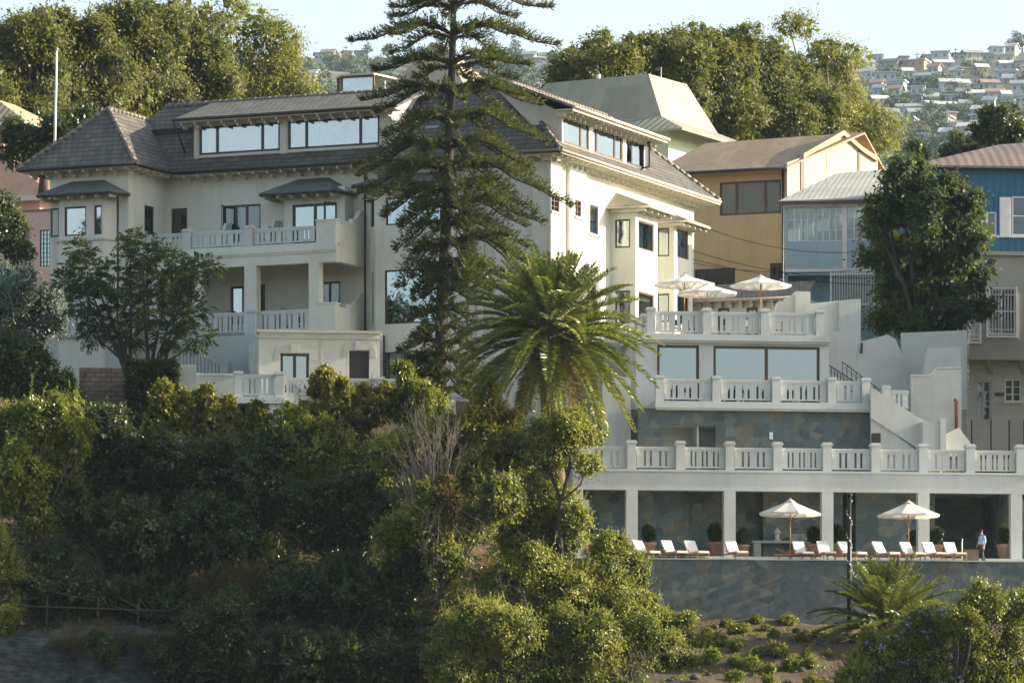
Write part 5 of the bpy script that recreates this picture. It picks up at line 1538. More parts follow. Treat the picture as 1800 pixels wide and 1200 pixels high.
# pots with clipped plants (foliage comes from the leaf builder below)
POTS = []
def make_pot():
    root = thing('potted_plant', 'terracotta pot with a dark round shrub', 'potted plant', (0, 0, 0), 'terracotta pots in the open gallery')
    MB().lathe((0, 0, 0), [(.24, 0), (.27, .06), (.36, .60), (.40, .62), (.41, .74), (.36, .75)], 16).build('pot', M['terracotta'], root)
    MB().lathe((0, 0, .70), [(.35, 0), (.1, .03)], 12).build('soil', M['ground'], root)
    return root
# black lamp post with a light chain wound round it
lpn = -3.2
pb = Vector(T.p(T.t(1493, lpn), lpn, 10.2)); zt_ = T.z(870, 1493, lpn)
lamp = thing('lamp_post', 'black post wound with a string of small white lights', 'lamp post', pb)
MB().tube([(pb.x, pb.y, 9.5), (pb.x, pb.y, zt_)], [.13, .10], 10).build('post', M['metal_black'], lamp)
m = MB(); m.lathe((pb.x, pb.y, zt_ - .02), [(.16, 0), (.16, .06), (.05, .12)], 10); m.build('cap', M['metal_black'], lamp)
m = MB()
for i in range(26):
    a = i * .9; z = zt_ - .25 - i * .16
    m.tube([(pb.x + .13 * math.cos(a), pb.y + .13 * math.sin(a), z), (pb.x + .13 * math.cos(a + .5), pb.y + .13 * math.sin(a + .5), z - .09)], .028, 5)
m.build('light_string', M['white'], lamp)
# counter things
def on_counter(px_): return Tn(px_, 7.2, ZD + 1.34)
p = on_counter(1366)
ln_ = thing('lantern', 'white table lantern standing on the stone counter', 'lantern', p)
MB().lathe(p, [(.20, 0), (.22, .05), (.12, .08), (.12, .36), (.24, .40), (.10, .56), (.03, .66)], 8).build('body', M['white'], ln_)
for px_, lab in ((1398, 'open white box beside the lantern on the counter'), (1414, 'second white box at the right end of the counter')):
    p = on_counter(px_); r_ = thing('storage_box', lab, 'box', p, 'white boxes on the counter')
    m = MB(); m.box(p.x - .20, p.x + .20, p.y - .15, p.y + .15, p.z, p.z + .3); m.build('body', M['greywall'], r_); MB().box(p.x - .22, p.x + .22, p.y - .17, p.y + .17, p.z + .301, p.z + .34).build('rim', M['white'], r_)
p = Tn(1707, 2.2, ZD)
ch = thing('wooden_chest', 'slatted brown wooden chest beside the man', 'chest', p)
m = MB(); m.box(p.x - .36, p.x + .36, p.y - .28, p.y + .28, ZD + .02, ZD + .62); m.build('body', M['brown'], ch)
m = MB()
for i in range(7): x = p.x - .35 + i * .1; m.box(x, x + .085, p.y - .31, p.y - .281, ZD, ZD + .6)
m.build('slats', plain('weathered_wood', (.22, .17, .12), .8), ch); MB().box(p.x - .4, p.x + .4, p.y - .33, p.y + .32, ZD + .621, ZD + .66).build('lid', M['wood'], ch)
p = Tn(1691, 3.9, ZD + .32)
tag(MB().tube([p, p + Vector((0, 0, .85)), p + Vector((.02, .0, 1.0))], .035, 8).build('handrail_post', M['white']), 'single white handrail post at the dark gallery bay', 'post')
# small table set on the upper and hotel terraces: dark chairs seen between the boards
def make_chair():
    root = thing('terrace_chair', 'dark terrace chair', 'chair', (0, 0, 0), 'dark chairs behind the balustrades')
    MB().box(-.22, .22, -.22, .22, .42, .46).build('seat', M['metal_black'], root)
    m = MB(); m.box(-.22, .22, .19, .22, .60, .92); m.build('backrest', M['metal_black'], root)
    for x in (-.2, .2):
        for y in (-.2, .205): MB().tube([(x, y, 0), (x, y, .42 if y < 0 else .9)], .018, 5).build('leg', M['metal_black'], root)
    return root
chs = make_chair()
CH = [(T, 1190, 12.4, 26.5, 'dark chair below the parasol nearest the hotel, left one'), (T, 1216, 12.8, 26.5, 'dark chair below the parasol nearest the hotel, right one'), (T, 1275, 12.2, 26.5, 'dark chair behind the middle bay of the upper balustrade'), (T, 1310, 12.6, 26.5, 'dark chair behind the right side of the middle upper bay'), (T, 1372, 12.4, 26.5, 'dark chair behind the rightmost upper bay'), (T, 1190, 9.6, 22.84, 'dark chair behind the narrow pavilion window bay'), (T, 1215, 9.8, 22.84, 'dark chair at the right of the narrow pavilion window'), (T, 1300, 9.6, 22.84, 'dark chair before the left pane of the wide window'), (T, 1400, 9.6, 22.84, 'dark chair before the right pane of the wide window'),
      (H, 470, -2.6, 31.75, 'dark chair on the upper hotel balcony, left'), (H, 520, -2.5, 31.75, 'dark chair on the upper hotel balcony by its right pier'), (H, 500, -2.6, 27.15, 'dark chair on the lower hotel balcony, left'), (H, 525, -2.5, 27.15, 'dark chair on the lower hotel balcony by the column')]
for i, (F_, px_, n_, z_, lab) in enumerate(CH):
    o = chs if i == 0 else copy_tree(chs)
    place(o, F_.p(F_.t(px_, n_), n_, z_), i * 1.3, None, lab)

# the man in the blue shirt
def limb(path, rad, k=8): return (path, rad, k)
def make_man(base, rz):
    root = thing('person', 'man in pale blue shirt and dark trousers walking past the dark bay', 'person', base)
    me = bpy.data.meshes.new('body'); 
    # skeleton: pelvis root, spine, neck, head, legs, arms (facing -X, mid stride, head bowed)
    v = [(0, 0, .92), (0, 0, 1.12), (-.02, 0, 1.33), (-.05, 0, 1.46), (-.08, 0, 1.55), (-.11, 0, 1.66), (0, -.10, .88), (-.10, -.10, .50), (-.02, -.10, .10), (-.15, -.10, .04), (0, .10, .88), (.08, .10, .48), (.22, .10, .12), (.12, .10, .04),
         (-.02, -.20, 1.38), (.02, -.24, 1.12), (-.10, -.23, .90), (-.02, .20, 1.38), (-.04, .25, 1.12), (-.18, .22, .93), (-.13, -.22, .83), (-.22, .21, .87)]
    e = [(0, 1), (1, 2), (2, 3), (3, 4), (4, 5), (0, 6), (6, 7), (7, 8), (8, 9), (0, 10), (10, 11), (11, 12), (12, 13), (2, 14), (14, 15), (15, 16), (2, 17), (17, 18), (18, 19), (16, 20), (19, 21)]
    rad = [.15, .15, .16, .065, .085, .085, .10, .07, .05, .04, .10, .07, .05, .04, .075, .055, .042, .075, .055, .042, .04, .04]
    me.from_pydata(v, e, [])
    o = bpy.data.objects.new('body', me); COL.objects.link(o); o.parent = root
    sk = o.modifiers.new('skin', 'SKIN'); ss = o.modifiers.new('sub', 'SUBSURF'); ss.levels = ss.render_levels = 2
    for d, r in zip(me.skin_vertices[0].data, rad): d.radius = (r, r * (.82 if r > .14 else 1))
    me.skin_vertices[0].data[0].use_root = True
    dg = bpy.context.evaluated_depsgraph_get(); ev = o.evaluated_get(dg); nm = bpy.data.meshes.new_from_object(ev)
    o.modifiers.clear(); o.data = nm
    for mt in ('skin', 'shirt', 'trousers', 'metal_black'): nm.materials.append(M[mt])
    for p in nm.polygons:
        c = p.center; p.use_smooth = True
        arm = abs(c.y) > .17
        p.material_index = 0
        if c.z < .09: p.material_index = 3
        elif c.z < .97 and not (arm and c.z > .76): p.material_index = 2
        elif c.z < 1.44 and not (arm and c.z < 1.08): p.material_index = 1
    # face and hair
    h = MB(); h.lathe((-.085, 0, 1.60), [(.095, 0), (.103, .07), (.085, .12), (.03, .15)], 12); h.build('hair', M['hair'], root)
    f = MB(); f.tube([(-.19, 0, 1.625), (-.225, 0, 1.595), (-.195, 0, 1.585)], .014, 5)
    for s_ in (-1, 1): f.lathe((-.10, s_ * .092, 1.585), [(.012, 0), (.022, .03), (.01, .06)], 6)
    f.build('face_features', M['skin'], root)
    hd = MB()
    for b_, dx in (((-.13, -.22, .84), -.3), ((-.22, .21, .88), -.35)):
        for i in range(4):
            y0 = b_[1] - .03 + i * .02; L_ = (.085, .095, .09, .07)[i]
            hd.tube([(b_[0], y0, b_[2]), (b_[0] - .012, y0, b_[2] - L_ * .55), (b_[0] - .004, y0, b_[2] - L_)], [.011, .0095, .007], 5)
        hd.tube([(b_[0] - .02, b_[1], b_[2] + .02), (b_[0] - .055, b_[1], b_[2] - .02), (b_[0] - .06, b_[1], b_[2] - .05)], [.012, .011, .008], 5)
    hd.build('fingers', M['skin'], root)
    root.location = base; root.rotation_euler = (0, 0, rz)
    for c in root.children: c.location = (0, 0, 0)
    return root
def man_():
    b = Tn(1727, 2.6, ZD)
    r_ = make_man((0, 0, 0), 0); place(r_, b, R(28), .97)
man_()
# wooden rail fence at the lower left
ff = thing('rail_fence', 'old wooden post and rail fence above the rock bank', 'fence', at(80, 1100, 238))
for px_, y0, y1 in ((81, 1046, 1106), (171, 1050, 1106), (242, 1050, 1106), (0, 1044, 1106)):
    p, q = at(px_, y1 + 10, 238), at(px_ + 2, y0, 238); MB().tube([p, q], [.055, .045], 6).build('post', M['bark'], ff)
m = MB(); m.tube([at(-20, 1062, 237.9), at(82, 1066, 237.9), at(171, 1069, 237.9), at(300, 1074, 237.9)], .04, 6); m.build('rail', M['bark'], ff)
# ------------------------------------------------------------------ foliage builders
def unit(a): return a / (np.linalg.norm(a, axis=1, keepdims=True) + 1e-9)
def leaf_quads(P, D, Ln, Wd, droop=.0, fold=.25, Nrm=None):
    """one folded rhombic leaf per point: P base, D direction"""
    n = len(P)
    Rn = unit(RNG.normal(size=(n, 3)))
    D = unit(D - np.array([0, 0, droop]))
    Sd = unit(np.cross(D, Rn)) if Nrm is None else unit(np.cross(Nrm, D))
    Nn = np.cross(Sd, D)
    Ln = np.asarray(Ln).reshape(-1, 1); Wd = np.asarray(Wd).reshape(-1, 1)
    mid = P + D * Ln * .45
    up = Nn * Wd * fold
    Q = np.stack([P, mid + Sd * Wd * .5 + up, P + D * Ln, mid - Sd * Wd * .5 + up], axis=1)
    return Q
def sphere_dirs(n): return unit(RNG.normal(size=(n, 3)))

def crown_quads(lobes, leaf=.2, wid=.5, layers=1.7, clump=.42, inner=1.3, gap=.0, droop=.15, per=26, flat=1.0, out=.9, shoots=0):
    """lobes: (x,y,z,r[,rz]) world spheres. Leaves sit in clumps over the lobes' surfaces, larger ones fill the inside."""
    Qs, Rs = [], []
    C = np.array([l[:3] for l in lobes]); RR = np.array([l[3] for l in lobes])
    for i, l in enumerate(lobes):
        c, r = C[i], RR[i]
        rz = l[4] if len(l) > 4 else r * .9
        sc = np.array([r, r, rz])
        A = 4 * math.pi * r * r
        nl = int(A * layers / (leaf * leaf * wid * .5) )
        nc = max(6, nl // per)
        d = sphere_dirs(nc)
        rad = RNG.uniform(.70, 1.12, (nc, 1)) + .06 * RNG.normal(size=(nc, 1))
        cc = c + d * rad * sc
        # drop clumps buried in neighbouring lobes, and open gaps
        keep = np.ones(nc, bool)
        for j in range(len(lobes)):
            if j != i: keep &= (np.linalg.norm(cc - C[j], axis=1) > RR[j] * .72)
        if gap: keep &= RNG.random(nc) > gap
        cc, d = cc[keep], d[keep]
        if len(cc) == 0: continue
        cr = RNG.random(len(cc)) ** 1.1
        k = per
        ctr = np.repeat(cc, k, 0); dd = np.repeat(d, k, 0); rr_ = np.repeat(cr, k)
        cs = np.repeat(RNG.uniform(.6, 1.25, len(cc)), k)[:, None] * clump
        offs = RNG.normal(size=ctr.shape) * cs * np.array([.5, .5, .38 * flat])
        P = ctr + offs
        Nm = unit(dd * .8 + np.array([.5, -.05, .35]) + RNG.normal(size=P.shape) * .55)      # blades turn outwards and to the light
        T_ = RNG.normal(size=P.shape) + dd * .5 + unit(offs + 1e-6) * .6
        D = unit(T_ - Nm * (T_ * Nm).sum(1, keepdims=True))
        s = RNG.uniform(.65, 1.2, len(P)) * leaf
        Qs.append(leaf_quads(P, D, s, s * wid, droop, .25, Nm)); Rs.append(rr_ * .55 + RNG.random(len(P)) * .45)
        for q in range(shoots):
            dv = sphere_dirs(1)[0]; dv[2] = abs(dv[2]) * .9 + .1; dv /= np.linalg.norm(dv)
            b0 = c + dv * sc * .95; gd = unit((dv * .6 + np.array([0, 0, .9]) + RNG.normal(size=3) * .25)[None])[0]
            ln = RNG.uniform(.35, 1.3) * min(1.0, r); k2 = max(8, int(ln / .035))
            ff = np.linspace(.05, 1, k2)[:, None]
            P3 = b0 + gd * ln * ff; D3 = unit(gd * .7 + RNG.normal(size=P3.shape) * .7)
            s3 = leaf * RNG.uniform(.6, 1.0, k2) * (1.15 - .5 * ff[:, 0])
            Qs.append(leaf_quads(P3, D3, s3, s3 * wid, droop)); Rs.append(RNG.random() * .4 + .25 + RNG.random(k2) * .35)
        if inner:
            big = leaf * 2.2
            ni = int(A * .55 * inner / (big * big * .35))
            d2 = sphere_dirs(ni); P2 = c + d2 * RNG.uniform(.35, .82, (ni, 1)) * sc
            Qs.append(leaf_quads(P2, unit(d2 + RNG.normal(size=d2.shape) * .8), np.full(ni, big), np.full(ni, big * .7), .1)); Rs.append(RNG.random(ni) * .35)  # inner leaves take the darkest tones, painting in the crown's inner shade
    return np.concatenate(Qs), np.concatenate(Rs)

def pl(Y, lobes, dy=1.0, seed=0):
    """lobes given as photograph columns/rows and radii at distance Y -> world spheres with some spread in depth"""
    rs = random.Random(seed + len(lobes)); out = []
    for l in lobes:
        y = Y + rs.uniform(-dy, dy)
        p = at(l[0], l[1], y); s = y / FPX
        out.append((p.x, p.y, p.z, l[2] * s) + ((l[3] * s,) if len(l) > 3 else ()))
    return out

def tree(label, cat, Y, lobes, mat, base, leaf=.22, name='tree', bark='bark', tr=.25, dy=1.5, group=None, bumps=0, **kw):
    """trunk with limbs to the lobes, plus a crown of leaf clumps"""
    b = at(base[0], base[1], Y)
    root = thing(name, label, cat, b, group)
    W_ = pl(Y, lobes, dy, int(base[0]))
    main = W_
    if bumps: W_ = lumpy(W_, int(base[0]), bumps)
    c = Vector((sum(l[0] for l in W_) / len(W_), sum(l[1] for l in W_) / len(W_), min(l[2] for l in W_)))
    fork = b.lerp(c, .55); m = MB()
    m.tube([b - Vector((0, 0, .6)), b.lerp(fork, .5) + Vector((random.uniform(-.15, .15), 0, 0)), fork], [tr * 1.25, tr, tr * .85], 8)
    for l in main:
        e = Vector(l[:3]); q = fork.lerp(e, .5) + Vector((random.uniform(-.3, .3), random.uniform(-.3, .3), random.uniform(-.1, .4)))
        m.tube([fork, q, e + Vector((0, 0, l[3] * .3))], [tr * .55, tr * .32, tr * .1], 6, cap=False)
    m.build('trunk', M[bark], root)
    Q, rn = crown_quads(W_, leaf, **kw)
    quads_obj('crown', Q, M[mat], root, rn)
    return root

def lumpy(W_, seed, k=4):
    """smaller boughs pushed out of every lobe, so that no shrub is a plain dome"""
    rs = random.Random(seed); out = []
    for l in W_:
        r = l[3]; out.append((l[0], l[1], l[2], r * .84) + tuple(l[4:]))
        for i in range(k):
            a = rs.uniform(0, 6.283); e = rs.uniform(-.1, 1.25); q = r * rs.uniform(.55, .95)
            out.append((l[0] + math.cos(a) * math.cos(e) * q, l[1] + math.sin(a) * math.cos(e) * q, l[2] + math.sin(e) * q, r * rs.uniform(.20, .44), r * rs.uniform(.22, .62)))
    return out

def shrub(label, Y, lobes, mat, leaf=.21, name='shrub', cat='shrub', dy=.8, group=None, extra=None, **kw):
    W_ = lumpy(pl(Y, lobes, dy, int(lobes[0][0])), int(lobes[0][0]))
    lo_ = min(W_, key=lambda l: l[2]); b = Vector((lo_[0], lo_[1], lo_[2] - lo_[3]))
    root = thing(name, label, cat, b, group)
    m = MB()
    for l in W_[::2]:
        e = Vector(l[:3]); m.tube([b + Vector((random.uniform(-.2, .2), 0, -.3)), b.lerp(e, .6) + Vector((random.uniform(-.2, .2), random.uniform(-.2, .2), 0)), e], [.06, .045, .015], 5, cap=False)
    m.build('stems', M['bark'], root)
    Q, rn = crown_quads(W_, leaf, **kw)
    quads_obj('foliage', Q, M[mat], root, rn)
    if extra: extra(root, W_)
    return root

# ---- trees behind the hotel
def back_trees():
    F = dict(leaf=.30, wid=.42, layers=1.15, clump=.75, per=40, dy=2.2, gap=.10, droop=.05, shoots=2, bumps=6)
    B = 'old broad fig trees behind the houses'
    tree('olive fig tree at the far left edge beside the pink house', 'tree', 313, [(15, 112, 58), (62, 78, 48), (60, 150, 66), (-25, 170, 60), (32, 60, 30), (10, 225, 46), (62, 215, 46), (-30, 250, 40)], 'fig', (30, 330), group=B, tr=.5, **F)
    tree('olive fig tree directly behind the white flagpole', 'tree', 323, [(92, 48, 36), (120, 88, 52), (150, 150, 74), (105, 190, 52), (160, 62, 38), (200, 130, 50), (175, 200, 50)], 'fig', (130, 340), group=B, tr=.5, **F)
    tree('tallest olive fig tree above the hotel left wing', 'tree', 334, [(205, 52, 40), (242, 38, 36), (232, 92, 60), (265, 150, 62), (225, 170, 55), (290, 60, 44), (300, 190, 44)], 'fig', (250, 340), group=B, tr=.5, **F)
    tree('olive fig tree left of the bright gum tree', 'tree', 346, [(318, 48, 42), (345, 70, 44), (330, 118, 55), (372, 110, 40), (360, 160, 50), (310, 165, 48), (395, 150, 36)], 'fig', (340, 340), group=B, tr=.5, **F)
    tree('olive fig tree behind the pale green roof ridge', 'tree', 333, [(1005, 135, 42), (1060, 98, 36), (1062, 140, 46), (985, 162, 32), (1095, 120, 36), (1030, 170, 40)], 'fig', (1040, 330), group=B, tr=.5, **F)
    tree('olive fig tree above the right end of the pale green roof', 'tree', 345, [(1132, 92, 34), (1180, 92, 38), (1165, 140, 58), (1215, 120, 44), (1120, 130, 36), (1200, 190, 50)], 'fig', (1180, 340), group=B, tr=.5, **F)
    tree('tallest olive fig tree on the right with domed top', 'tree', 358, [(1222, 80, 34), (1262, 88, 38), (1300, 82, 34), (1280, 140, 60), (1235, 175, 50), (1290, 205, 48), (1250, 225, 40)], 'fig', (1270, 330), group=B, tr=.5, **F)
    tree('olive fig tree above the ochre house roof', 'tree', 371, [(1345, 105, 38), (1350, 160, 55), (1395, 165, 46), (1335, 210, 46), (1395, 215, 46), (1445, 190, 38), (1450, 228, 34), (1310, 235, 35), (1360, 240, 40)], 'fig', (1390, 330), group=B, tr=.5, **F)
    G = dict(leaf=.28, wid=.36, layers=1.15, clump=.8, per=46, dy=1.6, gap=.25, droop=.35, inner=.5)
    tree('bright airy gum tree rising left of the tall conifer', 'tree', 360, [(408, 20, 30), (436, 68, 26), (388, 52, 20), (478, 58, 30), (512, 72, 24), (494, 106, 36), (522, 148, 34), (470, 136, 40), (543, 166, 22), (440, 160, 40), (420, 106, 34), (455, 36, 22), (500, 178, 30)], 'euc', (455, 330), bark='bark_pale', tr=.32, **G)
    tree('bright airy gum tree above the gable of the ochre house', 'tree', 384, [(1384, 42, 20), (1412, 46, 24), (1378, 96, 15), (1452, 84, 25), (1482, 94, 27), (1512, 100, 15), (1434, 112, 24), (1474, 128, 24), (1402, 112, 18), (1498, 168, 24), (1478, 205, 34), (1522, 208, 30), (1556, 218, 26), (1538, 246, 32), (1568, 240, 16), (1440, 150, 20), (1500, 250, 30)], 'euc', (1440, 320), bark='bark_pale', tr=.32, **G)
    D = dict(leaf=.24, wid=.5, layers=1.3, clump=.45, per=24, dy=1.0, gap=.05, bumps=4)
    tree('dark green tree below the flagpole behind the left hotel roof', 'tree', 300, [(35, 240, 34), (72, 258, 36), (118, 228, 32), (25, 272, 28), (145, 215, 22), (95, 222, 24)], 'dark', (75, 330), **D)
    tree('round dark tree in front of the hazy town at the right edge', 'tree', 330, [(1762, 216, 34), (1788, 242, 28), (1735, 238, 24), (1745, 212, 22), (1775, 262, 24)], 'dark', (1765, 320), **D)
    tree('small dark tree just left of the brown hipped roof', 'tree', 332, [(1690, 262, 24), (1667, 270, 14), (1712, 268, 15)], 'dark', (1690, 320), **D)
    tree('small dark round tree between gum tree and brown roof', 'tree', 334, [(1611, 262, 13), (1614, 274, 12)], 'dark', (1611, 320), tr=.15, **D)
    tree('dark big leaved tree at the left edge beside the hotel tower', 'tree', 262, [(8, 405, 40), (34, 440, 24), (-14, 372, 44), (18, 472, 22), (30, 400, 18)], 'dark', (0, 600), leaf=.2, wid=.5, layers=1.6, clump=.35, dy=.6)
back_trees()

# ---- trees close to the terraces
def big_tree():
    tree('big dense dark leaved tree with sunlit top before the pale blue house', 'tree', 269, [(1606, 328, 44), (1578, 318, 28), (1655, 342, 40), (1700, 358, 24), (1560, 372, 38), (1640, 410, 66), (1556, 448, 38), (1706, 428, 32), (1582, 520, 46), (1650, 500, 54), (1704, 490, 34), (1560, 562, 26), (1612, 575, 36), (1676, 556, 32), (1540, 402, 22), (1716, 395, 18), (1600, 300, 20), (1720, 540, 18)], 'bigleaf', (1604, 668), leaf=.29, bumps=4, wid=.46, layers=1.7, clump=.55, per=40, dy=1.3, tr=.42, droop=.55, gap=.12)
def feather_tree():
    Y = 254.5
    b = at(240, 655, Y)
    root = thing('feathery_tree', 'airy feathery leaved tree with several trunks in front of the loggia', 'tree', b)
    lobes = [(148, 478, 34), (200, 492, 44), (252, 446, 34), (292, 470, 40), (338, 478, 32), (330, 545, 36), (262, 535, 44), (152, 530, 34), (352, 588, 24), (112, 492, 20), (196, 562, 36), (292, 588, 28), (225, 590, 28), (140, 440, 22), (228, 420, 18), (370, 470, 14), (160, 585, 22)]
    W_ = pl(Y, lobes, 1.3, 5)
    m = MB()
    starts = [at(228, 645, Y), at(238, 640, Y + .3), at(262, 640, Y), at(276, 645, Y - .2)]
    for i, l in enumerate(W_):
        e = Vector(l[:3]); s0 = min(starts, key=lambda s: abs(s.x - e.x) + random.uniform(0, .6))
        q = s0.lerp(e, .45) + Vector((random.uniform(-.25, .25), random.uniform(-.3, .3), -.1))
        m.tube([s0 - Vector((0, 0, .8)), s0.lerp(q, .5), q, e], [.13, .09, .06, .015], 6, cap=False)
    m.build('trunk', M['bark'], root)
    # each leaf is a small frond: a rachis carrying paired leaflets
    P, D = [], []
    for l in W_:
        n = int(105 * (l[3] / 1.0) ** 2) + 16
        d = sphere_dirs(n); p = np.array(l[:3]) + d * np.array([l[3], l[3], l[3] * .8]) * RNG.uniform(.35, 1.1, (n, 1))
        P.append(p); D.append(unit(d + RNG.normal(size=d.shape) * .5 + np.array([0, 0, .1])))
    P = np.concatenate(P); D = np.concatenate(D); n = len(P)
    Qs = []; cr = RNG.random(n); Rs = []
    side = unit(np.cross(D, np.array([0, 0, 1.0]) + RNG.normal(size=D.shape) * .2))
    for k in range(11):
        f = .06 + .05 * k; pos = P + D * f * 1.0 - np.array([0, 0, 1]) * (f ** 2) * .5
        for s_ in (-1, 1):
            dl = unit(side * s_ + D * .45 + RNG.normal(size=D.shape) * .15)
            ln = np.full(n, .21 * math.sin(math.pi * (k + 1.5) / 13))
            Qs.append(leaf_quads(pos, dl, ln, ln * .42, .15)); Rs.append(cr * .7 + RNG.random(n) * .3)
    quads_obj('crown', np.concatenate(Qs), M['feather'], root, np.concatenate(Rs))

def norfolk():
    Y = 253.5; s = Y / FPX
    root = thing('tall_conifer', 'very tall dark conifer with tiered layered branches in front of the hotel', 'tree', at(775, 712, Y))
    tp = [(772, 730, 12), (774, 640, 11.5), (777, 520, 10.5), (784, 400, 9.5), (789, 280, 8.5), (793, 160, 7), (797, 40, 5.6), (798, -60, 4.6), (800, -190, 3), (801, -290, 1)]
    P = [at(x, y, Y) for x, y, r in tp]
    MB().tube(P, [r * s for _, _, r in tp], 10).build('trunk', M['bark'], root)
    def trunk_at(py):
        for (x0, y0, r0), (x1, y1, r1) in zip(tp, tp[1:]):
            if y1 <= py <= y0: return at(x0 + (x1 - x0) * (py - y0) / (y1 - y0), py, Y)
        return P[0]
    rs = random.Random(4)
    # whorls: row of the attachment, left reach, right reach, sag of the tips (pixels)
    WH = [(-225, 40, 40, -6), (-170, 75, 75, -4), (-115, 110, 110, -2), (-60, 140, 140, 2), (12, 150, 165, 4), (66, 188, 178, 16), (118, 130, 150, 6), (165, 150, 185, 20), (212, 140, 188, 26), (262, 190, 195, 34), (304, 172, 205, 48), (335, 126, 180, 44), (365, 105, 165, 40), (398, 88, 150, 34), (432, 92, 215, 66), (468, 66, 120, 36), (492, 54, 92, 24), (515, 50, 66, 16), (545, 56, 60, 14), (578, 54, 58, 12), (606, 68, 70, 16), (634, 86, 86, 20), (660, 70, 74, 14), (686, 66, 66, 10)]
    br = MB(); Qs = []; Rs = []
    for wi, (py, rl, rr_, sag) in enumerate(WH):
        o = trunk_at(py)
        nb = 8 if 40 < py < 480 else 7
        a0 = rs.uniform(0, 1)
        for b in range(nb):
            a = 2 * math.pi * (b + a0 + rs.uniform(-.18, .18)) / nb
            ca = math.cos(a)
            reach = (rr_ if ca > 0 else rl) * s
            reach *= (.62 + .38 * abs(ca)) * rs.uniform(.80, 1.04)
            dr = Vector((ca, math.sin(a) * .85, 0))
            sg = sag * s * rs.uniform(.6, 1.3)
            o2 = o + Vector((0, 0, rs.uniform(-.16, .16)))
            def bp(f): return o2 + dr * (reach * f) + Vector((0, 0, .30 * reach * .35 * math.sin(min(1, f * 1.35) * math.pi) - sg * f ** 2.2))
            pts = [bp(i / 7) for i in range(8)]
            br.tube(pts, [.085 - .009 * i for i in range(8)], 5, cap=False)
            side = Vector((-dr.y, dr.x, 0))
            ns = max(8, int(reach / (.15 if py < 430 else .12)))
            for i in range(ns):
                f = .16 + .84 * i / (ns - 1)
                if f < .3 and rs.random() < .45: continue
                p0 = bp(f)
                for sd_ in (-1, 1):
                    if rs.random() < .05: continue
                    ln = (.85 * (1.05 - f) + .30) * min(1.15, reach / 3.2 + .3) * rs.uniform(.7, 1.2)
                    d = (dr * .8 + side * sd_ * rs.uniform(.45, .95) + Vector((0, 0, rs.uniform(.02, .30)))).normalized()
                    nk = max(3, int(ln / .12)); col = rs.random()
                    for k in range(nk):
                        g = (k + .4) / nk
                        q = p0 + d * (ln * g) + Vector((0, 0, -.10 * ln * math.sin(g * math.pi) + .16 * g * g))
                        dd = np.array(d) + np.array([0, 0, .35 * g])
                        Qs.append((np.array(q), dd, .27 * (1.1 - .35 * g), col))
            # tufts at the tip
            for k in range(7):
                q = bp(1.0); d = np.array(dr) + RNG.normal(size=3) * .5 + np.array([0, 0, .5]); Qs.append((np.array(q), d, .30, rs.random()))
    br.build('branches', M['bark'], root)
    P0 = np.array([q[0] for q in Qs]); D0 = np.array([q[1] for q in Qs]); Ls = np.array([q[2] for q in Qs]); C0 = np.array([q[3] for q in Qs])
    out = []; rn = []
    for k in range(3):
        D = unit(unit(D0) + RNG.normal(size=D0.shape) * .42 + np.array([0, 0, .12]))
        out.append(leaf_quads(P0 + RNG.normal(size=P0.shape) * .035, D, Ls * RNG.uniform(.8, 1.2, len(Ls)), Ls * .24, 0)); rn.append(C0 * .6 + RNG.random(len(C0)) * .4)
    quads_obj('crown', np.concatenate(out), M['pine'], root, np.concatenate(rn))

def frond_quads(base, az, el, ln, sag, rs, nleaf=130, wl=.44, twist=0):
    """an arching palm frond: rachis points and leaflet quads"""
    d0 = np.array([math.cos(az) * math.cos(el), math.sin(az) * math.cos(el), math.sin(el)])
    pts = []; p = np.array(base, float); d = d0.copy(); st = ln / 14
    for i in range(15):
        pts.append(p.copy()); d = d + np.array([0, 0, -sag * (.25 + i / 14)]) * .11; d = d / np.linalg.norm(d); p = p + d * st
    pts = np.array(pts)
    f = np.linspace(.14, 1.0, nleaf); idx = f * 14
    i0 = np.minimum(13, idx.astype(int)); fr = (idx - i0)[:, None]
    pos = pts[i0] * (1 - fr) + pts[i0 + 1] * fr; tan = unit(pts[i0 + 1] - pts[i0])
    side = unit(np.cross(tan, np.array([0, 0, 1.0]) + RNG.normal(size=3) * .12 + 1e-3)); up = np.cross(side, tan)
    L_ = wl * (np.sin(np.pi * np.clip(f * .86 + .10, 0, 1)) * .85 + .25)
    out = []
    for s_ in (-1, 1):
        D = unit(side * s_ * .85 + tan * .55 + up * .38 + RNG.normal(size=tan.shape) * .10)
        out.append(leaf_quads(pos, D, L_ * RNG.uniform(.85, 1.1, nleaf), np.full(nleaf, .042 * wl / .42), .12, .15))
    return pts, np.concatenate(out)

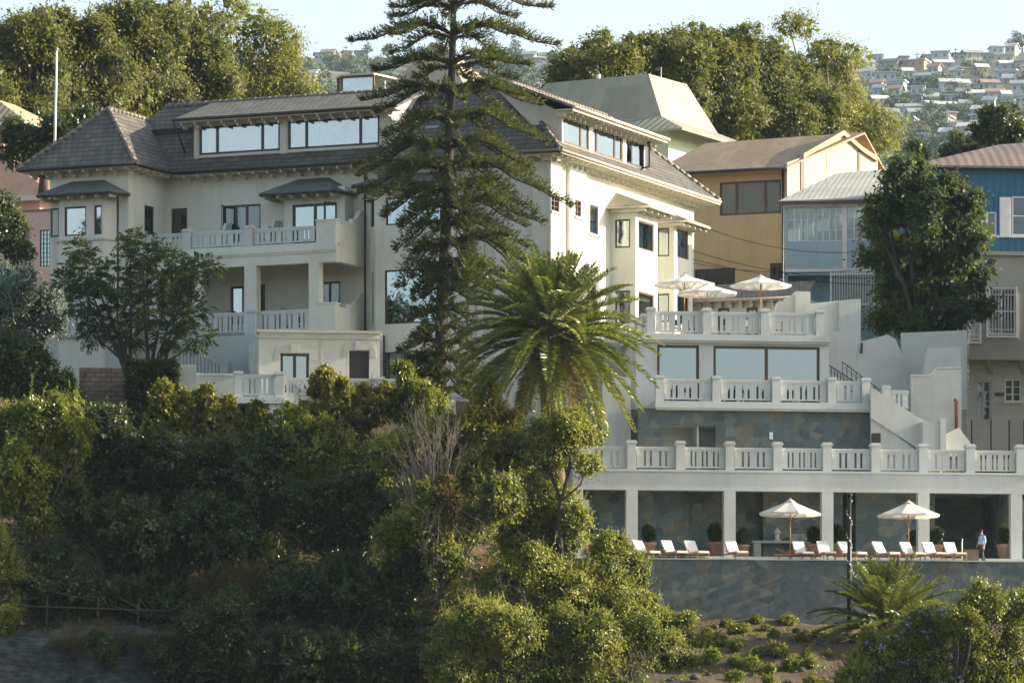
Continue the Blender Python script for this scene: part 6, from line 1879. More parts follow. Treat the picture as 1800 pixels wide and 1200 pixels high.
def palm(label, Y, cx, cy, rad_px, trunk, nf, seed, dry=14, tr=.30, wl=.42, els=(-48, 82), name='date_palm', sagk=1.0):
    s = Y / FPX; c = at(cx, cy, Y); rs = random.Random(seed)
    root = thing(name, label, 'palm', at(trunk[-1][0], trunk[-1][1], Y))
    tp = [at(x, y, Y) for x, y in trunk][::-1]
    m = MB(); m.tube(tp + [c + Vector((0, 0, .1))], [tr] * len(tp) + [tr * 1.05], 12)
    m.build('trunk', M['bark_palm'], root)
    hb = MB()
    for i in range(90):                              # stubs of old fronds below the crown
        a = i * 2.4; z = -1.7 + 1.8 * i / 90; r = tr * (1.0 + .55 * math.sin(min(1, (z + 1.7) / 1.6) * math.pi * .9))
        p = c + Vector((math.cos(a) * r, math.sin(a) * r, z)); hb.tube([p, p + Vector((math.cos(a) * .16, math.sin(a) * .16, .22))], [.07, .04], 4)
    hb.build('frond_stubs', M['bark_palm'], root)
    rc = MB(); Q = []; Rn = []
    for i in range(nf):
        u = (i + .5) / nf
        el = R(els[0] + (els[1] - els[0]) * u ** .85 + rs.uniform(-6, 6)); az = i * 2.39996 + rs.uniform(-.2, .2)
        ln = rad_px * s * rs.uniform(.92, 1.12) * (1.12 - .34 * u ** 1.5)
        b = c + Vector((math.cos(az) * tr * .8, math.sin(az) * tr * .8, -.3 + .5 * u))
        pts, q = frond_quads(b, az, el, ln, sagk * (1.05 - .35 * u) * rs.uniform(.8, 1.15), rs, wl=wl)
        rc.tube(pts[::2], [.028 - .0034 * k for k in range(len(pts[::2]))], 4, cap=False)
        Q.append(q); v = rs.random() * .5; Rn.append(v + RNG.random(len(q)) * .35 + (.15 if u < .25 else 0))
    rc.build('rachis', M['palm_rachis'], root)
    quads_obj('fronds', np.concatenate(Q), M['palm'], root, np.concatenate(Rn))
    if dry:
        Q = []
        for i in range(dry):
            az = i * 2.39996 + .5; b = c + Vector((math.cos(az) * tr, math.sin(az) * tr, -.7 - .5 * rs.random()))
            pts, q = frond_quads(b, az, R(-38 + rs.uniform(-22, 14)), rad_px * s * rs.uniform(.5, .8), 1.5, rs, 34, wl=wl * .75); Q.append(q)
        quads_obj('dry_fronds', np.concatenate(Q), M['palm_dry'], root)
    return root
M['palm_rachis'] = plain('palm_rachis', (.13, .14, .05), .5)
def palms():
    palm('large date palm with full round crown in front of the hotel corner', 242.5, 968, 588, 172, [(966, 600), (962, 690), (972, 790), (988, 880), (990, 960)], 150, 3, 12, .36, .58, sagk=.9)
    palm('small young palm below the slate retaining wall', 241, 1558, 1092, 126, [(1558, 1098), (1556, 1180)], 74, 8, 3, .22, .46, (-22, 84), name='young_palm', sagk=.7)

def petals_on(root, W_):
    n = 210; P = []
    rs = np.random.default_rng(3)
    pick = [l for l in W_]
    for i in range(46):
        l = pick[rs.integers(len(pick))]
        d = unit(np.array([[rs.normal() * .8, -abs(rs.normal()) - .4, rs.normal() * .7 + .2]]))[0]
        c = np.array(l[:3]) + d * l[3] * 1.06
        P.append(c + rs.normal(size=(rs.integers(6, 18), 3)) * .10)
    P = np.concatenate(P); D = unit(rs.normal(size=P.shape) + np.array([0, -.6, .3]))
    quads_obj('blossom', leaf_quads(P, D, np.full(len(P), .12), np.full(len(P), .11), 0), M['petal'], root)

def twig_shrub(label, Y, base, tips, seed, n=60, spread=1.0):
    rs = random.Random(seed); b = at(*base, Y)
    root = thing('bare_shrub', label, 'shrub', b)
    m = MB()
    for i in range(n):
        t = rs.choice(tips); e = at(t[0] + rs.uniform(-22, 22) * spread, t[1] + rs.uniform(-25, 25), Y + rs.uniform(-.8, .8))
        s0 = b + Vector((rs.uniform(-.9, .9) * spread, rs.uniform(-.4, .4), rs.uniform(-.3, .6)))
        q = s0.lerp(e, .5) + Vector((rs.uniform(-.25, .25), rs.uniform(-.3, .3), rs.uniform(-.2, .3)))
        m.tube([s0, q, e], [.017, .012, .004], 4, cap=False)
        for k in range(6):
            f = rs.uniform(.35, .95); p = q.lerp(e, f); d = (e - s0).normalized() + Vector((rs.uniform(-.8, .8), rs.uniform(-.8, .8), rs.uniform(-.3, .5)))
            m.tube([p, p + d * rs.uniform(.2, .55)], [.007, .003], 3, cap=False)
    m.build('twigs', M['twig'], root)
    return root

def shrubs():
    k = dict(wid=.5, layers=1.25, clump=.36, per=26, gap=.14, shoots=8)
    shrub('dark creeper covered mound on the slope under the hotel tower', 251, [(30, 668, 55), (88, 688, 46), (0, 628, 46), (130, 704, 34), (60, 640, 30)], 'dark', **k)
    shrub('bright yellow green leafy shrub at the left edge', 240.8, [(62, 738, 52), (108, 728, 38), (40, 826, 62), (100, 850, 50), (128, 786, 34), (18, 758, 46), (66, 905, 46), (142, 760, 22), (10, 880, 40)], 'bright', .19, **k)
    shrub('silvery blue leaved shrub beside the hotel tower foot', 257, [(30, 520, 46), (80, 538, 36), (-10, 560, 56), (58, 588, 32), (98, 570, 22), (10, 490, 25)], 'silver', .15, **k)
    for i, (x, y, lab) in enumerate(((288, 712, 'pointed golden shrub nearest the ivy covered planter'), (322, 728, 'smaller golden shrub second from the ivy covered planter'), (362, 718, 'pointed golden shrub below the low plaster wall'), (400, 740, 'golden shrub just left of the landing underside'), (452, 748, 'golden shrub under the landing stair'))):
        shrub(lab, 247.6, [(x, y, 26), (x - 4, y - 18, 15), (x + 2, y - 32, 8), (x - 14, y + 28, 30), (x + 15, y + 30, 30), (x, y + 55, 34)], 'golden', .19, group='golden shrubs in a row below the landing', **{**k, 'clump': .24})
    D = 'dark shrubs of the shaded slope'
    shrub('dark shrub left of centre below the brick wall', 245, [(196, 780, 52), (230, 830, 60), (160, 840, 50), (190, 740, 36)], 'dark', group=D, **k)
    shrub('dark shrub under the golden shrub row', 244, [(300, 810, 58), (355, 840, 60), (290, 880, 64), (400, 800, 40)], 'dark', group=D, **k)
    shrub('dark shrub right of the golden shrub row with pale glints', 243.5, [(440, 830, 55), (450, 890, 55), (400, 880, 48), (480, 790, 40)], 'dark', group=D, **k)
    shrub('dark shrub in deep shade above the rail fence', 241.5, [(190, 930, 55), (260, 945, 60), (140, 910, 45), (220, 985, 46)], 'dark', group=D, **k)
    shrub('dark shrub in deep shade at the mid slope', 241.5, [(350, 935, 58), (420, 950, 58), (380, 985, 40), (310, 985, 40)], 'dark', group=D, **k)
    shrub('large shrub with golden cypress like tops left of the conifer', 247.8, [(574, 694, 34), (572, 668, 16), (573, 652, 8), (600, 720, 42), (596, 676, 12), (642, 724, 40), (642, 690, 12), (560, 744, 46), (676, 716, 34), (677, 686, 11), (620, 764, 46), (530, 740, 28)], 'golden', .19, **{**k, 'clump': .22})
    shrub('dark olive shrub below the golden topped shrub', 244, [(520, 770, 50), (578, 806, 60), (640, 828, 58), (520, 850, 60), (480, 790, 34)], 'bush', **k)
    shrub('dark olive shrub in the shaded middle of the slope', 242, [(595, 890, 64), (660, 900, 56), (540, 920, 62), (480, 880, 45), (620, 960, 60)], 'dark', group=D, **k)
    shrub('young bright pinnate sapling before the conifer trunk', 247.5, [(722, 684, 26), (742, 704, 28), (706, 652, 14), (770, 712, 20), (700, 700, 20), (730, 735, 30)], 'bright', .22, **{**k, 'wid': .3, 'layers': 1.2})
    shrub('sunlit olive shrub left of the date palm trunk', 241.5, [(860, 726, 34), (850, 694, 18), (882, 748, 32), (830, 746, 30), (815, 792, 38), (868, 798, 40), (858, 676, 9), (905, 800, 34)], 'golden', .19, **k)
    tree('broad leaved small tree in front of the palm trunk', 'tree', 239, [(956, 764, 34), (1000, 748, 34), (1034, 762, 20), (968, 802, 32), (1034, 816, 22), (926, 792, 30), (992, 780, 26)], 'bush', (985, 960), leaf=.16, dy=.7, tr=.14, **k)
    shrub('mixed green shrub behind the bare grey twigs', 240.5, [(740, 780, 42), (795, 760, 36), (690, 800, 42), (760, 850, 46), (830, 840, 46)], 'bush', **k)
    shrub('olive shrub with rusty patches in the middle of the slope', 237.4, [(740, 920, 56), (812, 925, 54), (880, 880, 48), (700, 960, 45), (780, 985, 45)], 'bush', **k)
    shrub('patch of rust coloured dying leaves in the middle shrubs', 236.3, [(782, 850, 13), (795, 878, 12), (770, 872, 10), (800, 908, 9)], 'rustleaf', .16, **{**k, 'inner': .3, 'gap': .4})
    shrub('sunlit glossy bush under the small broad leaved tree', 240, [(940, 876, 46), (988, 890, 44), (915, 945, 54), (985, 950, 50), (1010, 920, 34)], 'bush', .15, **k)
    shrub('sunlit glossy bush against the left end of the slate wall', 239, [(1062, 1000, 40), (1084, 982, 34), (1118, 1012, 32), (1098, 1060, 48), (1134, 1072, 30), (1040, 1050, 46), (1060, 962, 22), (1090, 955, 12), (1118, 985, 14)], 'bush', .15, **k)
    shrub('broad sunlit bush at the centre of the slope', 238, [(948, 1010, 56), (890, 1030, 50), (1000, 1040, 50), (940, 1080, 50)], 'bush', .15, **k)
    shrub('sunlit bush at the bottom edge left of centre', 234, [(800, 1120, 44), (852, 1092, 46), (905, 1110, 54), (800, 1180, 46), (880, 1185, 56), (770, 1160, 26)], 'bush', .15, **k)
    shrub('sunlit bush at the bottom edge in the centre', 235.6, [(970, 1130, 58), (1045, 1130, 56), (980, 1200, 56), (1060, 1205, 52)], 'bush', .15, **k)
    shrub('sunlit bush at the bottom edge beside the planted slope', 237.2, [(1110, 1126, 48), (1168, 1146, 42), (1212, 1172, 36), (1120, 1195, 52), (1200, 1225, 36), (1240, 1190, 20)], 'bush', .15, **k)
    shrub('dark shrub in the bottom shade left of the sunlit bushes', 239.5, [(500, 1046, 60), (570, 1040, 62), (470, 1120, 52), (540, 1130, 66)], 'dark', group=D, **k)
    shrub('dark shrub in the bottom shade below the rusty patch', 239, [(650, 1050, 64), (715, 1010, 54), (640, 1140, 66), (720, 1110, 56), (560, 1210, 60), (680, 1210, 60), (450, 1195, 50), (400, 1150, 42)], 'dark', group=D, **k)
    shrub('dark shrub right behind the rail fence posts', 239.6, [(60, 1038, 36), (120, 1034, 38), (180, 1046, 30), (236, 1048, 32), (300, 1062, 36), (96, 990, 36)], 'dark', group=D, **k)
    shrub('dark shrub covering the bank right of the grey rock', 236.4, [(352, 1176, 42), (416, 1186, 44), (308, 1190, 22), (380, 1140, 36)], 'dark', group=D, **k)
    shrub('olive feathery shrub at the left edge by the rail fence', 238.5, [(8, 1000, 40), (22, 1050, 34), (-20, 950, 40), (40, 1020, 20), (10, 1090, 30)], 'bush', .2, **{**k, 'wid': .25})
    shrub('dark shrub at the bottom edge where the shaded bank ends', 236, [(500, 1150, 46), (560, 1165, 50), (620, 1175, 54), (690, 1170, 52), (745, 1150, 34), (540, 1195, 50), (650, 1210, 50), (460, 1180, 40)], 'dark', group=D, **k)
    shrub('loose low bush spreading under the left end of the slate wall', 240.5, [(1168, 1092, 22), (1196, 1112, 24), (1232, 1140, 24), (1208, 1090, 12), (1256, 1168, 22), (1180, 1130, 30), (1220, 1180, 30)], 'bush', .15, **k)
    for i, (x, y, r_, lab) in enumerate(((180, 1138, 22, 'small brownish shrub hanging on the rock bank'), (288, 1150, 24, 'small leafy shrub hanging on the rock bank'), (345, 1120, 40, 'dark shrub drooping over the right end of the rock bank'), (410, 1085, 40, 'dark grassy shrub where rock bank meets the slope'))):
        shrub(lab, 236.2, [(x, y, r_), (x + 4, y + r_ * .8, r_ * .8), (x - 8, y - r_ * .5, r_ * .7)], 'dark', .15, **k)
    shrub('yellow green flowering bush with lilac blossoms at the right bottom corner', 231.5, [(1738, 1064, 36), (1790, 1070, 42), (1690, 1096, 42), (1640, 1108, 36), (1594, 1124, 34), (1552, 1152, 40), (1620, 1172, 52), (1720, 1162, 62), (1792, 1150, 54), (1500, 1192, 34), (1766, 1210, 56), (1668, 1215, 40), (1560, 1205, 40), (1530, 1120, 18)], 'bright', .15, extra=petals_on, **k)
    # ivy over a planter block under the feathery tree
    rt = thing('ivy_planter', 'square masonry planter smothered in dark ivy under the feathery tree', 'planter', at(265, 720, 253.5))
    p0, p1 = at(224, 730, 253.2), at(306, 634, 253.2)
    MB().box(p0.x, p1.x, 253.3, 255.6, p0.z - 1, p1.z).build('block', M['brick'], rt)
    n = 5200; P = np.stack([RNG.uniform(p0.x - .15, p1.x + .15, n), np.full(n, 253.25) + RNG.normal(size=n) * .08 - .05, RNG.uniform(p0.z - .6, p1.z + .12, n)], 1)
    P2 = np.stack([np.full(1400, p1.x + .05) + RNG.normal(size=1400) * .06, RNG.uniform(253.3, 255.5, 1400), RNG.uniform(p0.z - .6, p1.z, 1400)], 1)
    P = np.concatenate([P, P2]); D = unit(RNG.normal(size=P.shape) * .7 + np.array([0, -.5, -.5]))
    quads_obj('ivy', leaf_quads(P, D, RNG.uniform(.11, .2, len(P)), RNG.uniform(.09, .15, len(P)), .3), M['dark'], rt)
    # dead twig thickets
    twig_shrub('grey leafless thicket with upright twigs in the middle of the slope', 237.6, (752, 905), [(708, 730), (735, 715), (765, 745), (790, 740), (700, 790), (800, 770), (715, 840), (745, 790)], 5, 80)
    twig_shrub('tangle of dry grey stems hanging below the bare thicket', 236, (770, 905), [(740, 985), (775, 1000), (800, 960), (830, 1010), (860, 950), (755, 960)], 9, 30)
    twig_shrub('fine grey twigs among the sunlit bush at the bottom', 235.4, (1120, 1210), [(1105, 1165), (1130, 1158), (1085, 1180), (1150, 1170)], 12, 34, .6)
    twig_shrub('pale dry twigs in the bush left of the slate wall', 236.6, (905, 1100), [(880, 1035), (905, 1045), (925, 1050), (870, 1060)], 13, 34, .7)
    # dry grass
    n = 3100; px_ = np.concatenate([RNG.normal(400, 45, 1500), RNG.uniform(90, 330, 1600)]); P = []
    for x in px_:
        yy = 1020 - (x - 330) * .10 + RNG.normal() * 13 if x > 330 else 1106 + RNG.normal() * 7
        P.append(at(x, yy + 14, 239 if x > 330 else 237.2 + RNG.normal() * .2))
    P = np.array(P); D = unit(RNG.normal(size=P.shape) * .45 + np.array([0, -.25, .6])); D[1500:] = unit(D[1500:] * np.array([1, 1, -.6]))
    g = quads_obj('dry_grass', leaf_quads(P, D, RNG.uniform(.35, .8, len(P)), np.full(len(P), .03), .25), M['drygrass']); tag(g, 'tufts of orange dry grass along the fence and rock bank', 'grass', kind='stuff')

def undergrowth():
    n = 16000; x = RNG.uniform(-30, 6, n); y = RNG.uniform(226, 252, n)
    keep = np.array([mnoise.noise((a * .35, b * .35, 2)) > -.25 for a, b in zip(x, y)]); x, y = x[keep], y[keep]
    z = np.array([ground_z(a, b) for a, b in zip(x, y)])
    P = np.repeat(np.stack([x, y, z], 1), 5, 0) + RNG.normal(size=(len(x) * 5, 3)) * np.array([.12, .12, .04])
    D = unit(RNG.normal(size=P.shape) * .6 + np.array([0, -.1, .7]))
    ln = RNG.uniform(.15, .5, len(P))
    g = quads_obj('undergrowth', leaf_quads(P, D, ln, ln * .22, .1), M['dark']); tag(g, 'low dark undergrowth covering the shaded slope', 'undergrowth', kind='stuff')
    n = 2600; x = RNG.uniform(5, 24, n); y = RNG.uniform(228, 246, n)
    keep = np.array([mnoise.noise((a * .9, b * .9, 7)) > .02 for a, b in zip(x, y)]); x, y = x[keep], y[keep]
    P = np.repeat(np.stack([x, y, np.array([ground_z(a, b) for a, b in zip(x, y)])], 1), 9, 0) + RNG.normal(size=(len(x) * 9, 3)) * np.array([.09, .09, .03])
    D = unit(RNG.normal(size=P.shape) * .8 + np.array([0, -.1, .6])); ln = RNG.uniform(.06, .2, len(P))
    g = quads_obj('ground_cover', leaf_quads(P, D, ln, ln * .4, .1), M['bush']); tag(g, 'patchy low ground cover between the small plants on the earth slope', 'ground cover', kind='stuff')
    m = MB()
    for i in range(260):
        a, b = RNG.uniform(-30, 22), RNG.uniform(227, 246); r = RNG.uniform(.06, .28); zz = ground_z(a, b)
        m.lathe((a, b, zz - r * .3), [(r * RNG.uniform(.7, 1), 0), (r * RNG.uniform(.8, 1.1), r * .5), (r * .5, r * RNG.uniform(.8, 1.1))], 6)
    tag(m.build('loose_stones', M['rock']), 'loose grey stones scattered on the slope', 'stones', kind='stuff')

def garden_plants():
    protos = []
    for kx in range(4):
        root = thing('garden_plant', 'small bushy garden plant', 'plant', (0, 0, 0), 'small plants on the earth slope')
        lob = [(RNG.normal() * .14, RNG.normal() * .14, .18 + RNG.random() * .22, .16 + RNG.random() * .1) for _ in range(5)]
        Q, rn = crown_quads(lob, .14, .4, 2.0, .14, .6, per=14, droop=-.2)
        quads_obj('foliage', Q, M[['bright', 'bush', 'bright', 'golden'][kx]], root, rn)
        m = MB()
        for l in lob: m.tube([(0, 0, -.15), (l[0], l[1], l[2])], [.02, .008], 4, cap=False)
        m.build('stems', M['bark'], root)
        protos.append(root)
    spots = [(1218, 1078, 1.0), (1175, 1082, .8), (1328, 1088, .8), (1387, 1096, 1.1), (1246, 1112, 1.0), (1285, 1108, .8), (1310, 1112, 1.1), (1352, 1120, .9), (1405, 1122, 1.0), (1440, 1115, .8), (1470, 1120, .9), (1260, 1136, 1.2), (1300, 1140, 1.2), (1338, 1146, 1.3), (1372, 1150, 1.0), (1412, 1146, .9), (1360, 1176, 1.1), (1320, 1172, 1.0), (1285, 1168, 1.1), (1392, 1178, 1.2), (1430, 1170, .9), (1250, 1162, 1.2), (1225, 1130, 1.0), (1460, 1146, .8), (1300, 1196, 1.0), (1345, 1198, .9), (1385, 1206, 1.0), (1275, 1090, .7), (1355, 1098, .6), (1422, 1200, 1.0)]
    ords = ['first', 'second', 'third', 'fourth', 'fifth', 'sixth', 'seventh', 'eighth', 'ninth', 'tenth']
    def rowof(y): return 0 if y < 1100 else (1 if y < 1128 else (2 if y < 1160 else 3))
    rn_ = ['along the foot of the slate wall', 'just below the top edge of the earth slope', 'across the middle of the earth slope', 'at the bottom of the earth slope']
    cnt = [0, 0, 0, 0]
    for i, (x, y, s_) in enumerate(sorted(spots)):
        k = i % 4
        o = protos[k] if i < 4 else copy_tree(protos[k])
        # find the slope at that pixel
        best = None
        for Y in np.arange(222, 247.5, .25):
            p = at(x + (i * 53 % 17 - 8), y + 6 + (i * 31 % 11 - 5), Y)
            if p.z <= ground_z(p.x, Y): best = p; break
        if best is None: best = at(x, y + 6, 246)
        r_ = rowof(y); lab = f'{ords[cnt[r_]]} small plant from the left {rn_[r_]}'; cnt[r_] += 1
        place(o, (best.x, best.y, ground_z(best.x, best.y) - .02), RNG.random() * 6, s_ * RNG.uniform(.55, 1.25), lab)

def pots():
    proto = make_pot()
    lob = [(0, 0, 1.05, .28), (.12, .05, 1.28, .22), (-.13, -.04, 1.25, .22), (.02, .02, 1.45, .18)]
    Q, rn = crown_quads(lob, .10, .45, 2.2, .12, .8, per=14, droop=0)
    quads_obj('foliage', Q, M['dark'], proto, rn)
    m = MB()
    for l in lob: m.tube([(0, 0, .72), l[:3]], [.03, .01], 5)
    m.build('stem', M['bark'], proto)
    PT = [(1030, 4.9, 'potted shrub by the glass door at the gallery left end'), (1140, 5.0, 'potted shrub between the left column and the paired loungers'), (1257, 5.3, 'potted shrub left of the second column'), (1305, 5.2, 'potted shrub right of the second column, left of the counter'), (1431, 5.0, 'potted shrub at the right end of the stone counter'), (1472, 5.6, 'potted shrub half hidden behind the black lamp post'), (1606, 5.2, 'potted shrub behind the parasol pole near the dark bay'), (1645, 5.0, 'potted shrub at the left side of the dark bay'), (1766, 4.9, 'potted shrub at the right side of the dark bay, right of the man')]
    for i, (px_, n_, lab) in enumerate(PT):
        o = proto if i == 0 else copy_tree(proto)
        place(o, Tn(px_, n_, ZD + .32), i * 1.7, 1.0 + .08 * ((i * 7) % 3 - 1), lab)
    # grass on the gallery roof by the balustrade and turf strip on the deck
    P = np.array([T.p(T.t(x, 5.2), 5.0 + RNG.random() * .8, zB1) for x in RNG.uniform(1632, 1795, 2200)]); D = unit(RNG.normal(size=P.shape) * .4 + np.array([0, 0, 1]))
    g = quads_obj('roof_grass', leaf_quads(P, D, RNG.uniform(.15, .75, len(P)) * np.where(P[:, 0] > 23.2, 1.0, .35), np.full(len(P), .05), 0), M['bright']); tag(g, 'green grass growing behind the long white balustrade', 'grass', kind='stuff')
    P = np.array([T.p(T.t(x, .6), .35 + RNG.random() * .7, ZD) for x in RNG.uniform(1080, 1240, 2200)]); D = unit(RNG.normal(size=P.shape) * .5 + np.array([0, 0, 1]))
    g = quads_obj('turf_strip', leaf_quads(P, D, RNG.uniform(.06, .2, len(P)), np.full(len(P), .03), 0), M['bright']); tag(g, 'thin strip of turf on the wall top below the paired loungers', 'grass', kind='stuff')
big_tree(); feather_tree(); norfolk(); palms(); shrubs()
garden_plants(); undergrowth()
pots()
# ------------------------------------------------------------------ the town on the hazy hillside
def hill_Y(px, py):
    for Y in np.arange(1320, 2310, 12):
        p = at(px, py, Y)
        if hill_z(p.x, Y) >= p.z: return Y
    return 2296
HC = {'white': (.49, .50, .50), 'cream': (.52, .48, .39), 'pale blue': (.36, .52, .62), 'yellow': (.52, .42, .18), 'grey': (.36, .37, .36), 'ochre': (.46, .31, .16), 'pink': (.5, .41, .37), 'pale green': (.42, .52, .42)}  # wall and roof colours muted, some of the haze painted in
HR_ = {'grey': (.30, .31, .31), 'rusty': (.30, .21, .16), 'pale': (.52, .52, .49), 'dark': (.09, .085, .08), 'orange': (.42, .26, .17)}
HM = {k: plain('hill_wall_' + k.replace(' ', '_'), c, .9, 0, .12, .3) for k, c in HC.items()}
HM2 = {k: plain('hill_roof_' + k, c, .7, 0, .2, .3) for k, c in HR_.items()}
HOUSES = [(1542, 110, 18, 'white', 'pale', 0), (1526, 121, 26, 'cream', 'grey', 1), (1561, 121, 34, 'grey', 'dark', 1), (1520, 140, 30, 'white', 'grey', 1), (1556, 142, 38, 'white', 'pale', 0), (1597, 137, 18, 'cream', 'pale', 1), (1606, 120, 40, 'ochre', 'pale', 0), (1626, 148, 38, 'white', 'grey', 1), (1503, 154, 36, 'pink', 'orange', 1), (1653, 105, 30, 'white', 'pale', 0), (1631, 110, 16, 'pale blue', 'grey', 0), (1660, 122, 32, 'grey', 'pale', 1), (1686, 108, 20, 'grey', 'dark', 0), (1713, 104, 32, 'cream', 'grey', 1), (1754, 95, 22, 'white', 'pale', 0), (1776, 94, 18, 'cream', 'pale', 1), (1764, 110, 34, 'cream', 'pale', 0), (1774, 124, 30, 'grey', 'pale', 1), (1797, 122, 24, 'white', 'grey', 0), (1702, 134, 28, 'yellow', 'grey', 0), (1728, 132, 20, 'yellow', 'pale', 1), (1768, 141, 36, 'pale blue', 'pale', 0), (1790, 162, 26, 'white', 'grey', 1), (1671, 159, 34, 'white', 'pale', 1), (1707, 150, 28, 'pink', 'grey', 0), (1742, 160, 30, 'grey', 'rusty', 1), (1612, 168, 22, 'white', 'pale', 0), (1592, 186, 42, 'grey', 'dark', 0), (1602, 203, 52, 'pale blue', 'grey', 1), (1665, 196, 60, 'white', 'pale', 1), (1549, 189, 28, 'cream', 'pale', 1), (1572, 172, 22, 'pale green', 'rusty', 1), (1720, 179, 32, 'grey', 'pale', 1), (1750, 176, 30, 'pink', 'rusty', 1), (1772, 191, 28, 'cream', 'grey', 0), (1690, 175, 16, 'white', 'grey', 1), (1720, 207, 24, 'white', 'pale', 1), (1617, 232, 44, 'ochre', 'orange', 0), (1425, 140, 24, 'white', 'pale', 0), (1446, 175, 34, 'white', 'grey', 1), (1486, 178, 26, 'cream', 'rusty', 1), (1640, 172, 18, 'pale green', 'grey', 0), (1698, 196, 20, 'pale blue', 'grey', 1), (1655, 222, 26, 'grey', 'pale', 0), (1580, 158, 18, 'pale blue', 'pale', 0), (1540, 160, 20, 'grey', 'rusty', 1), (1570, 212, 20, 'white', 'grey', 1), (1700, 240, 34, 'grey', 'pale', 1), (1750, 210, 22, 'pale green', 'pale', 1), (1795, 186, 22, 'white', 'pale', 0), (1793, 142, 18, 'cream', 'grey', 0), (1736, 108, 18, 'grey', 'pale', 0), (1640, 132, 20, 'cream', 'rusty', 1), (1680, 138, 22, 'pale green', 'grey', 1), (1590, 112, 14, 'grey', 'grey', 0), (576, 104, 22, 'cream', 'rusty', 1), (560, 108, 14, 'white', 'grey', 0), (634, 104, 18, 'grey', 'dark', 0), (612, 103, 14, 'ochre', 'pale', 0), (548, 142, 16, 'white', 'pale', 1), (930, 108, 20, 'white', 'grey', 1), (948, 116, 18, 'grey', 'pale', 0)]
_r = random.Random(21)
while len(HOUSES) < 92:                       # smaller houses between the ones one can tell apart
    x, y = _r.uniform(1528, 1805), _r.uniform(132, 262)
    if any(abs(x - h[0]) < 17 and abs(y - h[1]) < 9 for h in HOUSES): continue
    HOUSES.append((round(x), round(y), _r.randint(13, 24), _r.choice(['white', 'white', 'cream', 'grey', 'pale blue', 'pink', 'pale green', 'ochre']), _r.choice(['grey', 'pale', 'rusty', 'pale']), _r.randint(0, 1)))
def hill_house(px, py, wpx, wc, rc, gable, label, k):
    Y = hill_Y(px, py + 6); s = Y / FPX
    p = at(px, py, Y); z0 = hill_z(p.x, Y) - 1.5
    ww = wpx * s; dd = ww * .65 + 2; hh = 5.0 + (k * 13 % 5) * .35
    F = Frame(px - wpx / 2, Y - 2, -14 + (k * 29 % 44) - 12)
    z1 = p.z + 1.2 + hh * .3
    z0 = min(z0, z1 - hh)
    root = thing('hillside_house', label, 'house', (p.x, Y, z0), 'houses of the hazy hillside town')
    MB().fbox(F, 0, ww, 0, dd, z0, z1).build('wall', HM[wc], root)
    o = .7
    if gable:
        r = 1.7; m = MB()
        m.slab([F.p(-o, -o, z1 - .1), F.p(ww + o, -o, z1 - .1), F.p(ww + o, dd / 2, z1 + r), F.p(-o, dd / 2, z1 + r)], .25)
        m.slab([F.p(-o, dd / 2, z1 + r), F.p(ww + o, dd / 2, z1 + r), F.p(ww + o, dd + o, z1 - .1), F.p(-o, dd + o, z1 - .1)], .25)
        for t in (.05, ww - .05): m.face([F.p(t, 0, z1), F.p(t, dd, z1), F.p(t, dd / 2, z1 + r - .2)])
    else:
        m = MB().slab([F.p(-o, -o, z1 + .5), F.p(ww + o, -o, z1 + .5), F.p(ww + o, dd + o, z1 + .1), F.p(-o, dd + o, z1 + .1)], .5)
    m.build('roof', HM2[rc], root)
    nw = max(2, int(ww / 2.8))
    for i in range(nw):
        t = ww * (i + .5) / nw; zt = z1 - .9
        MB().fbox(F, t - .55, t + .55, -.06, -.01, zt - 1.3, zt).build('window', M['hazed_pane'], root)
    t = ww + .01
    MB().fbox(F, ww + .01, ww + .06, dd * .35, dd * .35 + 1.2, z1 - 2.3, z1 - 1.0).build('window', M['hazed_pane'], root)
def town():
    rows = lambda y: 'skyline' if y < 126 else ('second' if y < 165 else 'lower')
    left = lambda h: h[0] < 1000
    key = {}
    ords = ['first', 'second', 'third', 'fourth', 'fifth', 'sixth', 'seventh', 'eighth', 'ninth', 'tenth', 'eleventh', 'twelfth', 'thirteenth', 'fourteenth', 'fifteenth', 'sixteenth', 'seventeenth', 'eighteenth']
    for k, h in enumerate(sorted(HOUSES)):
        kk = (h[3], rows(h[1]), left(h)); key[kk] = key.get(kk, 0) + 1
        side = 'left of conifer' if h[0] < 800 else ('right of conifer' if h[0] < 1000 else 'of town')
        lab = f'{h[3]} hill house with {h[4]} roof, {ords[key[kk] - 1]} {h[3]} from left, {rows(h[1])} row {side}'
        hill_house(*h, lab, k)
town()
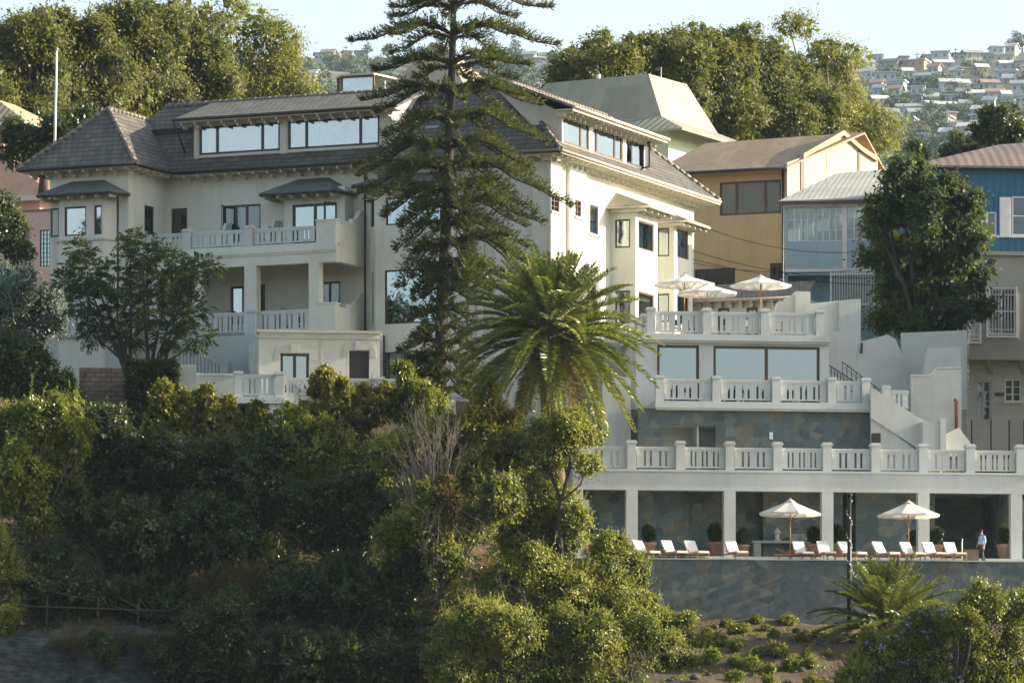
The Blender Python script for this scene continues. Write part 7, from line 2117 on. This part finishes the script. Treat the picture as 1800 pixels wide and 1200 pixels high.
def far_trees():
    # wooded patches between the houses: too many to count
    P = []; rs = np.random.default_rng(5)
    hs = np.array([(h[0], h[1]) for h in HOUSES])
    lob = []
    while len(lob) < 420:
        px = rs.uniform(1400, 1830) if rs.random() < .72 else rs.uniform(480, 1000); py = rs.uniform(100, 300) if px > 1000 else rs.uniform(104, 190)
        if px > 1000 and py < 118 + abs(px - 1640) * .02: continue
        d = np.abs(hs - np.array([px, py])); 
        if np.any((d[:, 0] < 16) & (d[:, 1] < 9) & (hs[:, 1] - py < 3)): continue
        Y = hill_Y(px, py); p = at(px, py, Y); r = rs.uniform(1.6, 4.2)
        lob.append((p.x, p.y, hill_z(p.x, Y) + r * .5, r))
    while len(lob) < 860:                       # the rest of the hill, seen only from beside the photograph's standpoint
        px = rs.uniform(-700, 480) if rs.random() < .6 else rs.uniform(1000, 1400); py = rs.uniform(110, 300)
        Y = hill_Y(px, py); p = at(px, py, Y); r = rs.uniform(2.0, 5.5); lob.append((p.x, p.y, hill_z(p.x, Y) + r * .45, r))
    Q, rn = crown_quads(lob, 1.1, .7, 1.1, 1.2, .5, per=10, droop=0)
    o = quads_obj('hillside_scrub', Q, M['farleaf'], None, rn); tag(o, 'dark scrub and small trees between the hillside houses', 'scrub', kind='stuff')
    for px, py, h, wd, lab in ((645, 99, 28, 9, 'hazy pointed tree on the ridge left of the tall conifer'), (682, 98, 22, 12, 'hazy umbrella shaped tree on the ridge beside the conifer branch'), (905, 92, 30, 10, 'hazy tree on the ridge right of the conifer trunk'), (868, 92, 24, 10, 'hazy bushy tree on the ridge behind the conifer'), (1783, 86, 36, 12, 'hazy tall tree at the right end of the town skyline'), (1797, 88, 28, 12, 'hazy lower tree at the right picture edge on the skyline')):
        Y = hill_Y(px, py + 3)
        lb = [(px - wd * .3, py - h * .35, wd * .6), (px + wd * .35, py - h * .5, wd * .55), (px, py - h * .78, wd * .45)]
        tree(lab, 'tree', Y, lb, 'farleaf', (px, py + 4), leaf=.9, wid=.6, layers=1.2, clump=1.1, per=12, dy=1, tr=.4, inner=.5, gap=.15)
    for px, py, h, lab in ((1612, 118, 26, 'thin utility pole on the skyline left of the white flat house'), (1623, 112, 20, 'thin utility pole between the ochre and pale blue hill houses'), (1680, 104, 20, 'thin utility pole above the dark roofed skyline house'), (1664, 165, 48, 'tall utility pole in the second row of the town'), (1591, 180, 22, 'utility pole beside the dark flat hillside roof'), (1637, 182, 24, 'utility pole above the long white hillside house'), (608, 102, 22, 'thin pole on the ridge left of the conifer'), (616, 103, 14, 'short pole on the ridge left of the conifer')):
        Y = hill_Y(px, py); p = at(px, py, Y); q = at(px, py - h, Y)
        r_ = thing('utility_pole', lab, 'pole', p, 'utility poles of the hill town')
        MB().tube([p - Vector((0, 0, 3)), q], .22, 5).build('pole', M['twig'], r_); MB().tube([q + Vector((-1.2, 0, -1)), q + Vector((1.2, 0, -1))], .15, 4).build('crossarm', M['twig'], r_)
far_trees()
